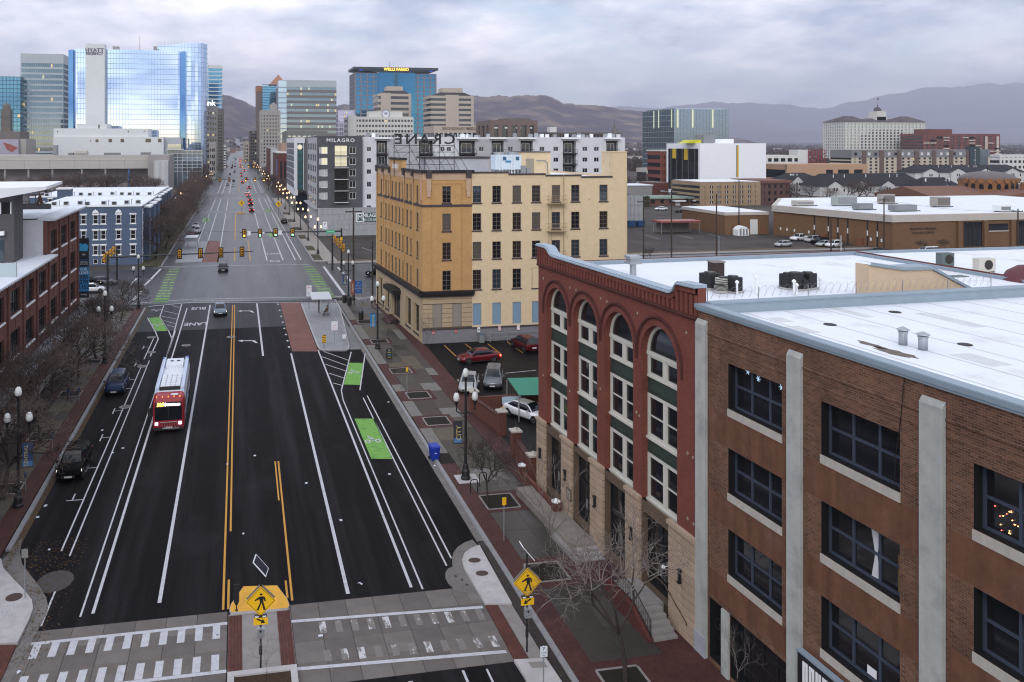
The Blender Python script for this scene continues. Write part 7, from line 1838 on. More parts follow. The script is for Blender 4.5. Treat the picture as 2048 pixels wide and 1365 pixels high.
zap=ZV(345,xc,yK);MB().lathe([(R_*math.cos(t_),zd1+(zap-zd1)*math.sin(t_))for t_ in[k*math.pi/2/8 for k in range(8)]]+[(0.2,zap)],24,(xc,yK+14,0)).build('dome',mat('lead_dome',(0.12,0.10,0.10),0.6,0.4),chh)
MB().cyl((xc,yK+14,zap),(xc,yK+14,zap+2.2),0.12,n=5).box(xc-0.6,yK+13.9,zap+1.4,xc+0.6,yK+14.1,zap+1.6).build('cross',BLACKM,chh)
MB().cyl((kx(2048),yK-2,0),(kx(2048),yK-2,ZV(365,kx(2048),yK)),2.6,n=12).build('bell_turret',CHB,chh)
# townhouse rows
SHG=mat('black_shingle',(0.022,0.022,0.026),0.85,0.3,var=0.3,vscale=1.5);STW=mat('townhouse_white',(0.52,0.52,0.51),0.9,0.2,var=0.04,vscale=0.5)
def townhouses(label,y,u0,u1,vr,ve,n,seed):
 t=thing('townhouse_row',label,'building',(XU(u0,y),y,0),group='black roofed townhouse rows');W_=XU(u1,y)-XU(u0,y);xm=XU((u0+u1)/2,y);ze,zr=ZV(ve,xm,y),ZV(vr,xm,y+7)
 MB().box(0,0,0,W_,14,ze).build('wall',STW,t)
 MB().add([(-0.8,-0.8,ze),(W_+0.8,-0.8,ze),(W_+0.8,14.8,ze),(-0.8,14.8,ze),(5,7,zr),(W_-5,7,zr)],[(0,1,5,4),(1,2,5),(2,3,4,5),(3,0,4)]).build('roof',SHG,t)
 rr=random.Random(seed);d=W_/n
 for k in range(n):
  xc_=d*(k+0.5);g=d*0.26
  MB().prism_y([(xc_-g,0),(xc_+g,0),(xc_+g,ze+0.2),(xc_,ze+2.2),(xc_-g,ze+0.2)],-1.3,-0.02).build('gable',STW,t,fix=True)
  MB().add([(xc_-g-0.4,-1.7,ze),(xc_,-1.7,ze+2.45),(xc_,5,ze+2.45),(xc_-g-0.4,0.5,ze),(xc_+g+0.4,-1.7,ze),(xc_+g+0.4,0.5,ze)],[(0,1,2,3),(1,4,5,2)]).build('gable_roof',SHG,t)
  for z in(ze-2.2,ze-5.2):
   if z<0.5:continue
   for sx in(-0.9,0.5):
    o=MB().box(xc_+sx,-1.38,z,xc_+sx+0.7,-1.31,z+1.4).build('window',GLASSD,t)
    MB().box(xc_+g+1.2+sx,-0.07,z-0.4,xc_+g+1.9+sx,-0.01,z+1.0).build('window',GLASSD,t)
 for k in range(5):x=rr.uniform(4,W_-4);MB().cyl((x,4.5,zr-2),(x,4.5,zr-0.4),0.18,n=6).build('flue',WHITEM,t)
townhouses('white townhouse row with black hipped roofs behind the brick hall',345,1640,1850,347,372,4,1);townhouses('white townhouse row with black roof ending beside the church',330,1848,1932,355,380,1,2);townhouses('farther white townhouse row with black roofs behind the church dome',430,1830,2048,330,345,4,3);townhouses('short black roofed townhouse row behind the tan flats',372,1575,1645,346,362,2,4)
# tan flats and brown end house
t_,W_,H_=tower('tan_flats','tan brick flats with white sash windows behind the lot',1400,1521,300,364,22,GLASSD,brick('tan_flat_brick',(0.30,0.21,0.13),(0.35,0.25,0.16),(0.26,0.19,0.12),0.4,0.12),4,0.45,8,0,0.62,proud=0.2,crown=1.5)
for i in range(8):
 for k in range(4):MB().box(W_/8*(i+0.5)-0.08,0.02,k*(H_-1.5)/4+(H_-1.5)/4*0.45,W_/8*(i+0.5)+0.08,0.18,(k+1)*(H_-1.5)/4).build('window_mullion',WHITEM,t_)
MB().box(W_*0.02,0.3,H_,W_-0.3,21,H_+0.1).build('roof',ROOFW,t_)
t_,W_,H_=tower('brown_end_house','narrow dark brown brick end house with white sashes',1521,1580,302,362,20,GLASSD,mat('brown_house',(0.10,0.05,0.04),0.85),3,0.5,5,0,0.6,proud=0.2,crown=1.5);MB().box(-0.5,-0.6,H_-1.0,W_+0.5,20,H_+0.2).build('cornice',mat('cornice_rust',(0.16,0.07,0.05),0.8),t_)
# white box with yellow and black glass
wb=thing('white_box_building','plain white box building with black glass end and yellow panels','building',(0,0,0))
yW=350.0;xw0=XU(1400,yW);xw1=XU(1532,yW);zW=ZV(287,xw0,yW);yW2=YU(1333,xw0);zWb=ZV(360,xw0,yW)
wallbox(wb,'body',mat('panel_white',(0.80,0.81,0.84),0.7,0.3,var=0.03,vscale=0.4),xw0,yW,0,xw1,yW2,zW)
zg0,zg1=ZV(384,xw0,yW),ZV(298,xw0,yW)
wallbox(wb,'black_glass',GLASSD,xw0-0.15,yW+1.5,zg0,xw0-0.01,yW2-2,zg1)
YL=mat('panel_yellow',(0.62,0.40,0.01),0.6);ln=yW2-yW-3.5
for f,a,b in((0.78,0.76,1.0),(0.38,0.73,1.0),(0.80,0.01,0.15),(0.58,0.01,0.15),(0.38,0.01,0.15)):
 wallbox(wb,'yellow_panel',YL,xw0-0.35,yW+1.5+ln*(f-0.06),zg0+(zg1-zg0)*a,xw0-0.16,yW+1.5+ln*(f+0.06),zg0+(zg1-zg0)*b)
for f in(0.1,0.3,0.5,0.7,0.9):wallbox(wb,'mullion',mat('mullion_char',(0.06,0.06,0.065),0.6),xw0-0.3,yW+1.5+ln*f-0.5,zg0,xw0-0.152,yW+1.5+ln*f+0.5,zg1)
wallbox(wb,'dark_base',CONCK,xw0-0.4,yW-0.4,0,xw1-8,yW2-1,ZV(394,xw0,yW));xs0=XU(1474,yW);wallbox(wb,'yellow_slot',YL,xs0,yW-0.1,ZV(355,xs0,yW),XU(1477,yW),yW-0.01,ZV(291,xs0,yW));wallbox(wb,'dark_slot',CONCK,XU(1472.5,yW),yW-0.12,ZV(355,xs0,yW),xs0-0.02,yW-0.01,ZV(291,xs0,yW))
MB().prism_y([(XU(1440,yW),zW),(XU(1475,yW),zW),(XU(1475,yW),zW+2.0),(XU(1468,yW),zW+2.0)],yW+3,yW+15).build('roof_wedge',MATS['panel_white'],wb,fix=True);wallbox(wb,'roof_plant',GREYM,XU(1422,yW),yW+6,zW,XU(1445,yW),yW+14,ZV(270,xw0,yW));MB().prism_y([(XU(1382,yW),zW),(XU(1412,yW),zW),(XU(1412,yW),zW+1.6),(XU(1396,yW),zW+1.6)],yW+4,yW+12).build('yellow_wedge',mat('wedge_lime',(0.5,0.5,0.02),0.6),wb,fix=True)
# glass court house
yG=500.0;xg0,xg1=XU(1348,yG),XU(1458,yG);yg2=YU(1285,xg0);zG=ZV(219,XU(1400,yG),yG)
gc=thing('glass_cube','grey blue gridded glass cube building with lit corner slots','building',(0,0,0));GG=glass('cube_glass',(0.23,0.29,0.35),0.12,0.75)
wallbox(gc,'glazing',GG,xg0,yG,0,xg1,yg2,zG)
grid_on(gc,[(xg0,yG),(xg1,yG)],0,zG,3.6,2.2,mat('cube_fin',(0.30,0.37,0.42),0.6),d=0.2,name='sunshade_grid');grid_on(gc,[(xg0,yg2),(xg0,yG)],0,zG,3.6,2.2,MATS['cube_fin'],d=0.2,name='sunshade_grid')
for u in(1353,1383,1423):x=XU(u,yG);wallbox(gc,'lit_slot',LITS[2],x,yG-0.4,zG-12,x+1.2,yG-0.25,zG-0.2)
for f in(0.05,0.45,0.6):y=yG+(yg2-yG)*f;wallbox(gc,'lit_slot',LITS[2],xg0-0.4,y,zG-12,xg0-0.25,y+0.9,zG-0.2)
wallbox(gc,'attic',GPA,xg0+2,yG+2,zG,xg1-2,yg2-2,zG+0.6)
# red victorian, red low brick, green roofed offices, dumpsters, carports
t_,W_,H_=tower('red_victorian','tall narrow red brick victorian house beside the white box',1321,1340,385,303,14,GLASSD,mat('victorian_red',(0.20,0.055,0.035),0.85),5,0.45,4,0,0.5,proud=0.25,crown=2);MB().box(-0.4,-0.4,H_,W_+0.4,14,H_+0.7).build('cornice',WHT,t_)
t_,W_,H_=tower('old_library','cream columned civic building beyond the bare trees',1294,1322,470,337,14,GDK,FAS,1,0.2,6,0,0.4,crown=2.5)
t_=thing('red_sheds','plain red brick workshop beside the white box base','building',(XU(1305,330),330,0));W_=XU(1337,330)-XU(1305,330);MB().box(0,0,0,W_,12,ZV(366,XU(1320,330),330)).build('wall',MATS['far_red_brick'],t_);MB().box(0.1,0.1,ZV(366,XU(1320,330),330),W_-0.1,11.9,ZV(366,XU(1320,330),330)+0.15).build('roof',CONCK,t_);MB().box(W_*0.4,-0.05,0,W_*0.6,-0.005,3).build('door',CONCK,t_)
t_=thing('green_roof_offices','long low brick offices with green roof edge and white porches','building',(XU(1276,305),305,0));W_=XU(1425,305)-XU(1276,305);zt=ZV(398,XU(1350,305),305)
MB().box(0,0,0,W_,14,zt).build('wall',mat('offices_brown',(0.13,0.06,0.04),0.85),t_);MB().box(-0.4,-0.6,zt,W_+0.4,14.5,zt+0.6).build('roof',mat('roof_sage',(0.20,0.26,0.21),0.8),t_)
for f in(0.53,0.80):MB().box(W_*f-2.5,-2,zt-1.0,W_*f+2.5,-0.01,zt-0.6).build('porch_roof',WHITEM,t_);MB().box(W_*f-1,-0.1,0,W_*f+1,-0.011,zt-1.1).build('door',WHT,t_)
for f in(0.2,0.32,0.44,0.65,0.72,0.9):MB().box(W_*f-0.8,-0.06,1.0,W_*f+0.8,-0.01,2.4).build('window',GLASSD,t_)
t_=thing('pale_store','low pale shed with white flat roof beyond the cream building','building',(XU(1252,330),330,0));MB().box(0,0,0,12,12,ZV(372,XU(1260,330),330)).build('wall',mat('shed_grey',(0.25,0.24,0.24),0.85),t_);MB().box(-0.3,-0.3,ZV(372,XU(1260,330),330),12.3,12,ZV(372,XU(1260,330),330)+0.4).build('roof',ROOFW,t_);MB().box(1,-0.05,0,3,-0.01,2.6).build('door',CONCK,t_)
t_=thing('hedge_bank','olive clipped hedge bank beyond the cream building','hedge',(XU(1252,300),300,0));m_=MB();rr=random.Random(4);Wd=XU(1300,300)-XU(1252,300)
for k in range(700):
 x,y,z=rr.uniform(0,Wd),rr.uniform(-0.3,2),rr.uniform(0,4.2);m_.add([(x,y,z),(x+rr.uniform(-.4,.4),y-0.2,z+0.3),(x+0.35,y+rr.uniform(-.3,.2),z+rr.uniform(-.2,.3))],[(0,1,2)])
m_.box(0.1,0.2,0,Wd,2,4.0);m_.build('foliage',mat('hedge_olive',(0.045,0.048,0.024),0.9,0.2,var=0.3,vscale=2),t_)
t_=thing('lot_wall','stained concrete retaining wall at the end of the open lot','wall',(XU(1252,236),236,0));W_=XU(1286,236)-XU(1252,236)
for k in range(4):
 for j in range(3):MB().box(W_*k/4+0.03,0,2.8*j+0.03,W_*(k+1)/4-0.03,0.5,2.8*(j+1)-0.03).build('block',CB,t_)
for k,u in enumerate((1261,1280)):
 x,y=XU(u,228),228;t_=thing('dumpster',['blue steel dumpster with closed dark lid by the lot wall','blue steel dumpster with bright blue lid by the lot wall'][k],'dumpster',(x,y,0));BD=mat('dumpster_blue',(0.012,0.05,0.14),0.6)
 MB().prism_x([(-1,0.15),(1,0.15),(1.1,1.4),(-1.1,1.9)],-1.1,1.1).build('body',BD,t_,fix=True);MB().add([(-1.15,-1.15,1.92),(1.15,-1.15,1.92),(1.15,1.15,1.42),(-1.15,1.15,1.42),(-1.15,-1.15,1.99),(1.15,-1.15,1.99),(1.15,1.15,1.49),(-1.15,1.15,1.49)],[(4,5,6,7),(0,1,5,4),(1,2,6,5),(3,0,4,7)]).build('lid',BD if k==0 else mat('lid_bright_blue',(0.02,0.22,0.6),0.5),t_)
 for sx in(-0.9,0.9):MB().lathe([(0.15,-0.05),(0.15,0.05)],8,(sx,0,0.1)).build('wheel',RUBBER,t_)
for k,(u0,u1,vb,vt)in enumerate(((1313,1392,466,441),(1411,1475,459,441))):
 x,y=G((u0+u1)/2,vb);hw=(XU(u1,y)-XU(u0,y))/2;z=ZV(vt,x,y);t_=thing('carport',['red roofed carport over black bins in the open lot','red and white roofed carport next to a brick wing'][k],'carport',(x,y,0))
 MB().box(-hw,-2.5,z-0.45,hw,2.5,z).build('roof',mat('carport_red',(0.23,0.055,0.05),0.7),t_);MB().box(-hw+0.1,-2.4,z,hw-0.1,2.4,z+0.05).build('roof_top',mat('carport_pink',(0.33,0.14,0.13),0.7),t_)
 for sx in(-1,1):
  for sy in(-1,1):MB().cyl((sx*(hw-0.3),sy*2.2,0),(sx*(hw-0.3),sy*2.2,z-0.45),0.08,n=6).build('post',GREYM,t_)
 MB().box(-hw+1,1.9,0,hw-1,2.1,z-0.8).build('screen',CONCK,t_)
 # far right large buildings
yA2=900.0
t_,W_,H_=tower('grand_hotel','white grand hotel with arched windows, dark hipped roofs and domed lantern',1691,1850,yA2,244,40,GPA,mat('grand_white',(0.60,0.58,0.54),0.8),14,0.32,22,10,0.45,crown=2,proud=0.4)
zr=ZV(232,XU(1770,yA2),yA2)-0
for a,b in((0.0,0.28),(0.28,0.72),(0.72,1.0)):
 hh=zr-H_ if a!=0.28 else(zr-H_)*0.6;MB().add([(W_*a-1,-1.5,H_),(W_*b+1,-1.5,H_),(W_*b+1,41,H_),(W_*a-1,41,H_),(W_*(a+.09),16,H_+hh),(W_*(b-.09),16,H_+hh)],[(0,1,5,4),(1,2,5),(2,3,4,5),(3,0,4)]).build('roof',mat('grand_roof',(0.075,0.06,0.065),0.8),t_)
 if a!=0.28:MB().box(W_*a+2,-1.0,0,W_*b-2,0.2,H_-4).build('projecting_bay',MATS['grand_white'],t_)if False else None
zz=H_+(zr-H_)*.6;xm=W_*0.51
for k in range(2):MB().box(xm-8+k*1.5,8,zz-4,xm+8-k*1.5,22,zz+2+7*k).build('lantern',MATS['grand_white'],t_)
for sx in(-3,1.6):MB().box(xm+sx,9.4,zz+3,xm+sx+1.5,9.49,zz+7).build('lantern_window',GDK,t_)
MB().lathe([(4.6,zz+9),(4.3,zz+11),(3,zz+13.4),(0.6,zz+14.6),(0.3,zz+17)],14,(xm,15,0)).build('dome',MATS['grand_roof'],t_);MB().cyl((xm,15,zz+16),(xm,15,zz+27),0.25,0.08,5).build('flag_pole',GREYM,t_);MB().box(xm,14.95,zz+23.5,xm+2.2,15.05,zz+25.2).build('flag',mat('flag_dark',(0.1,0.04,0.06),0.8),t_)
RCD=mat('condo_brick',(0.16,0.055,0.045),0.85,var=0.08,vscale=0.1)
t_,W_,H_=tower('brick_condo','red brick balconied condominium slab with pale balcony fronts',1846,2000,850,268,35,GDK,RCD,10,0.5,12,0,0.5,crown=2.5)
MB().box(W_*0.1,3,H_,W_*0.4,25,H_+5.5).build('attic',RCD,t_)
rr=random.Random(8)
for k in range(40):i,j=rr.randrange(12),rr.randrange(10);MB().box(W_/12*i+0.6,-1.2,3+j*(H_-5)/10,W_/12*(i+1)-0.6,-0.1,4.2+j*(H_-5)/10).build('balcony',mat('balcony_cream',(0.55,0.48,0.4),0.8),t_)
for f in(0.8,0.95):MB().box(W_*f,-0.8,0,W_*f+3.0,-0.1,H_-3).build('stair_strip',MATS['balcony_cream'],t_)
t_,W_,H_=tower('midrise_flats','grey and cream mid rise flats with dark name panel',1703,1980,600,300,25,GLASSD,mat('flats_cream',(0.48,0.42,0.33),0.85),5,0.42,26,0,0.55,crown=6.5,cm=mat('flats_grey',(0.20,0.195,0.20),0.85),proud=0.3,litn=4)
for k in range(7):MB().box(W_*(0.07+0.125*k),-0.6,0,W_*(0.10+0.125*k),0.2,H_-0.5).build('balcony_stack',mat('stack_brown',(0.13,0.085,0.07),0.85),t_)
for k in range(20):MB().box(W_*(0.02+0.047*k),-0.1,H_-4.6,W_*(0.038+0.047*k),-0.01,H_-2.2).build('window',WHT if k%3 else GLASSD,t_)
xx=W_*0.84;MB().box(xx,-1.5,0,xx+10,3,H_+2.5).build('name_panel',mat('panel_teal_black',(0.02,0.04,0.045),0.5),t_);MB().box(xx+10.1,-1.2,0,xx+18,3,H_+0.5).build('glazed_bay',GPA,t_)
for k,c_ in enumerate('DISTRICT'):sign_text('lettering',c_,2.0,WHITEM,t_,(xx+5,-1.6,H_-0.5-k*2.1),0,1,0.05)
tower('white_commercial','white three storey commercial block beside the white box',1532,1600,520,311,25,GLASSD,WHT,3,0.5,5,0,0.3,crown=2,litn=0)
t_=thing('red_lattice_tower','white stair tower wrapped in red steel lattice','building',(XU(1596,530),530,0));zz=ZV(300,XU(1610,530),530);MB().box(0,0,0,8,10,zz).build('stair_tower',WHT,t_)
m_=MB();W2=XU(1646,530)-XU(1613,530)
for k in range(6):m_.cyl((8+W2*k/5,-0.5,0),(8+W2*k/5,-0.5,zz),0.3,n=4)
for k in range(8):m_.cyl((8,-0.5,zz*k/7),(8+W2,-0.5,zz*k/7),0.25,n=4);m_.cyl((8,-0.5,zz*max(0,k-1)/7),(8+W2,-0.5,zz*k/7),0.18,n=4)
m_.build('lattice',mat('lattice_red',(0.25,0.03,0.03),0.6),t_)
t_,W_,H_=tower('orange_hall','flat orange tan hall with wide dark windows',1573,1735,480,329,25,GLASSD,mat('hall_orange',(0.44,0.27,0.17),0.85),1,0.1,5,0,0.3,crown=3.5,base=2);MB().box(0,-0.3,0,W_*0.48,1,H_).build('blank_wing',MATS['hall_orange'],t_)
tower('pale_block','small white office block at the horizon behind church',2000,2070,640,310,20,GDK,WHT,3,0.5,8,0,0.4)
# scattered low roofs of the far valley, each one a house or shed
rr=random.Random(77);FR_=[mat('far_roof_%d'%i,c,0.9,0.2)for i,c in enumerate([(0.16,0.13,0.12),(0.35,0.34,0.34),(0.10,0.09,0.09),(0.24,0.19,0.16)])];FWm=[mat('far_wall_%d'%i,c,0.9,0.2)for i,c in enumerate([(0.36,0.33,0.30),(0.25,0.15,0.12),(0.45,0.44,0.42)])]
hm=[]
for i in range(12):
 W_,D_,h_=rr.uniform(9,26),rr.uniform(8,18),rr.uniform(4,9);a=MB().box(0,0,0,W_,D_,h_).mesh(FWm[i%3]);b=(MB().box(-0.3,-0.3,h_,W_+0.3,D_+0.3,h_+0.6)if i%2 else MB().add([(-0.5,-0.5,h_),(W_+.5,-0.5,h_),(W_+.5,D_+.5,h_),(-.5,D_+.5,h_),(0,D_/2,h_+3),(W_,D_/2,h_+3)],[(0,1,5,4),(1,2,5),(2,3,4,5),(3,0,4)])).mesh(FR_[i%4]);hm.append((a,b))
def far_house(u,y):
 x=XU(u,y);a,b=rr.choice(hm);t=thing('distant_house','tiny distant house on the valley floor below the mountains','house',(x,y,ground_z(x,y)-0.3),rr.uniform(-0.2,0.2),group='distant houses on the valley floor');put('wall',a,t);put('roof',b,t)
for k in range(70):far_house(rr.uniform(1180,2048),rr.uniform(900,3800))
for k in range(45):far_house(rr.uniform(440,520)if k%2 else rr.uniform(1250,1340),rr.uniform(1500,4600))
# ================================================================== street furniture
GLOBE=mat('lamp_globe',(0.62,0.64,0.62),0.25,0.5);GLOBEL=mat('lamp_globe_lit',(0.8,0.6,0.4),0.4,emit=(1.0,0.62,0.28),es=1.5)
LB_={}
def lamp(label,x,y,z0=KZ,banner=0,litg=False,rz=0.0,group='three globe street lamps',bc=None):
 key=('lamp',banner,litg)
 t=thing('street_lamp',label,'street lamp',(x,y,z0),rz,group=group)
 if key not in LB_:
  P=[]
  b=MB();b.lathe([(0.36,0),(0.36,0.15),(0.30,0.22),(0.28,0.6),(0.21,0.75),(0.18,1.0),(0.13,1.1)],12);P.append(('base',b.mesh(BLACKM)))
  b=MB();b.lathe([(0.115,1.1),(0.095,4.0),(0.075,7.1)],10);P.append(('pole',b.mesh(BLACKM)))
  b=MB()
  for s_ in(-1,1):b.tube([(0,0,4.75),(s_*0.4,0,4.7),(s_*0.68,0,4.85),(s_*0.68,0,5.35)],0.045,6);b.tube([(0,0,4.4),(s_*0.25,0,4.5),(s_*0.4,0,4.7)],0.03,5)
  P.append(('arm',b.mesh(BLACKM)))
  gl=[(0.09,0),(0.20,0.08),(0.24,0.25),(0.19,0.5),(0.09,0.62),(0.04,0.66)]
  g=MB().lathe(gl,12).mesh(GLOBEL if litg else GLOBE,True)
  hl=MB().lathe([(0.05,-0.3),(0.11,-0.12),(0.15,0.02)],10).mesh(BLACKM);fn=MB().lathe([(0.06,0.64),(0.05,0.72),(0.015,0.84)],8).mesh(BLACKM)
  LB_[key]=(P,g,hl,fn)
 P,g,hl,fn=LB_[key]
 for n_,me in P:put(n_,me,t)
 for px,pz in((0,7.25),(-0.68,5.55),(0.68,5.55)):
  o=put('globe',g,t,(px,0,pz));put('holder',hl,o);put('finial',fn,o)
 if banner:
  s_=banner
  MB().cyl((0,0,4.15),(s_*0.95,0,4.15),0.025,n=5).build('banner_rod',BLACKM,t);MB().cyl((0,0,2.55),(s_*0.95,0,2.55),0.025,n=5).build('banner_rod',BLACKM,t)
  cm=[(0.03,0.06,0.16),(0.03,0.03,0.045),(0.02,0.16,0.34)][bc or 0]
  o=MB().box(min(s_*0.25,s_*0.9),-0.012,2.57,max(s_*0.25,s_*0.9),0.012,4.13).build('banner',mat('lamp_banner_%d'%(bc or 0),cm,0.7),t)
  me=text_mesh('CENTRAL' if bc!=1 else 'CITY',0.33 if bc!=1 else 0.5,mat('banner_letter',(0.55,0.45,0.12),0.7),0.004);q=put('banner_lettering',me,o,(s_*0.5,-0.018,3.3));q.rotation_euler=(math.pi/2,-math.pi/2,0)
  MB().box(min(s_*0.27,s_*0.88),-0.016,2.6,max(s_*0.27,s_*0.88),-0.0125,2.95).build('banner_patch',mat('banner_sky',(0.08,0.2,0.4),0.7),o)
 return t
lamp('three globe street lamp with dark banner beside the bare tree and bike racks',16.0,58.0,banner=-1,bc=1);lamp('three globe street lamp with blue banner before the tan warehouse front',16.1,97.0,banner=-1,bc=2);lamp('three globe street lamp at the junction corner by the wayfinding sign',16.6,127.2,banner=-1,bc=0)
lamp('three globe street lamp with colourful banner between the bare trees on the loft side',-14.2,59.2,banner=1,bc=0);lamp('three globe street lamp before the loft building shopfronts',-14.25,96.5);q=G(277,620);lamp('three globe street lamp at the junction corner by the loft building',q[0],q[1])
for k in range(8):
 y=184+26*k;lamp('lit three globe street lamp on the pavement beyond the junction, apartments side',17.3,y,litg=True,group='lit lamps beyond the junction on the apartments side')
for k in range(9):
 y=190+25*k;lamp('three globe street lamp along the bare trees beyond the junction',-18.6,y,litg=k>3,group='lamps along the trees beyond the junction')
for k in range(7):
 y=450+80*k
 for s_ in(-1,1):lamp('tiny lit street lamp far down the street canyon',s_*16,y,ground_z(0,y),litg=True,group='tiny lit lamps far down the street')
SIGY=mat('sign_yellow',(0.80,0.46,0.01),0.5,0.4);SIGW=mat('sign_white',(0.72,0.74,0.76),0.5);SIGG=mat('sign_back_grey',(0.20,0.20,0.19),0.6)
def diamond(b,s_,y0,y1,z):
 b.prism_y([(0,z-s_),(s_,z),(0,z+s_),(-s_,z)],y0,y1)
def walker(b,y,z,k):
 b.prism_y([(0.02*k,z+0.27*k),(0.09*k,z+0.33*k),(0.02*k,z+0.41*k),(-0.06*k,z+0.33*k)],y-0.004,y)
 b.prism_y([(-0.09*k,z+0.22*k),(0.12*k,z+0.25*k),(0.13*k,z-0.05*k),(-0.03*k,z-0.05*k)],y-0.004,y)
 b.prism_y([(-0.03*k,z-0.05*k),(0.05*k,z-0.05*k),(-0.1*k,z-0.42*k),(-0.2*k,z-0.42*k)],y-0.0045,y)
 b.prism_y([(0.04*k,z-0.05*k),(0.13*k,z-0.05*k),(0.24*k,z-0.42*k),(0.14*k,z-0.42*k)],y-0.005,y)
 b.prism_y([(-0.08*k,z+0.22*k),(-0.05*k,z+0.12*k),(-0.27*k,z+0.02*k),(-0.29*k,z+0.08*k)],y-0.0055,y)
 b.prism_y([(0.11*k,z+0.24*k),(0.2*k,z+0.19*k),(0.25*k,z+0.0*k),(0.19*k,z-0.01*k),(0.13*k,z+0.12*k)],y-0.006,y)
def ped_sign(label,x,y,z0,zs,rz,arrow,panel,sc=1.0,boxed=True):
 t=thing('crossing_sign',label,'sign',(x,y,z0),rz,group='yellow pedestrian crossing signs')
 zt=4.6 if panel else zs+0.7
 MB().cyl((0,0,0),(0,0,zt),0.045,n=8).build('post',BLACKM,t)
 b=MB();diamond(b,0.69*sc,-0.075,-0.06,zs);o=b.build('diamond_plate',SIGY,t,fix=True)
 b=MB();k_=0.69*sc;r0,r1=0.93,0.89
 for i in range(4):
  a,c_=math.pi/2*i,math.pi/2*(i+1);b.quad((k_*r0*math.cos(a),-0.078,zs+k_*r0*math.sin(a)),(k_*r0*math.cos(c_),-0.078,zs+k_*r0*math.sin(c_)),(k_*r1*math.cos(c_),-0.078,zs+k_*r1*math.sin(c_)),(k_*r1*math.cos(a),-0.078,zs+k_*r1*math.sin(a)))
 b.build('border',BLACKM,o);b=MB();walker(b,-0.077,zs-0.0,0.95*sc);b.build('walking_figure',BLACKM,o)['kind']='stuff'
 if boxed:
  b=MB();diamond(b,0.66*sc,0.06,0.075,zs+0.1);b.build('rear_plate',SIGG,t,fix=True)
  MB().box(-0.32,-0.09,zs-1.06,0.32,-0.07,zs-0.72).build('arrow_plate',SIGY,t)
  b=MB();s_=arrow;b.prism_y([(-s_*0.2,zs-0.79),(-s_*0.14,zs-0.76),(s_*0.06,zs-0.86),(s_*0.10,zs-0.8),(s_*0.2,zs-0.98),(0,zs-0.99),(s_*0.03,zs-0.92),(-s_*0.17,zs-0.82)],-0.096,-0.091);b.build('arrow',BLACKM,t)
  MB().box(-0.28,-0.12,zs-0.72,0.28,0.0,zs-0.62).build('flasher_bar',IRON,t)
  for sx in(-0.17,0.17):MB().box(sx-0.08,-0.135,zs-0.70,sx+0.08,-0.121,zs-0.64).build('flasher',SIGW,t)
  MB().box(-0.15,-0.2,zs-1.62,0.17,0.02,zs-1.2).build('control_box',GALV,t);MB().cyl((0,-0.21,zs-1.3),(0,-0.20,zs-1.3),0.06,n=10).build('push_button',IRON,t);MB().cyl((0,0,0.7),(0,0,1.05),0.075,n=8).build('collar',BLACKM,t)
 if panel:
  o=MB().box(-0.45,-0.3,-0.02,0.45,0.3,0.02).build('solar_panel',SIGW,t,(0,0,4.75));o.rotation_euler=(rad(14 if arrow>0 else 2),rad(50),0)
  q=MB().box(-0.41,-0.26,0.021,0.41,0.26,0.024).build('solar_cells',mat('solar_cell',(0.012,0.014,0.03),0.2),o)
 return t
ped_sign('yellow pedestrian crossing sign with solar panel on the median',1.04,38.85,0.05,3.15,rad(-3),1,True);ped_sign('yellow pedestrian crossing sign on the pavement beside the worn crossing',13.4,37.75,0.1,3.3,0,-1,True)
for k,(u,vb)in enumerate(((483,426),(557,428))):
 q=G(u,vb);ped_sign(['yellow crossing sign on the far median island','yellow crossing sign on the far pavement'][k],q[0],q[1],0,3.4,0,1,False,1.7,False)
def post_sign(name,label,u,vb,vt,w_,h_,m,pm=GALV,rz=0.0,cat='sign',text=None,zb=KZ,tm=None,group=None):
 x,y=G(u,vb,zb);z=ZV(vt,x,y)-zb;t=thing(name,label,cat,(x,y,zb),rz,group=group)
 MB().cyl((0,0,0),(0,0,z),0.03,n=6).build('post',pm,t);o=MB().box(-w_/2,-0.05,z-h_,w_/2,-0.032,z).build('plate',m,t)
 for k,(s_,f,sz,c_)in enumerate(text or()):
  me=text_mesh(s_,sz,c_,0.002);q=put('lettering',me,o,(0,-0.055,z-h_*f));q.rotation_euler=(math.pi/2,0,0)
 return t,z,o
NAVY=mat('letter_navy',(0.02,0.05,0.2),0.6);REDL=mat('letter_red',(0.5,0.02,0.02),0.6)
post_sign('parking_sign','white parking sign on the near ramp corner',1087,1395,1292,0.32,0.46,SIGW,text=(('P',0.25,0.22,NAVY),('2 HR',0.6,0.12,NAVY),('8-6',0.84,0.1,NAVY)))
post_sign('plain_sign','grey back of a small sign on the leafy kerb bulb',50,1196,1098,0.32,0.46,SIGG);post_sign('yellow_tag_sign','small yellow sign on thin post near the first arched door',1008,1083,995,0.25,0.45,SIGY,text=(('!',0.3,0.2,BLACKM),));post_sign('yellow_tag_sign','small yellow sign on thin post near the empty tree pit',814,792,735,0.22,0.42,SIGY)
post_sign('bus_stop_flag','tall white bus stop flag at the platform end',618,617,571,0.75,1.6,SIGW,mat('post_navy',(0.03,0.05,0.1),0.5),text=(('BUS',0.2,0.3,REDL),('200',0.75,0.3,NAVY)));post_sign('platform_sign','white regulation sign with black header on the bus platform',669,693,643,0.75,1.05,SIGW,text=(('NO',0.45,0.2,REDL),('STANDING',0.65,0.12,REDL),('BUS ONLY',0.85,0.12,REDL)))
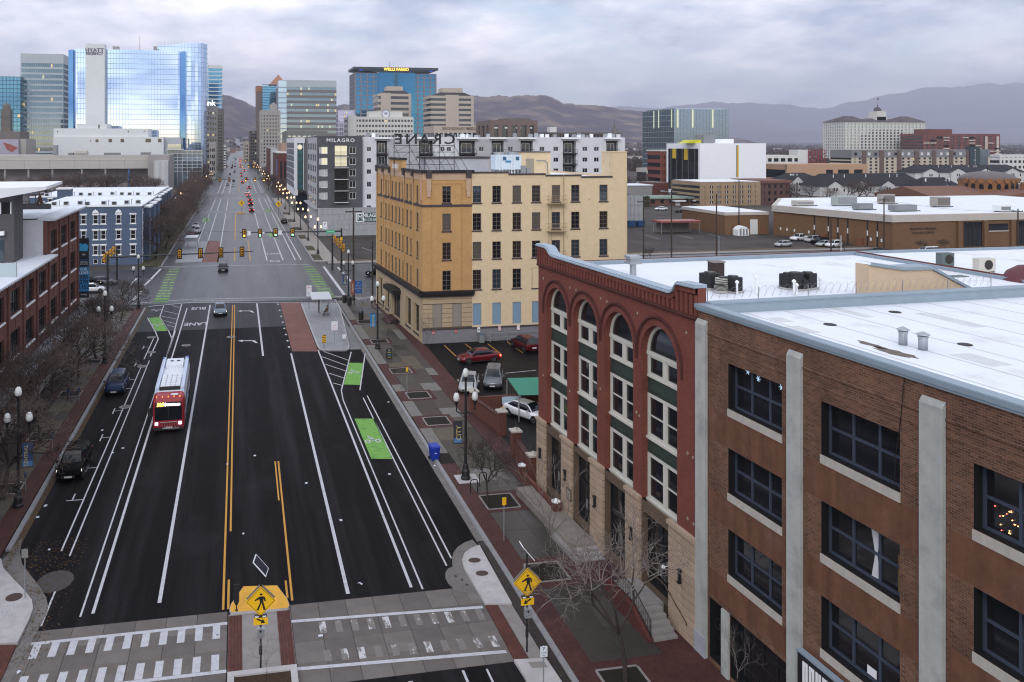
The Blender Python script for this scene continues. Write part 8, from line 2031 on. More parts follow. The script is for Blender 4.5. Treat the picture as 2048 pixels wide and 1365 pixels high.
post_sign('small_platform_sign','small white sign at the railing end of the bus platform',688,695,669,0.4,0.5,SIGW);post_sign('big_parking_sign','white parking sign with round P beside the concrete podium',650,476,444,1.2,1.9,SIGW,text=(('P',0.35,0.9,NAVY),('PARK',0.8,0.3,NAVY)),zb=0)
q=G(648,696,KZ);t_=thing('hazard_marker','black and yellow striped hazard marker at the platform nose','sign',(q[0],q[1],KZ));MB().cyl((0,0,0),(0,0,1.4),0.035,n=6).build('post',BLACKM,t_);o=MB().box(-0.22,-0.05,0.55,0.22,-0.03,1.5).build('plate',SIGY,t_)
for k in range(5):MB().prism_y([(-0.22,0.55+k*0.2),(0.22,0.63+k*0.2),(0.22,0.72+k*0.2),(-0.22,0.64+k*0.2)],-0.055,-0.051).build('stripe',BLACKM,o)
q=G(473,1222,0.17);t_=thing('keep_right_sign','black back of a narrow sign on the yellow median nose','sign',(q[0],q[1],0.17));MB().lathe([(0.07,0),(0.07,0.06),(0.03,0.1),(0.03,0.35)],8).build('base',BLACKM,t_);MB().prism_y([(-0.06,0.3),(0.06,0.3),(0.14,0.5),(0.14,1.35),(-0.14,1.35),(-0.14,0.5)],-0.02,0.02).build('plate',BLACKM,t_,fix=True)
# wayfinding
q=G(709,609,KZ);t_=thing('wayfinding_sign','orange and blue wayfinding panels at the junction corner','sign',(q[0],q[1],KZ));MB().cyl((0,0,0),(0,0,3.6),0.06,n=8).build('post',BLACKM,t_);o=MB().box(0.02,-0.06,1.6,1.15,-0.0,3.5).build('blue_panel',mat('way_blue',(0.015,0.10,0.33),0.5),t_)
for k,s_ in enumerate(('Arena','Downtown','Union Station','Plaza')):me=text_mesh(s_,0.17,SIGW,0.002);p_=put('lettering',me,o,(0.58,-0.065,3.2-k*0.4));p_.rotation_euler=(math.pi/2,0,0)
o=MB().box(-0.55,-0.05,1.4,0.0,0.0,3.55).build('orange_panel',mat('way_orange',(0.26,0.075,0.02),0.6),t_);me=text_mesh('CENTRAL',0.3,SIGW,0.002);p_=put('lettering',me,o,(-0.28,-0.055,2.5));p_.rotation_euler=(math.pi/2,-math.pi/2,0)
# bins, sandwich board, meters, racks, blue bin
q=G(866,921,0);t_=thing('recycling_bin','bright blue wheeled recycling bin in the gutter','bin',(q[0]+0.1,q[1],0),rad(5));BB=mat('bin_blue',(0.008,0.035,0.36),0.45)
MB().add([(-0.26,-0.3,0.08),(0.26,-0.3,0.08),(0.26,0.3,0.08),(-0.26,0.3,0.08),(-0.34,-0.42,1.05),(0.34,-0.42,1.05),(0.34,0.42,1.05),(-0.34,0.42,1.05)],[(0,1,5,4),(1,2,6,5),(2,3,7,6),(3,0,4,7),(3,2,1,0)]).build('tub',BB,t_);MB().add([(-0.38,-0.46,1.05),(0.38,-0.46,1.05),(0.38,0.46,1.05),(-0.38,0.46,1.05),(-0.34,-0.40,1.16),(0.34,-0.40,1.16),(0.34,0.40,1.2),(-0.34,0.40,1.2)],[(0,1,5,4),(1,2,6,5),(2,3,7,6),(3,0,4,7),(4,5,6,7),(3,2,1,0)]).build('lid',BB,t_)
for sx in(-0.3,0.3):o=MB().lathe([(0.13,-0.04),(0.13,0.04)],10).build('wheel',RUBBER,t_,(sx,0.32,0.13));o.rotation_euler=(0,math.pi/2,0)
MB().cyl((-0.3,0.5,1.05),(0.3,0.5,1.05),0.02,n=6).build('handle',BB,t_);MB().prism_y([(-0.09,0.62),(0.09,0.62),(0,0.8)],-0.375,-0.37).build('recycling_mark',SIGW,t_)
q=G(778,718,KZ);t_=thing('sandwich_board','black sandwich board with coloured writing on the pavement','sign',(q[0],q[1],KZ));
for s_ in(-1,1):o=MB().box(-0.32,-0.02,0,0.32,0.02,1.15).build('board',BLACKM,t_,(0,s_*0.2,0));o.rotation_euler=(s_*rad(9),0,0)
for k,(s_,m_,sz)in enumerate((('o',SIGW,0.25),('COFFEE',mat('chalk_yellow',(0.6,0.5,0.05),0.7),0.13),('BAR',mat('chalk_blue',(0.1,0.4,0.6),0.7),0.2),('OPEN',mat('chalk_yellow',(0.6,0.5,0.05),0.7),0.14))):me=text_mesh(s_,sz,m_,0.002);p_=put('lettering',me,o.parent.children[0],(0,-0.026,1.0-k*0.26));p_.rotation_euler=(math.pi/2,0,0)
for k,(u,v)in enumerate(((105,905),(51,985),(138,810),(158,1005-200))):
 q=G(u,v,KZ);t_=thing('parking_meter','slim blue grey parking meter on the loft pavement edge','meter',(q[0],q[1],KZ),group='parking meters on the loft side');MB().cyl((0,0,0),(0,0,1.0),0.035,n=6).build('post',GREYM,t_);MB().lathe([(0.07,1.0),(0.1,1.1),(0.1,1.3),(0.04,1.42)],8).build('head',mat('meter_blue',(0.03,0.06,0.16),0.5),t_)
for k,(u,v)in enumerate(((948,985),(966,970))):
 q=G(u,v,KZ);t_=thing('bike_rack','black hoop bike rack beside the dark bannered lamp','bike rack',(q[0],q[1],KZ),group='hoop racks beside the bannered lamp');MB().tube([(-0.25,0,0),(-0.25,0,0.75),(-0.15,0,0.87),(0.15,0,0.87),(0.25,0,0.75),(0.25,0,0)],0.035,6).build('hoop',BLACKM,t_);MB().box(-0.33,-0.08,0,-0.17,0.08,0.02).build('foot_plate',BLACKM,t_);MB().box(0.17,-0.08,0,0.33,0.08,0.02).build('foot_plate',BLACKM,t_)
for k,(u,v)in enumerate(((689,606),(699,610),(722,640))):
 q=G(u,v,KZ);t_=thing('litter_bin',['black litter bin at the junction kerb','black bin standing behind the litter bin at the junction','black litter bin near the warehouse steps'][k],'bin',(q[0],q[1],KZ));MB().lathe([(0.3,0),(0.34,0.2),(0.34,1.0),(0.28,1.05)],12).build('drum',BLACKM,t_);MB().lathe([(0.36,1.05),(0.3,1.18),(0.12,1.22)],12).build('lid',BLACKM,t_)
 # bus platform and shelter
O1=(260,500)
isl=[G(O1[0]+x/4.452,O1[1]+y/4.452,KZ)for x,y in((1520,478),(1855,478),(1870,500),(1955,850),(1950,880),(1925,893),(1720,893),(1690,885),(1668,860))]
pf=struct(MB().prism(isl,-0.02,KZ).build('bus_platform',mat('platform_concrete',(0.24,0.25,0.26),0.7,0.35,var=0.2,vscale=0.8)))
m_=MB();n=len(isl);cx_i=sum(p[0]for p in isl)/n;cy_i=sum(p[1]for p in isl)/n
inn=[(x+(cx_i-x)*0.07,y+(cy_i-y)*0.015)for x,y in isl]
for i in range(n):
 j=(i+1)%n;m_.quad((isl[i][0],isl[i][1],KZ+0.012),(isl[j][0],isl[j][1],KZ+0.012),(inn[j][0],inn[j][1],KZ+0.012),(inn[i][0],inn[i][1],KZ+0.012))
m_.build('platform_kerb',CONCL,pf,fix=True)
struct(MB().quad((12.9,97.7,0.006),(14.2,97.7,0.006),(14.6,128.5,0.006),(13.2,128.5,0.006)).build('bike_bypass',mat('bypass_concrete',(0.17,0.175,0.18),0.75,0.3,var=0.2,vscale=0.6)))
q=G(645,632,KZ);sh=thing('bus_shelter','glass bus shelter with pale tilted roof on the platform','bus shelter',(q[0],q[1],KZ))
MB().add([(-1.6,-1.2,2.5),(1.2,-1.2,2.45),(1.2,2.6,2.75),(-1.6,2.6,2.8),(-1.6,-1.2,2.6),(1.2,-1.2,2.55),(1.2,2.6,2.85),(-1.6,2.6,2.9)],[(4,5,6,7),(3,2,1,0),(0,1,5,4),(1,2,6,5),(2,3,7,6),(3,0,4,7)]).build('roof',mat('shelter_roof',(0.5,0.53,0.56),0.5),sh)
for x,y in((-0.3,-1.0),(1.05,-1.0),(-0.3,2.4),(1.05,2.4)):MB().box(x-0.05,y-0.05,0,x+0.05,y+0.05,2.55).build('post',GALV,sh)
CLR=mat('clear_glass',(0.75,0.85,0.88),0.05,0.5,alpha=0.22)
MB().box(1.07,-0.95,0.3,1.09,2.35,2.3).build('glass_wall',CLR,sh);MB().box(-0.25,2.39,0.3,1.0,2.41,2.3).build('glass_wall',CLR,sh)
MB().box(0.5,-0.3,0.42,0.95,1.9,0.5).build('bench_seat',GREYM,sh);MB().box(0.6,-0.1,0,0.66,0,0.42).build('bench_leg',GREYM,sh);MB().box(0.6,1.6,0,0.66,1.7,0.42).build('bench_leg',GREYM,sh)
MB().box(-0.35,2.3,0,-0.2,2.5,2.2).build('info_case',IRON,sh)
t_=thing('platform_railing','grey pipe railing along the bus platform back edge','railing',(0,0,KZ));p,q=G(664,640,KZ),G(694,690,KZ)
for z in(1.0,0.55):MB().cyl((p[0],p[1],z),(q[0],q[1],z),0.035,n=6).build('rail',GALV,t_)
for k in range(7):f=k/6;MB().cyl((p[0]+(q[0]-p[0])*f,p[1]+(q[1]-p[1])*f,0),(p[0]+(q[0]-p[0])*f,p[1]+(q[1]-p[1])*f,1.0),0.035,n=6).build('post',GALV,t_)
# far platforms and islands
for(u0,v0,u1,v1)in((372,485,404,525),(530,390,545,408)):
 a,b=G(u0,v0),G(u1,v1);struct(MB().box(min(a[0],b[0]),min(a[1],b[1]),-0.02,max(a[0],b[0]),max(a[1],b[1]),0.16).build('far_platform',MATS['platform_concrete']))
q=G(384,497);t_=thing('far_bus_shelter','glass bus shelter with pale roof beyond the junction','bus shelter',(q[0],q[1],0.16));MB().box(-1.4,-2.5,2.5,1.4,2.5,2.65).build('roof',MATS['shelter_roof'],t_)
for x,y in((-1.2,-2.2),(1.2,-2.2),(-1.2,2.2),(1.2,2.2)):MB().box(x-0.06,y-0.06,0,x+0.06,y+0.06,2.5).build('post',GALV,t_)
MB().box(-1.22,-2.1,0.3,-1.2,2.1,2.3).build('glass_wall',CLR,t_);MB().box(-1.1,-1.0,0.45,-0.7,1.0,0.52).build('bench_seat',mat('bench_red',(0.35,0.05,0.05),0.6),t_)
q=G(482,427);struct(MB().prism([(q[0]-1.4,q[1]-3),(q[0]+1.4,q[1]-3),(q[0]+1.0,q[1]+4),(q[0]-1.0,q[1]+4)],-0.02,0.2).build('far_island',mat('island_ochre',(0.36,0.22,0.06),0.8)))
# ------------------------------------------------------------------ traffic signals
SHY=mat('signal_yellow',(0.62,0.30,0.012),0.5);LGR=mat('signal_green_lit',(0.05,0.5,0.25),0.4,emit=(0.1,1.0,0.55),es=5);LAM=mat('signal_amber_lit',(0.6,0.3,0.02),0.4,emit=(1.0,0.5,0.05),es=5);LRD=mat('signal_red_lit',(0.5,0.03,0.02),0.4,emit=(1.0,0.12,0.05),es=4)
SGM={}
def head(parent,x,y,z,rz=0.0,lit_=None,back=False,sc=1.0):
 if 'h' not in SGM:
  SGM['h']=MB().box(-0.19,-0.12,-0.55,0.19,0.12,0.55).mesh(SHY);SGM['b']=MB().box(-0.33,0.03,-0.72,0.33,0.06,0.72).mesh(BLACKM);SGM['l']={}
  SGM['v']=MB().cyl((0,-0.3,0),(0,-0.12,0),0.14,n=10,caps=False).mesh(SHY);SGM['d']=MB().cyl((0,-0.14,0),(0,-0.13,0),0.12,n=12).mesh(IRON)
  for m in(LGR,LAM,LRD):SGM['l'][m.name]=MB().cyl((0,-0.15,0),(0,-0.13,0),0.125,n=12).mesh(m)
 o=put('signal_head',SGM['h'],parent,(x,y,z),rz);o.scale=(sc,sc,sc)
 put('backplate',SGM['b'],o)
 for k,zz in enumerate((0.36,0,-0.36)):
  put('visor',SGM['v'],o,(0,0,zz));put('lens',SGM['l'][lit_[1].name]if lit_ and lit_[0]==k else SGM['d'],o,(0,0,zz))
 return o
 # far mast (heads face the viewer)
pb=G(683,544,0.1);sm_=thing('traffic_signal','black mast arm with four yellow signal heads facing traffic and green street sign','traffic signal',(pb[0],pb[1],0.1))
zA=ZV(463,pb[0],pb[1])-0.1
MB().lathe([(0.28,0),(0.2,0.4),(0.15,zA+0.6)],10).build('pole',BLACKM,sm_);ue=480;xe=XU(ue,pb[1])-pb[0]
MB().cyl((0,0,zA),(xe,0,zA+0.12),0.14,0.07,8).build('mast_arm',BLACKM,sm_)
for u,l_ in((488.5,(2,LAM)),(520,(2,LGR)),(551,(2,LGR)),(585,(2,LGR))):head(sm_,XU(u,pb[1])-pb[0],-0.2,zA-0.02,0,l_,sc=1.15)
for u,w_,h_,m,s_ in((498,0.6,0.8,SIGW,'ONLY'),(527,0.35,0.35,SIGW,''),(560,0.65,0.75,SIGW,'BUS')):MB().box(-w_/2,-0.05,-h_/2,w_/2,0,h_/2).build('arm_sign',m,sm_,(XU(u,pb[1])-pb[0],-0.16,zA))
o=MB().box(-0.85,-0.06,-0.25,0.85,0,0.25).build('street_name_sign',mat('sign_green',(0.03,0.42,0.18),0.5),sm_,(XU(661,pb[1])-pb[0],-0.16,zA));me=text_mesh('200 West',0.32,SIGW,0.002);q=put('lettering',me,o,(0,-0.065,0));q.rotation_euler=(math.pi/2,0,0)
MB().box(-0.25,-0.25,zA-1.7,0.15,-0.2,zA-1.1).build('pole_sign',SIGY,sm_)
# near mast (heads seen from behind)
sn=thing('traffic_signal','black mast arm with four signal heads seen from the back over the junction','traffic signal',(-20.0,138,0.1));zB_=6.35
MB().lathe([(0.28,0),(0.2,0.4),(0.15,zB_+0.4)],10).build('pole',BLACKM,sn);MB().cyl((0,0,zB_-0.1),(22.5,0,zB_+0.3),0.15,0.07,8).build('mast_arm',BLACKM,sn)
for u in(359,401,442,484):x=XU(u,138)+20;head(sn,x,-0.15,zB_+0.05+x*0.012,0,None,sc=1.15)
# cross traffic masts
for k,(xx,y0,y1,z,lab,rz)in enumerate(((-20.5,139,150,6.0,'row of four yellow signal heads over the cross street by the blue apartments',-math.pi/2),(17.8,144,158,6.2,'row of four yellow signal heads over the cross street by the tan warehouse',math.pi/2))):
 t_=thing('cross_signal',lab,'traffic signal',(xx,y1+2,0.1));MB().lathe([(0.28,0),(0.2,0.4),(0.15,z+0.4)],10).build('pole',BLACKM,t_);MB().cyl((0,0,z),(0,y0-y1-3,z),0.13,0.07,8).build('mast_arm',BLACKM,t_)
 for j in range(4):head(t_,0.0,y0-y1-2+(y1-y0)*j/3.2,z-0.0,rz,None,sc=1.2)
q=G(266,505,2.2);t_=thing('walk_signal','small lit amber hand pedestrian signal on the corner post','traffic signal',(q[0],q[1],0.1));MB().cyl((0,0,0),(0,0,2.6),0.06,n=8).build('post',BLACKM,t_);MB().box(-0.22,-0.25,2.0,0.22,0.0,2.45).build('housing',BLACKM,t_);MB().box(-0.15,-0.27,2.08,0.15,-0.251,2.37).build('lit_hand',LAM,t_)
# far signals
for k,(y,s_)in enumerate(((425,1),(425,-1),(690,1),(690,-1),(940,1))):
 t_=thing('distant_signal',['distant mast with amber heads at the second junction','distant dark mast seen from behind at the second junction','tiny signal mast at the third junction','tiny signal mast with amber lights at the third junction','tiny signal mast at the fourth junction'][k],'traffic signal',(s_*17,y,ground_z(0,y)))
 MB().cyl((0,0,0),(0,0,7),0.2,0.15,6).build('pole',BLACKM,t_);MB().cyl((0,0,6.6),(-s_*15,0,6.9),0.15,0.1,6).build('mast_arm',BLACKM,t_)
 for j in range(3):head(t_,-s_*(4+4.5*j),-0.2,6.7,0,(2,LAM)if s_>0 else None,sc=1.5)
 # ------------------------------------------------------------------ brick garden wall, gate piers, carport
gw=thing('brick_garden_wall','low red brick wall with stone capped piers along the car park','wall',(0,0,0))
WB_=brick('garden_brick',(0.12,0.04,0.028),(0.15,0.052,0.036),(0.10,0.05,0.04),0.22,0.075,0.012,0.2,0.6)
PIERS=[G(947,828),G(1003,872),G(1031,915),G(1066,968)]
for k,(x,y)in enumerate(PIERS):
 o=MB().box(x-0.32,y-0.32,0,x+0.32,y+0.32,2.0).build('pier',WB_,gw);MB().box(x-0.42,y-0.42,2.0,x+0.42,y+0.42,2.12).build('cap',SILLC,o);MB().lathe([(0.3,2.12),(0.05,2.35)],4,(x,y,0)).build('cap_pyramid',SILLC,o);MB().lathe([(0.05,2.35),(0.07,2.5),(0.02,2.9)],6,(x,y,0)).build('finial',IRON,o)
for a,b in((0,1),(2,3)):
 (xa,ya),(xb,yb)=PIERS[a],PIERS[b];MB().prism([(xa-0.14,ya-0.33),(xa+0.14,ya-0.33),(xb+0.14,yb+0.33),(xb-0.14,yb+0.33)],0,1.45).build('wall',WB_,gw);MB().prism([(xa-0.2,ya-0.33),(xa+0.2,ya-0.33),(xb+0.2,yb+0.33),(xb-0.2,yb+0.33)],1.45,1.55).build('coping',PAVER,gw)
xa,ya=PIERS[0];MB().box(xa+0.33,ya-0.14,0,xa+5.6,ya+0.14,1.5).build('wall',WB_,gw);o=MB().box(xa+5.6,ya-0.32,0,xa+6.24,ya+0.32,2.4).build('pier',WB_,gw);MB().box(xa+5.5,ya-0.42,2.4,xa+6.34,ya+0.42,2.52).build('cap',SILLC,o)
MB().box(xa+2.6,ya-0.2,0.6,xa+4.4,ya-0.141,1.4).build('blue_notice',mat('notice_pale',(0.4,0.52,0.62),0.6),gw)
fw_=thing('forecourt_wall','low brick parapet with stone ball piers beside the first arched door','wall',(0,0,0))
q1,q2=G(1044,960,KZ),G(1112,1035,KZ)
for x,y in(q1,q2):o=MB().box(x-0.25,y-0.25,KZ,x+0.25,y+0.25,1.15).build('pier',WB_,fw_);MB().lathe([(0.3,1.15),(0.3,1.22),(0.16,1.3),(0.02,1.38)],8,(x,y,0)).build('cap',WHITEM,o)
MB().prism([(q1[0]-0.12,q1[1]-0.26),(q1[0]+0.12,q1[1]-0.26),(q2[0]+0.12,q2[1]+0.26),(q2[0]-0.12,q2[1]+0.26)],KZ,0.85).build('wall',WB_,fw_)
for k,(u,v)in enumerate(((987,845),(1005,838))):
 q=G(u,v,0.06);t_=thing('bollard','yellow steel bollard near the garden wall gate','bollard',(q[0],q[1],0.06),group='yellow bollards at the gate');MB().lathe([(0.09,0),(0.09,1.0),(0.05,1.07)],10).build('post',SIGY,t_);MB().lathe([(0.095,0.75),(0.095,0.85)],10).build('band',IRON,t_)
cp=thing('green_carport','carport with green corrugated roof over a white car','carport',(0,0,0));GRN=mat('corrugated_green',(0.035,0.20,0.13),0.5,0.4)
c0=[G(1014,757,2.6),G(1090,755,2.6),G(1100,790,2.4),G(1038,791,2.4)]
nC=22;m_=MB()
for k in range(nC):
 f0,f1=k/nC,(k+0.5)/nC;f2=(k+1)/nC
 def cpnt(f,s_,dz):a,b=(c0[0],c0[3])if s_==0 else(c0[1],c0[2]);z=2.6+(2.4-2.6)*f;return(a[0]+(b[0]-a[0])*f,a[1]+(b[1]-a[1])*f,z+dz)
 m_.quad(cpnt(f0,0,0),cpnt(f1,0,0.05),cpnt(f1,1,0.05),cpnt(f0,1,0));m_.quad(cpnt(f1,0,0.05),cpnt(f2,0,0),cpnt(f2,1,0),cpnt(f1,1,0.05))
m_.build('roof',GRN,cp)
for p in c0:MB().cyl((p[0],p[1],0.06),(p[0],p[1],2.4),0.05,n=6).build('post',GREYM,cp)
# fire hydrant-like fittings, litter, leaves
rr=random.Random(12);PAP=mat('paper_scrap',(0.55,0.58,0.66),0.8)
for k,(u,v)in enumerate(((509,912),(487,1068),(612,967),(681,1041),(455,929),(720,1168),(779,949),(777,805),(641,1272),(436,1268),(870,932),(38,1345),(40,965),(205,861),(135,870),(125,890),(92,1012),(75,1035),(99,1100),(232,762),(246,897),(226,906))):
 q=G(u,v,0.012 if u>240 else 0.012+(KZ if u<110 and v<1000 else 0));z=0.014 if u>240 else(KZ+0.01 if u<110 and v<1000 else 0.014);t_=MB();w_,h_=rr.uniform(0.06,0.15),rr.uniform(0.06,0.12)
 t_.add([(-w_,-h_,0),(w_*0.3,-h_,0.05),(w_,-h_*0.8,0.0),(w_,h_,0.015),(0,h_*0.9,0.06),(-w_,h_,0)],[(0,1,4,5),(1,2,3,4)]);o=t_.build('paper_scrap',PAP,None,(q[0],q[1],z),rr.uniform(0,3));tag(o,'crumpled white paper scrap lying on the road','litter','paper scraps blown along the road')
m_=MB()
for k in range(2600):
 if k%3:x,y=-12.75-abs(rr.gauss(0,0.3)),rr.uniform(44,90)
 else:x,y=rr.uniform(-10.6,-9.0)+rr.gauss(0,0.3)-(1.6 if rr.random()<0.5 else 0),rr.uniform(41,54)
 a=rr.uniform(0,6.28);s_=rr.uniform(0.03,0.075);z=0.02+rr.random()*0.02
 m_.add([(x+s_*math.cos(a),y+s_*math.sin(a),z),(x+s_*0.6*math.cos(a+2),y+s_*0.6*math.sin(a+2),z+0.015),(x+s_*math.cos(a+3.1),y+s_*math.sin(a+3.1),z),(x+s_*0.6*math.cos(a+5),y+s_*0.6*math.sin(a+5),z+0.01)],[(0,1,2,3)])
o=m_.build('fallen_leaves',mat('dead_leaf',(0.13,0.07,0.03),0.9,0.2,var=0.5,vscale=6));tag(o,'brown fallen leaves gathered along the kerb and gutter','leaves',kind='stuff')
# ================================================================== vehicles
TAILL=mat('tail_lamp_lit',(0.4,0.02,0.02),0.4,emit=(1.0,0.06,0.03),es=5.0);TAIL=mat('tail_lamp',(0.22,0.012,0.014),0.3);HEADL=mat('head_lamp_lit',(0.8,0.7,0.5),0.3,emit=(1.0,0.72,0.42),es=3.5);HEADC=mat('head_lamp',(0.5,0.52,0.55),0.15,0.8);HEADW=mat('head_lamp_white',(0.8,0.8,0.85),0.2,emit=(0.85,0.85,1.0),es=2.0)
CARG=mat('car_glass',(0.008,0.010,0.014),0.04,0.5);RIMM=mat('wheel_rim',(0.25,0.26,0.27),0.35,0.5,metal=0.7);PLAS=mat('dark_plastic',(0.012,0.012,0.013),0.6);PLATE=mat('number_plate',(0.6,0.6,0.58),0.6)
def paint(n,c,rough=0.25):return mat('paint_'+n,c,rough,0.04 if max(c)<0.01 else(0.15 if max(c)<0.1 else 0.5),metal=0.0 if max(c)<0.1 else 0.2)
ST={
'sedan':dict(L=4.7,W=1.82,H=1.45,st=[(0,.62,.42,.72),(.015,.80,.30,.90),(.08,.88,.24,1.00),(.2,.905,.2,1.03),(.32,.91,.2,.98),(.62,.91,.2,.95),(.73,.905,.2,.93),(.88,.88,.22,.83),(.965,.80,.26,.72),(1,.60,.36,.60)],gb=(.13,.755),gr=(.31,.575),wb=(.185,.815),zb=(1.0,.92)),
'suv':dict(L=4.65,W=1.88,H=1.68,st=[(0,.68,.45,.95),(.015,.85,.34,1.10),(.08,.92,.27,1.14),(.3,.94,.24,1.10),(.62,.94,.24,1.06),(.72,.93,.24,1.05),(.87,.91,.27,.98),(.96,.84,.3,.86),(1,.64,.4,.72)],gb=(.02,.755),gr=(.11,.58),wb=(.19,.81),zb=(1.10,1.04)),
'hatch':dict(L=4.3,W=1.8,H=1.5,st=[(0,.64,.42,.85),(.015,.82,.3,1.0),(.1,.89,.24,1.04),(.3,.90,.2,1.0),(.65,.9,.2,.96),(.75,.9,.2,.94),(.9,.87,.22,.84),(.97,.8,.26,.74),(1,.6,.36,.6)],gb=(.03,.78),gr=(.17,.58),wb=(.17,.82),zb=(1.02,.93)),
'van':dict(L=5.1,W=1.98,H=1.8,st=[(0,.75,.45,1.0),(.012,.92,.32,1.14),(.1,.97,.26,1.16),(.6,.98,.24,1.1),(.75,.97,.24,1.06),(.9,.93,.27,.94),(.97,.85,.3,.82),(1,.66,.4,.7)],gb=(.015,.83),gr=(.06,.62),wb=(.19,.83),zb=(1.14,1.03)),
'pickup':dict(L=5.6,W=1.95,H=1.8,st=[(0,.8,.5,1.05),(.012,.93,.4,1.15),(.36,.96,.32,1.15),(.62,.96,.3,1.12),(.75,.95,.3,1.12),(.9,.94,.32,1.08),(.97,.88,.36,.96),(1,.7,.45,.8)],gb=(.36,.74),gr=(.40,.62),wb=(.2,.82),zb=(1.13,1.1)),
}
CM={}
def car_meshes(style):
 if style in CM:return CM[style]
 d=ST[style];L_,W_=d['L'],d['W']/1.82;M_={}
 b=MB();rings=[]
 for f,hw,zb,zt in d['st']:
  y=-L_/2+f*L_;hw*=1.0
  zs=zb+(zt-zb)*0.72
  half=[(hw*0.80,zb),(hw*0.97,zb+0.10),(hw,zb+(zt-zb)*0.45),(hw*0.985,zs),(hw*0.90,zt-0.02),(hw*0.55,zt+0.02)]
  rings.append([(x,y,z)for x,z in half]+[(-x,y,z)for x,z in half[::-1]])
 n=12
 for r in rings:b.v.extend(r)
 for i in range(len(rings)-1):
  for k in range(n):b.f.append([i*n+k,i*n+(k+1)%n,(i+1)*n+(k+1)%n,(i+1)*n+k]);b.m.append(0)
 b.f.append(list(range(n)));b.m.append(0);b.f.append([(len(rings)-1)*n+k for k in range(n)][::-1]);b.m.append(0)
 me=b.mesh(PLAS,True);bm=bmesh.new();bm.from_mesh(me);bmesh.ops.recalc_face_normals(bm,faces=bm.faces);bm.to_mesh(me);bm.free();M_['body']=me
 y0,y1=-L_/2+d['gb'][0]*L_,-L_/2+d['gb'][1]*L_;r0,r1=-L_/2+d['gr'][0]*L_,-L_/2+d['gr'][1]*L_
 H_=d['H'];wb,wr=d['W']/2*0.90,d['W']/2*0.70;za,zc=d['zb'][0]-0.06,d['zb'][1]-0.06;zr=H_-0.05
 WS,RW,SL_,SR_,RF=MB(),MB(),MB(),MB(),MB();nS=15;RG=[]
 for i in range(nS+1):
  y=y0+(y1-y0)*i/nS
  h=math.sin(min(1,max(0,(y-y0)/(r0-y0)))*math.pi/2)if y<r0 else(math.sin(min(1,max(0,(y1-y)/(y1-r1)))*math.pi/2)if y>r1 else 1.0)
  zl=za+(zc-za)*i/nS;zt_=zl+(H_-zl)*h;wt=wb+(wr-wb)*h;e_=0.93 if i in(0,nS)else 1.0
  RG.append((h,y,[(wb*e_,zl),((wb+(wt-wb)*.45)*1.01*e_,zl+.5*(zt_-zl)),(wt*e_,zl+.9*(zt_-zl)),(wt*.84,zt_),(0,zt_+.025)]))
 for(ha,ya,A),(hb,yb,B)in zip(RG[:-1],RG[1:]):
  flat=ya>=r0-0.12 and yb<=r1+0.2
  for s_ in(-1,1):
   def q_(k):
    P_=[(s_*A[k][0],ya,A[k][1]),(s_*A[k+1][0],ya,A[k+1][1]),(s_*B[k+1][0],yb,B[k+1][1]),(s_*B[k][0],yb,B[k][1])]
    return P_ if s_>0 else P_[::-1]
   G_=SR_ if s_>0 else SL_
   for k in(0,1):G_.quad(*q_(k))
   RF.quad(*q_(2));(RF if flat else(WS if ya>0 else RW)).quad(*q_(3))
 for s_ in(-1,1):
  rm=(r0+r1)/2-0.1;RF.cyl((s_*wb*.99,rm,(za+zc)/2),(s_*wr*1.02,rm-0.05,H_-0.07),0.035,n=4)
 for n_,b_ in(('windscreen',WS),('rear_window',RW),('side_window_l',SL_),('side_window_r',SR_)):M_[n_]=b_.mesh(CARG,True)
 M_['roof']=RF.mesh(PLAS,True)
 wr_=0.33 if style in('sedan','hatch')else 0.37
 M_['tyre']=MB().lathe([(wr_*.62,-0.11),(wr_*.95,-0.11),(wr_,-0.07),(wr_,0.07),(wr_*.95,0.11),(wr_*.62,0.11)],16).mesh(RUBBER)
 M_['rim']=MB().lathe([(wr_*.62,-0.09),(wr_*.62,0.09),(wr_*.5,0.115),(wr_*.12,0.10)],10).mesh(RIMM)
 M_['arch']=MB().lathe([(wr_*1.16,-0.1),(wr_*1.16,0.0),(wr_*1.0,0.01)],16).mesh(PLAS)
 M_['wr']=wr_;CM[style]=M_
 return M_
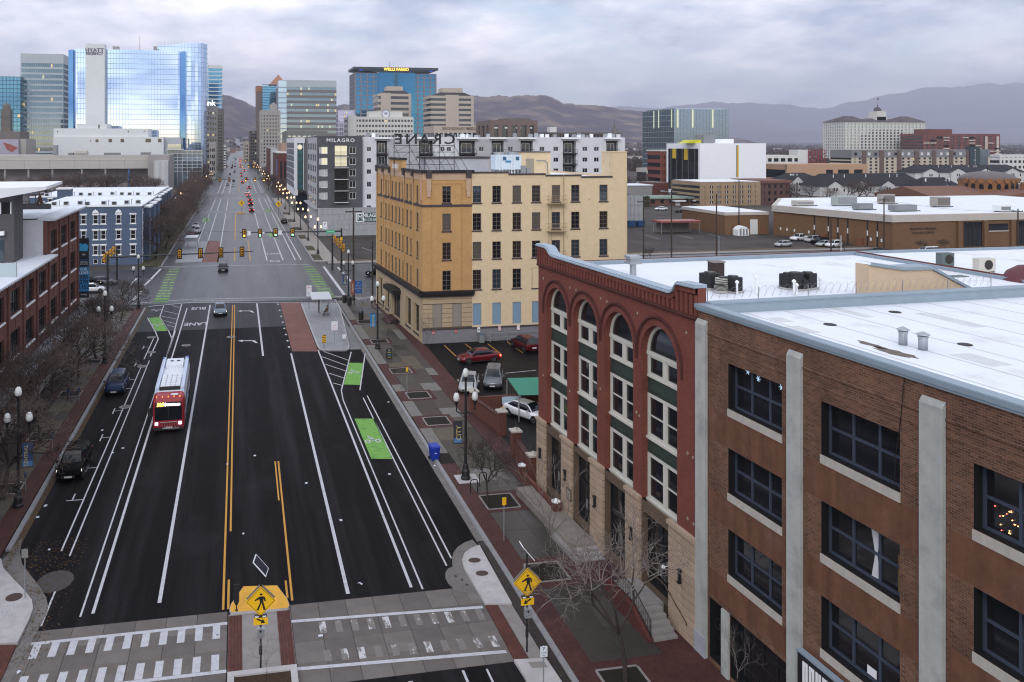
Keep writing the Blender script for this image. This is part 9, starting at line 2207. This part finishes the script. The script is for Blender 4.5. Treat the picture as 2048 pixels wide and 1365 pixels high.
def car(label,style,pm,x,y,rz,z=0.0,head_=None,tail_=None,group=None,name='car',cat='car',racks=False,details=True):
 d=ST[style];M_=car_meshes(style);L_,hw=d['L'],d['W']/2
 t=thing(name,label,cat,(x,y,z),rz,group=group)
 def pt(n_,me,m=None,loc=(0,0,0),par=None):
  o=put(n_,me,par or t,loc)
  if m is not None:o.material_slots[0].link='OBJECT';o.material_slots[0].material=m
  return o
 pt('body',M_['body'],pm);pt('roof',M_['roof'],pm);pt('windscreen',M_['windscreen']);pt('rear_window',M_['rear_window']);pt('side_window',M_['side_window_l']);pt('side_window',M_['side_window_r'])
 for fy in d['wb']:
  for s_ in(-1,1):
   yy=-L_/2+fy*L_;o=put('wheel',M_['tyre'],t,(s_*(hw-0.10),yy,M_['wr']));o.rotation_euler=(0,s_*math.pi/2,0);put('rim',M_['rim'],o)
   o=put('wheel_arch',M_['arch'],t,(s_*(hw-0.02),yy,M_['wr']+0.03));o.rotation_euler=(0,s_*math.pi/2,0)
 zt=d['st'][-2][3];zr=d['st'][1][3]
 for s_ in(-1,1):
  MB().add([(s_*hw*.92,L_/2-0.42,zt-0.02),(s_*hw*.50,L_/2-0.08,zt-0.08),(s_*hw*.50,L_/2-0.02,zt-0.2),(s_*hw*.93,L_/2-0.32,zt-0.16),(s_*hw*.70,L_/2-0.40,zt+0.01)],[(0,1,2,3),(0,4,1)]).build('headlight',head_ or HEADC,t)
  MB().box(s_*hw*.55,-L_/2-0.015,zr-0.24,s_*hw*.92,-L_/2+0.16,zr-0.08).build('tail_light',tail_ or TAIL,t)
  if details:MB().box(s_*(hw+0.02),L_*0.17,d['zb'][1]-0.02,s_*(hw+0.18),L_*0.17+0.16,d['zb'][1]+0.13).build('wing_mirror',pm,t)
 if details:
  MB().box(-hw*.5,L_/2-0.1,0.36,hw*.5,L_/2+0.01,0.56).build('grille',PLAS,t);MB().box(-0.26,-L_/2-0.02,0.62,0.26,-L_/2,0.76).build('number_plate',PLATE,t);MB().box(-0.26,L_/2+0.011,0.4,0.26,L_/2+0.02,0.52).build('number_plate',PLATE,t)
  for s_ in(-1,1):MB().box(s_*(hw+0.0),-L_*0.26,0.28,s_*(hw+0.005),L_*0.25,0.36).build('side_skirt',PLAS,t)
 if racks:
  for s_ in(-1,1):MB().cyl((s_*hw*.6,-L_*0.3,d['H']+0.04),(s_*hw*.6,L_*0.05,d['H']+0.04),0.025,n=5).build('roof_rail',GALV,t)
 return t
PB,PBL,PSI,PGR,PRD,PWH,PDR,PGB=paint('black',(0.002,0.002,0.0024),0.35),paint('navy',(0.008,0.02,0.06)),paint('silver',(0.36,0.37,0.38)),paint('grey',(0.12,0.13,0.145)),paint('red',(0.13,0.006,0.010)),paint('white',(0.72,0.73,0.75)),paint('maroon',(0.07,0.008,0.010)),paint('steel_blue',(0.13,0.17,0.22))
PI=math.pi
car('black crossover parked at the loft side kerb with pale slit headlights','suv',PB,-11.75,65.2,PI+rad(-1),head_=mat('slit_lamp',(0.6,0.6,0.6),0.3,emit=(1,0.93,0.9),es=0.7))
car('dark blue crossover parked at the loft side kerb under the bare trees','suv',PBL,-11.6,86.0,PI,racks=True)
q=G(439,634);car('steel blue sedan with headlights on turning near the junction stop line','sedan',PGB,q[0],q[1]+2.4,PI+rad(3),head_=HEADL)
q=G(446,545);car('dark sedan crossing the junction towards the viewer','sedan',paint('charcoal',(0.02,0.021,0.024)),q[0],q[1]+2,PI)
for k,(u,v)in enumerate(((503,424),(501.5,411),(500,403),(497,394),(494,388))):
 q=G(u,v);car(['dark hatchback with red tail lights last in the waiting queue','black car with bright red tail lights second in the queue','maroon car third in the waiting queue','grey crossover fourth in the waiting queue','pale car at the head of the waiting queue'][k],['hatch','suv','sedan','suv','sedan'][k],[PB,PB,PDR,PGR,PSI][k],q[0],q[1],0,tail_=TAILL,details=False,group='cars queuing at the far junction')
q=G(466,373);car('lone oncoming car with headlights before the second junction','sedan',PSI,q[0],q[1],PI,head_=HEADL,details=False)
for k,(u,v,p_)in enumerate(((392,455,PSI),(395,466,PSI),(382,473,PDR))):q=G(u,v);car(['silver car parked under the bare trees with one bright lamp','pale silver crossover parked between two cars under the bare trees','dark red car parked under the bare trees nearer the junction'][k],['sedan','suv','sedan'][k],p_,q[0],q[1],PI,head_=HEADW if k==0 else None)
q=G(568,446);car('black car parked at the grass verge beyond the junction','sedan',PB,q[0],q[1],0)
q=G(742,553);car('black van with pale roof crossing on the side street','van',PB,q[0]+1.5,q[1],PI/2,head_=HEADW)
for u,v,s_,p_,lab in((183,585,'hatch',PWH,'white hatchback on the side street behind the lease banner'),(205,570,'sedan',PGR,'grey sedan on the side street by the bare trees'),(178,572,'sedan',PB,'dark sedan with amber lamp on the side street')):q=G(u,v);car(lab,s_,p_,q[0],q[1],-PI/2+rad(4),head_=HEADL if s_=='sedan' and p_ is PB else None)
# car park
q=G(957,725,.06);car('bright red sedan driving through the small car park','sedan',PRD,q[0],q[1],PI/2+rad(6),z=0.11,tail_=TAILL);q=G(1050,700,.06);car('maroon crossover parked nose in at the cream building','suv',PDR,q[0],q[1],rad(8),z=0.11,tail_=TAIL)
q=G(987,770,.06);car('grey metallic estate parked behind the garden wall','suv',PGR,q[0],q[1],PI-rad(20),z=0.11,racks=True);q=G(938,778,.06);car('silver sedan parked at the garden wall end','sedan',PSI,q[0],q[1],PI-rad(20),z=0.11);q=G(1055,838,.06);car('white sporty sedan under the green carport','sedan',PWH,q[0],q[1],PI+rad(28),z=0.11)
# open lot
for u,v,s_,p_,rz,lab in((1566,494,'hatch',PSI,PI/2+.2,'silver hatchback alone in the open lot'),(1600,482,'pickup',PWH,PI/2+.25,'white pickup at the brick hall side'),(1625,485,'suv',PSI,PI/2+.3,'silver crossover beside the white pickup'),(1640,489,'suv',PB,PI/2+.3,'black crossover between paler cars at the hall'),(1648,493,'sedan',PSI,PI/2+.3,'silver sedan parked beside the black crossover'),(1668,495,'suv',PWH,PI/2+.3,'white crossover last in the row at the brick hall'),(1322,421,'sedan',PWH,PI/2,'white sedan by the green roofed offices'),(1364,426,'sedan',PB,PI/2,'black sedan in front of the green roofed offices'),(1384,420,'suv',PBL,PI/2,'navy crossover by the office porch'),(1405,420,'sedan',PB,PI/2,'dark sedan at the end of the office parking'),(1748,512,'suv',PB,PI/2,'black crossover on the side street before the brick hall'),(1855,510,'van',PWH,PI/2,'white van on the side street before the brick hall'),(1995,512,'sedan',PBL,PI/2,'dark blue car on the side street before the hall entrance')):
 q=G(u,v);car(lab,s_,p_,q[0],q[1],rz,details=False,cat='van' if s_=='van' else 'car')
 # distant traffic
rr=random.Random(21)
for k in range(34):
 y=470+k*30+rr.uniform(-8,8);away=k%2==0;x=(rr.choice([3.0,6.2])if away else rr.choice([-2.5,-5.8]));car('distant car showing red tail lights far down the street' if away else 'distant oncoming car with lit headlights far down the street',rr.choice(['sedan','suv']),rr.choice([PB,PGR,PSI,PDR]),x,y,0 if away else PI,z=ground_z(0,y),head_=HEADL,tail_=TAILL,details=False,group='distant cars driving away' if away else 'distant oncoming cars')
 # ------------------------------------------------------------------ bus
bs=thing('city_bus','red and white city bus with lit destination display and roof equipment','bus',(-5.75,72.2+6.1,0),PI+rad(1.0))
RDB=mat('bus_red',(0.30,0.012,0.022),0.35,0.5);WHB=mat('bus_white',(0.66,0.69,0.74),0.4,0.5,var=0.04,vscale=1);BLB=mat('bus_blue',(0.05,0.10,0.42),0.4)
L2,W2,H2=6.1,1.27,3.05
def bsec(y,w_=W2,zt=H2,zb=0.32):return[(w_*.96,y,zb),(w_,y,zb+0.25),(w_,y,zt-0.55),(w_*.95,y,zt-0.15),(w_*.82,y,zt),(-w_*.82,y,zt),(-w_*.95,y,zt-0.15),(-w_,y,zt-0.55),(-w_,y,zb+0.25),(-w_*.96,y,zb)]
def loft(name,secs,m,parent,smooth=False):
 b=MB();n=len(secs[0])
 for s_ in secs:b.v.extend(s_)
 for i in range(len(secs)-1):
  for k in range(n):b.f.append([i*n+k,i*n+(k+1)%n,(i+1)*n+(k+1)%n,(i+1)*n+k]);b.m.append(0)
 b.f.append(list(range(n)));b.m.append(0);b.f.append([(len(secs)-1)*n+k for k in range(n)]);b.m.append(0)
 return b.build(name,m,parent,smooth=smooth,fix=True)
loft('body',[bsec(-L2),bsec(-L2+0.1),bsec(L2-1.5)],WHB,bs);loft('front_cap',[bsec(L2-1.49,W2*1.004,H2+0.01),bsec(L2-0.5,W2*1.002,H2),bsec(L2-0.12,W2*0.97,H2-0.12),bsec(L2,W2*0.90,H2-0.42)],RDB,bs)
for s_ in(-1,1):
 MB().box(s_*W2-0.005*s_,-L2+0.5,1.25,s_*(W2+0.012),L2-1.6,2.3).build('side_glazing',CARG,bs);MB().box(s_*W2,-L2+0.2,0.75,s_*(W2+0.008),L2-1.6,0.95).build('side_stripe',BLB,bs)
 for k in range(7):MB().box(s_*W2,-L2+0.5+k*1.45,1.25,s_*(W2+0.02),-L2+0.62+k*1.45,2.3).build('window_post',WHB,bs)
 b=MB();b.prism_y([(s_*0.90,H2-0.02),(s_*1.22,H2-0.25),(s_*1.2,H2+0.28),(s_*1.02,H2+0.36),(s_*0.9,H2+0.3)],-L2+0.1,L2-1.7);b.build('roof_fairing',mat('bus_fairing',(0.52,0.60,0.74),0.4),bs,fix=True)
 MB().box(s_*1.01,-L2+0.08,H2+0.02,s_*1.19,-L2+0.6,H2+0.37).build('fairing_tip',BLB,bs)
 for yy in(L2-2.75,-L2+3.0):
  o=MB().lathe([(0.3,-0.14),(0.48,-0.14),(0.5,-0.1),(0.5,0.1),(0.48,0.14),(0.3,0.14)],18).build('wheel',RUBBER,bs,(s_*(W2-0.13),yy,0.5));o.rotation_euler=(0,s_*PI/2,0);MB().lathe([(0.3,-0.1),(0.3,0.1),(0.12,0.15)],12).build('rim',RIMM,o)
 MB().cyl((s_*W2*0.9,L2-0.1,2.3),(s_*(W2+0.28),L2+0.15,2.2),0.025,n=5).build('mirror_arm',PLAS,bs);MB().box(s_*(W2+0.18),L2+0.05,1.65,s_*(W2+0.36),L2+0.18,2.2).build('mirror',PLAS,bs)
 MB().box(s_*0.82,L2-0.03,0.72,s_*1.08,L2+0.025,0.98).build('headlight',mat('bus_head_lamp',(0.7,0.6,0.9),0.3,emit=(0.8,0.65,1.0),es=1.5),bs)
MB().add([(-1.08,L2-0.005,1.12),(1.08,L2-0.005,1.12),(1.10,L2-0.02,2.2),(-1.10,L2-0.02,2.2),(-1.08,L2+0.02,1.12),(1.08,L2+0.02,1.12),(1.1,L2+0.005,2.2),(-1.1,L2+0.005,2.2)],[(4,5,6,7),(0,1,5,4),(3,0,4,7),(1,2,6,5),(2,3,7,6)]).build('windscreen',CARG,bs,fix=True)
MB().box(-0.02,L2+0.02,1.12,0.02,L2+0.03,2.2).build('windscreen_post',PLAS,bs)
MB().box(-1.05,L2-0.06,2.22,1.05,L2+0.03,2.62).build('display_case',PLAS,bs)
o=sign_text('route_number','509',0.42,mat('led_amber',(0.8,0.5,0.1),0.5,emit=(1.0,0.55,0.06),es=5),bs,(0.62,L2+0.04,2.42),PI,0.95,0.008,0.012);o=sign_text('route_name','Downtown',0.34,mat('led_white',(0.8,0.8,0.8),0.5,emit=(0.92,0.95,1.0),es=4),bs,(-0.32,L2+0.04,2.42),PI,0.8,0.008,0.01)
for k in range(5):MB().box(-0.95+k*0.47,L2-0.36,H2-0.16,-0.88+k*0.47,L2-0.2,H2-0.02).build('marker_lamp',mat('marker_amber',(0.5,0.22,0.03),0.5,emit=(1.0,0.45,0.05),es=0.8),bs)
MB().box(-0.75,L2-0.75,H2,-0.2,L2-0.4,H2+0.05).build('roof_hatch',WHB,bs)
for k in range(6):MB().box(-0.82,L2-2.2-k*0.72,H2+0.01,0.82,L2-2.82-k*0.72,H2+0.2).build('roof_panel',WHB,bs)
for x in(-0.42,0.0,0.42):MB().box(x-0.03,L2-6.3,H2+0.2,x+0.03,L2-2.2,H2+0.23).build('panel_rib',mat('rib_grey',(0.42,0.43,0.45),0.6),bs)
MB().box(-0.85,L2-2.1,H2,0.85,L2-1.95,H2+0.3).build('roof_gap',PLAS,bs)
MB().box(-0.78,-L2+0.5,H2,0.78,-L2+3.0,H2+0.3).build('rear_unit',WHB,bs)
for sx in(-0.3,0.3):MB().lathe([(0.18,H2+0.3),(0.16,H2+0.34)],10,(sx,-L2+1.5,0)).build('fan',PLAS,bs)
b=MB()
for k in range(7):b.cyl((-0.8+k*0.2,L2+0.06,0.45),(-0.65+k*0.2,L2+0.3,1.05),0.025,n=4)
b.cyl((-0.85,L2+0.06,0.45),(0.5,L2+0.06,0.45),0.03,n=5);b.cyl((-0.7,L2+0.3,1.05),(0.65,L2+0.3,1.05),0.03,n=5);b.build('bike_rack',GALV,bs);MB().box(-0.3,L2+0.0,0.42,0.3,L2+0.03,0.58).build('number_plate',PLATE,bs);MB().box(-W2*.9,L2-0.1,0.3,W2*.9,L2+0.02,0.55).build('bumper',PLAS,bs)
# ================================================================== bare trees
BARK=mat('bark',(0.05,0.038,0.033),0.95,0.2,var=0.3,vscale=8);TWIGD=mat('twig_dark',(0.05,0.038,0.034),0.9,0.2);TWIG=mat('twig_brown',(0.095,0.068,0.06),0.9,0.2,var=0.25,vscale=1.5);TWIGP=mat('twig_pale',(0.18,0.15,0.14),0.9,0.2,var=0.25,vscale=3)
def tree_meshes(seed,h,lev,fork,ang,rad0,tm,br=2.6,lean=0.0,droop=0.0,rm=0.017):
 rr=random.Random(seed);T,C=MB(),MB()
 def seg(p,q,r0,r1):
  b=T if r0>0.028 else C
  b.cyl(p,q,r0,r1,6 if r0>0.06 else(4 if r0>0.028 else 3),False)
 def grow(p,d,l,r,k):
  n=2 if k>1 else 3;q=p
  for i in range(n):
   d=(d+Vector((rr.gauss(0,.13),rr.gauss(0,.13),rr.gauss(0.03-droop*k*0.02,.08)))).normalized();e=q+d*(l/n)
   seg(q,e,max(rm,r*(1-0.35*i/n)),max(rm*.75,r*(1-0.35*(i+1)/n)));q=e
   if k>=2 and i<n-1 and rr.random()<0.65 and k<lev:
    grow(q,(d+Vector((rr.gauss(0,.7),rr.gauss(0,.7),rr.gauss(0.1,.4)))).normalized(),l*.5,r*.4,k+2)
  if k>=lev:return
  m=2+(1 if rr.random()<br-2 else 0)+(2 if k==0 else 0)
  a0=rr.uniform(0,6.28)
  for i in range(m):
   a=a0+6.283*i/m+rr.uniform(-.4,.4);t=rad(ang)*rr.uniform(0.65,1.3);u_=d.orthogonal().normalized();v_=d.cross(u_);nd=(d*math.cos(t)+(u_*math.cos(a)+v_*math.sin(a))*math.sin(t));nd.z+=0.08;grow(q,nd.normalized(),l*rr.uniform(.68,.86),r*(0.66 if m<4 else 0.55),k+1)
 grow(Vector((0,0,0)),Vector((lean,0,1)).normalized(),h*fork,rad0,0)
 return T.mesh(BARK),C.mesh(tm)
TM={'a':tree_meshes(1,8.5,6,.26,38,.17,TWIG,2.9),'b':tree_meshes(2,8.5,6,.25,42,.18,TWIG,2.9),'c':tree_meshes(3,9,6,.24,35,.16,TWIG,2.95),'p':tree_meshes(4,6.4,6,.30,40,.11,TWIGP,2.7,rm=.0065),'s':tree_meshes(6,3.6,4,.36,30,.035,TWIGP,2.3,rm=.007),'d':tree_meshes(9,6.4,6,.22,38,.11,TWIGD,2.9,rm=.010),'f':tree_meshes(12,9,5,.25,36,.2,TWIG,2.9)}
def tree(label,v,x,y,s_,rz,z=KZ,group=None,name='bare_tree'):
 t=thing(name,label,'tree',(x,y,z),rz,group=group);t.scale=(s_,s_,s_);put('trunk',TM[v][0],t);put('crown',TM[v][1],t);return t
for k,(y,v,s_)in enumerate(((52.5,'a',.8),(60.5,'b',1.0),(66,'c',.95),(71.5,'a',1.05),(77,'b',1.0),(83,'c',1.05),(90.5,'b',.95),(98.5,'a',.95),(108,'b',.8),(119,'c',.75))):
 tree('twiggy brown leafless tree '+['at the leafy kerb bulb','beside the colourful bannered lamp','behind the parked black crossover','between the two parked crossovers, nearer the black one','between the two parked crossovers, nearer the blue one','beside the parked dark blue crossover','just beyond the parked dark blue crossover','beside the lamp at the loft shopfronts','between the shopfront lamp and the junction','at the junction corner by the lease banner'][k],v,-16.0+(k%2)*0.5-(1.2 if k in(2,4)else 0),y,s_,k*1.3,group='leafless trees along the loft pavement')
q=G(976,1003,KZ);tree('small dense leafless tree in the pit beside the dark bannered lamp','d',q[0],q[1],0.85,0.5);tree('thin pale sapling in the pit behind the crossing sign','s',16.95,44.5,1.6,1.0);tree('pale barked leafless tree spreading before the iron stair railing','p',16.95,34.8,1.1,2.2)
q=G(1500,1400,KZ);tree('low pale bare shrub against the brown warehouse base','s',q[0]-0.3,q[1]+0.5,0.7,2.0)
q=G(1052,830,KZ)
for k,(u,v,s_)in enumerate(((853,690,.9),(775,672,1.2),(850-2,700,.8),(725,628,1.1),(1051-245,845-45,.8))):q=G(u,v,KZ);tree('thin leafless sapling on the tan warehouse pavement','s',q[0],q[1],s_,k*1.1,group='saplings on the warehouse pavement')
tree('tiny bare twig plant in the median planter','s',1.25,38.0,0.5,0.3,0.14)
rr=random.Random(41)
for k in range(30):
 y=182+k*8.5;tree('leafless street tree in the thick row beyond the junction, blue apartments side',rr.choice('abc'),-16.6-(k%2)*1.6+rr.uniform(-.5,.5),y,rr.uniform(1.0,1.35),rr.uniform(0,6),0.1,group='leafless tree row beyond the junction, blue apartments side')
for k in range(26):
 u=rr.uniform(-10,320);y=rr.uniform(385,450);tree('leafless park tree before the convention hall colonnade',rr.choice('fab'),XU(u,y),y,rr.uniform(1.1,1.5),rr.uniform(0,6),0.0,group='leafless trees before the convention hall')
for k in range(22):
 y=330+k*22;tree('leafless street tree far along the apartments side of the street',rr.choice('fc'),20.5+rr.uniform(-1,1),y,rr.uniform(0.9,1.2),rr.uniform(0,6),ground_z(0,y),group='leafless trees along the far apartments side')
for k in range(26):
 y=440+k*30;tree('leafless street tree far along the hotel side of the street',rr.choice('fc'),-21+rr.uniform(-1.5,1.5),y,rr.uniform(1.1,1.5),rr.uniform(0,6),ground_z(0,y),group='leafless trees along the far hotel side')
for k,(u,y,s_)in enumerate(((1600,300,1.2),(1625,305,1.1),(1655,298,1.0),(1690,300,1.3),(1715,302,1.4),(1735,308,1.2),(1780,300,1.0),(1585,310,1.2),(1290,400,1.3),(1305,410,1.4),(1275,395,1.2),(1310,390,1.0),(1262,400,1.1),(1258,300,.8))):
 tree('leafless russet tree before the townhouses' if u>1500 else 'leafless tree beyond the open lot near the glass cube','f',XU(u,y),y,s_,k,0,group='leafless trees before the townhouses' if u>1500 else 'leafless trees near the glass cube')
for k,(u,v)in enumerate(((1843,505),(1890,502),(1690,505),(1300,520))):q=G(u,v);tree('small dark bare shrub near the brick hall entrance','d',q[0],q[1],0.55,k,0,group='bare shrubs near the brick hall')
# evergreens on the left terrace
t_=thing('terrace_conifer','small reddish conifer in a pot on the loft terrace','plant',(XU(79,107),107,16.33));m_=MB();rq=random.Random(3)
for k in range(500):
 z=rq.uniform(0.3,1.9);r=0.5*(1.95-z)/1.6*rq.uniform(0.5,1);a=rq.uniform(0,6.28);m_.add([(r*math.cos(a),r*math.sin(a),z),(r*math.cos(a)+0.12,r*math.sin(a),z-0.08),(r*math.cos(a),r*math.sin(a)+0.1,z+0.1)],[(0,1,2)])
m_.build('crown',mat('conifer_rust',(0.06,0.03,0.02),0.9),t_);MB().lathe([(0.2,0),(0.26,0.35)],10).build('pot',IRON,t_)
# far tree mass of the valley
m_=MB();rq=random.Random(15)
def blob(x,y,z,s_):
 for k in range(7):
  a=rq.uniform(0,6.28);h_=rq.uniform(0.5,1.1)*s_;w_=rq.uniform(0.35,0.7)*s_;ox,oy=rq.uniform(-.5,.5)*s_,rq.uniform(-.5,.5)*s_
  m_.add([(x+ox-w_*math.cos(a),y+oy-w_*math.sin(a),z),(x+ox+w_*math.cos(a),y+oy+w_*math.sin(a),z),(x+ox+w_*.5*math.cos(a),y+oy+w_*.5*math.sin(a),z+h_),(x+ox-w_*.6*math.cos(a),y+oy,z+h_*.9)],[(0,1,2,3)])
for k in range(5200):
 y=700+4200*rq.random()**1.3;u=rq.uniform(430,2060);x=XU(u,y)
 if abs(x)<22 and y<2600:continue
 blob(x,y,ground_z(x,y),rq.uniform(5,10))
o=m_.build('valley_treeline',mat('far_twigs',(0.075,0.055,0.05),0.95,0.2,var=0.35,vscale=0.02));tag(o,'brown leafless trees massed across the far valley floor','trees',kind='stuff')
# ================================================================== people
def person(label,x,y,z,rz,jacket,trouser,sit=False,h=1.72,stride=0.18):
 k=h/1.75
 if sit:J={'pel':(0,0,.50),'che':(0,-.03,.95),'nec':(0,0,1.10),'hd':(0,.03,1.24),'tp':(0,.02,1.34),'shl':(-.19,0,1.02),'ell':(-.24,.12,.78),'hal':(-.12,.32,.66),'shr':(.19,0,1.02),'elr':(.24,.12,.78),'har':(.12,.32,.66),'hil':(-.1,.02,.5),'knl':(-.11,.44,.52),'anl':(-.11,.46,.09),'tol':(-.11,.62,.05),'hir':(.1,.02,.5),'knr':(.11,.44,.52),'anr':(.11,.42,.09),'tor':(.11,.58,.05)}
 else:J={'pel':(0,0,.92),'che':(0,0,1.30),'nec':(0,0,1.47),'hd':(0,.02,1.60),'tp':(0,.01,1.71),'shl':(-.19,0,1.40),'ell':(-.25,-.05,1.12),'hal':(-.24,.08,.88),'shr':(.19,0,1.40),'elr':(.25,.03,1.12),'har':(.24,.16,.90),'hil':(-.1,0,.9),'knl':(-.1,stride,.5),'anl':(-.1,stride*.9,.08),'tol':(-.1,stride*.9+.16,.04),'hir':(.1,0,.9),'knr':(.1,-stride*.5,.49),'anr':(.1,-stride*1.4,.1),'tor':(.1,-stride*1.4+.15,.04)}
 R_={'pel':.16,'che':.18,'nec':.065,'hd':.105,'tp':.07,'shl':.085,'ell':.06,'hal':.04,'shr':.085,'elr':.06,'har':.04,'hil':.11,'knl':.075,'anl':.05,'tol':.045,'hir':.11,'knr':.075,'anr':.05,'tor':.045}
 E=[('pel','che'),('che','nec'),('nec','hd'),('hd','tp'),('che','shl'),('shl','ell'),('ell','hal'),('che','shr'),('shr','elr'),('elr','har'),('pel','hil'),('hil','knl'),('knl','anl'),('anl','tol'),('pel','hir'),('hir','knr'),('knr','anr'),('anr','tor')]
 names=list(J);me=bpy.data.meshes.new('p');me.from_pydata([tuple(c*k for c in J[n_])for n_ in names],[(names.index(a),names.index(b))for a,b in E],[]);o=bpy.data.objects.new('person',me);COL.objects.link(o)
 mod=o.modifiers.new('s','SKIN');
 for i,n_ in enumerate(names):me.skin_vertices[0].data[i].radius=(R_[n_]*k,R_[n_]*k*(0.75 if n_ in('che','pel')else 1));me.skin_vertices[0].data[i].use_root=n_=='pel'
 mod2=o.modifiers.new('d','SUBSURF');mod2.levels=2;mod2.render_levels=2
 dg=bpy.context.evaluated_depsgraph_get();me2=bpy.data.meshes.new_from_object(o.evaluated_get(dg));bpy.data.objects.remove(o)
 me2.materials.clear();SKIN=mat('skin',(0.36,0.2,0.14),0.6)
 for m in(jacket,trouser,SKIN,RUBBER):me2.materials.append(m)
 zw=(.56 if sit else .95)*k
 for f in me2.polygons:
  c_=f.center;f.use_smooth=True
  f.material_index=2 if c_.z>J['nec'][2]*k+0.02 else(3 if c_.z<0.12 else(1 if c_.z<zw and not(abs(c_.x)>.19*k and not sit)and not(sit and c_.y>.2 and abs(c_.x)>.2)else 0))
 o=put('person',me2,None,(x,y,z),rz);tag(o,label,'person');HAIR=mat('dark_hair',(0.02,0.014,0.01),0.8)
 hz=J['hd'][2]*k;MB().lathe([(0.105*k,-0.02),(0.118*k,0.05),(0.09*k,0.12),(0.02,0.15)],10).build('hair',HAIR,o,(0,J['hd'][1]*k-0.025,hz),smooth=True)
 for sx in(-1,1):MB().box(sx*.035-.012,.095,hz-.0,sx*.035+.012,.115,hz+.014).build('eye',BLACKM,o)
 MB().prism_x([(.09,hz-.03),(.135,hz-.035),(.1,hz+.02)],-.012,.012).build('nose',SKIN,o)
 return o
q=G(654,632,KZ);JK=mat('jacket_rust',(0.16,0.05,0.03),0.8);DT=mat('trousers_dark',(0.02,0.02,0.028),0.85);JD=mat('jacket_dark',(0.018,0.018,0.022),0.85)
sx_,sy_=sh.location.x,sh.location.y
person('seated person in a rust jacket waiting inside the bus shelter',sx_+0.72,sy_+0.6,KZ,PI/2,JK,DT,sit=True)
q=G(311,517,0.1);person('person in dark clothes walking near the blue apartments corner',q[0],q[1],0.1,PI,JD,DT);q=G(319,488,0.1);person('person in dark jacket walking under the bare trees',q[0],q[1],0.1,PI,JD,mat('trousers_blue',(0.03,0.045,0.08),0.85));q=G(596,424,0.1);person('person in pale coat on the pavement by the street hotel',q[0],q[1],0.1,0,mat('coat_pale',(0.3,0.3,0.32),0.8),DT)
# ================================================================== mountains
def ridge(name,prof,yb,yf,seed,amp,m,nx=300,ny=56):
 """prof: (u, v) crest line seen at distance yb; slopes run down towards yf"""
 b=MB();us=[prof[0][0]+(prof[-1][0]-prof[0][0])*i/nx for i in range(nx+1)]
 def cz(u):
  for(ua,va),(ub,vb)in zip(prof[:-1],prof[1:]):
   if ua<=u<=ub:f=(u-ua)/(ub-ua);f=f*f*(3-2*f);return va+(vb-va)*f
  return prof[-1][1]
 for j in range(ny+1):
  f=j/ny
  for u in us:
   y=yf+(yb-yf)*min(1,f/0.8)+max(0,f-0.8)*yb*1.2;x=XU(u,y);xb=XU(u,yb)
   top_=ZV(cz(u),xb,yb)*(1+0.10*noise.fractal(Vector((u*0.012+seed,seed,0)),1.0,2.2,6)-0.03*abs(noise.noise(Vector((u*0.09,seed,1)))));g=min(1,f/0.8)
   nz=noise.fractal(Vector((x*0.00055+seed,y*0.0005,seed)),1.0,2.1,6)if True else 0
   rv=abs(noise.noise(Vector((x*0.0011+seed*3,y*0.00045,2.0))))
   rg=noise.ridged_multi_fractal(Vector((x*0.00085+seed+nz*0.25,y*0.00042,seed)),0.9,2.2,6,1.0,2.0)/2.2
   z=top_*(g**1.05)*(0.42+0.58*g+(0.62*(1-g)+0.05)*(rg-0.35))+nz*amp*(g*(1-g)*1.2+0.08)
   if f>0.8:z=top_*(1-(f-0.8)*1.5)
   b.v.append((x,y,max(-2,z)if f>0 else-5))
 n=nx+1
 for j in range(ny):
  for i in range(nx):b.f.append([j*n+i,j*n+i+1,(j+1)*n+i+1,(j+1)*n+i]);b.m.append(0)
 return struct(b.build(name,m,smooth=True))
MT1=mat('mountain_scrub',(0.050,0.034,0.045),0.95,0.15,var=0.4,vscale=0.006,col2=(0.19,0.135,0.095),c2pos=(0.48,0.62),c2scale=0.0042);MT2=mat('mountain_far',(0.085,0.075,0.085),0.95,0.15,var=0.3,vscale=0.002,col2=(0.14,0.12,0.10),c2pos=(0.5,0.7),c2scale=0.001)
ridge('foothill_mountain',[(200,215),(330,190),(400,178),(450,186),(520,216),(600,228),(690,206),(760,200),(860,205),(945,186),(990,182),(1040,186),(1075,190),(1150,208),(1210,216),(1290,226),(1370,250),(1460,276),(1560,292),(1660,300)],5600,3600,1.7,130,MT1)
ridge('far_mountain',[(1000,240),(1150,222),(1280,214),(1400,205),(1480,200),(1560,208),(1640,222),(1700,205),(1800,185),(1900,170),(2050,160),(2250,150),(2500,150)],17500,10500,5.3,520,MT2,220)
# ================================================================== haze
hz_=MB().box(-9000,-900,-6,22500,22500,1850).build('haze',None)
mh=bpy.data.materials.new('haze_air');mh.use_nodes=True;t=mh.node_tree;t.nodes.clear();vo=t.nodes.new('ShaderNodeVolumePrincipled');vo.inputs['Color'].default_value=(0.80,0.82,1.0,1);vo.inputs['Density'].default_value=0.00008;vo.inputs['Anisotropy'].default_value=0.1
ou=t.nodes.new('ShaderNodeOutputMaterial');t.links.new(vo.outputs[0],ou.inputs['Volume']);hz_.data.materials.clear();hz_.data.materials.append(mh);hz_['kind']='stuff';hz_['label']='pale evening haze over the whole valley';hz_['category']='haze'
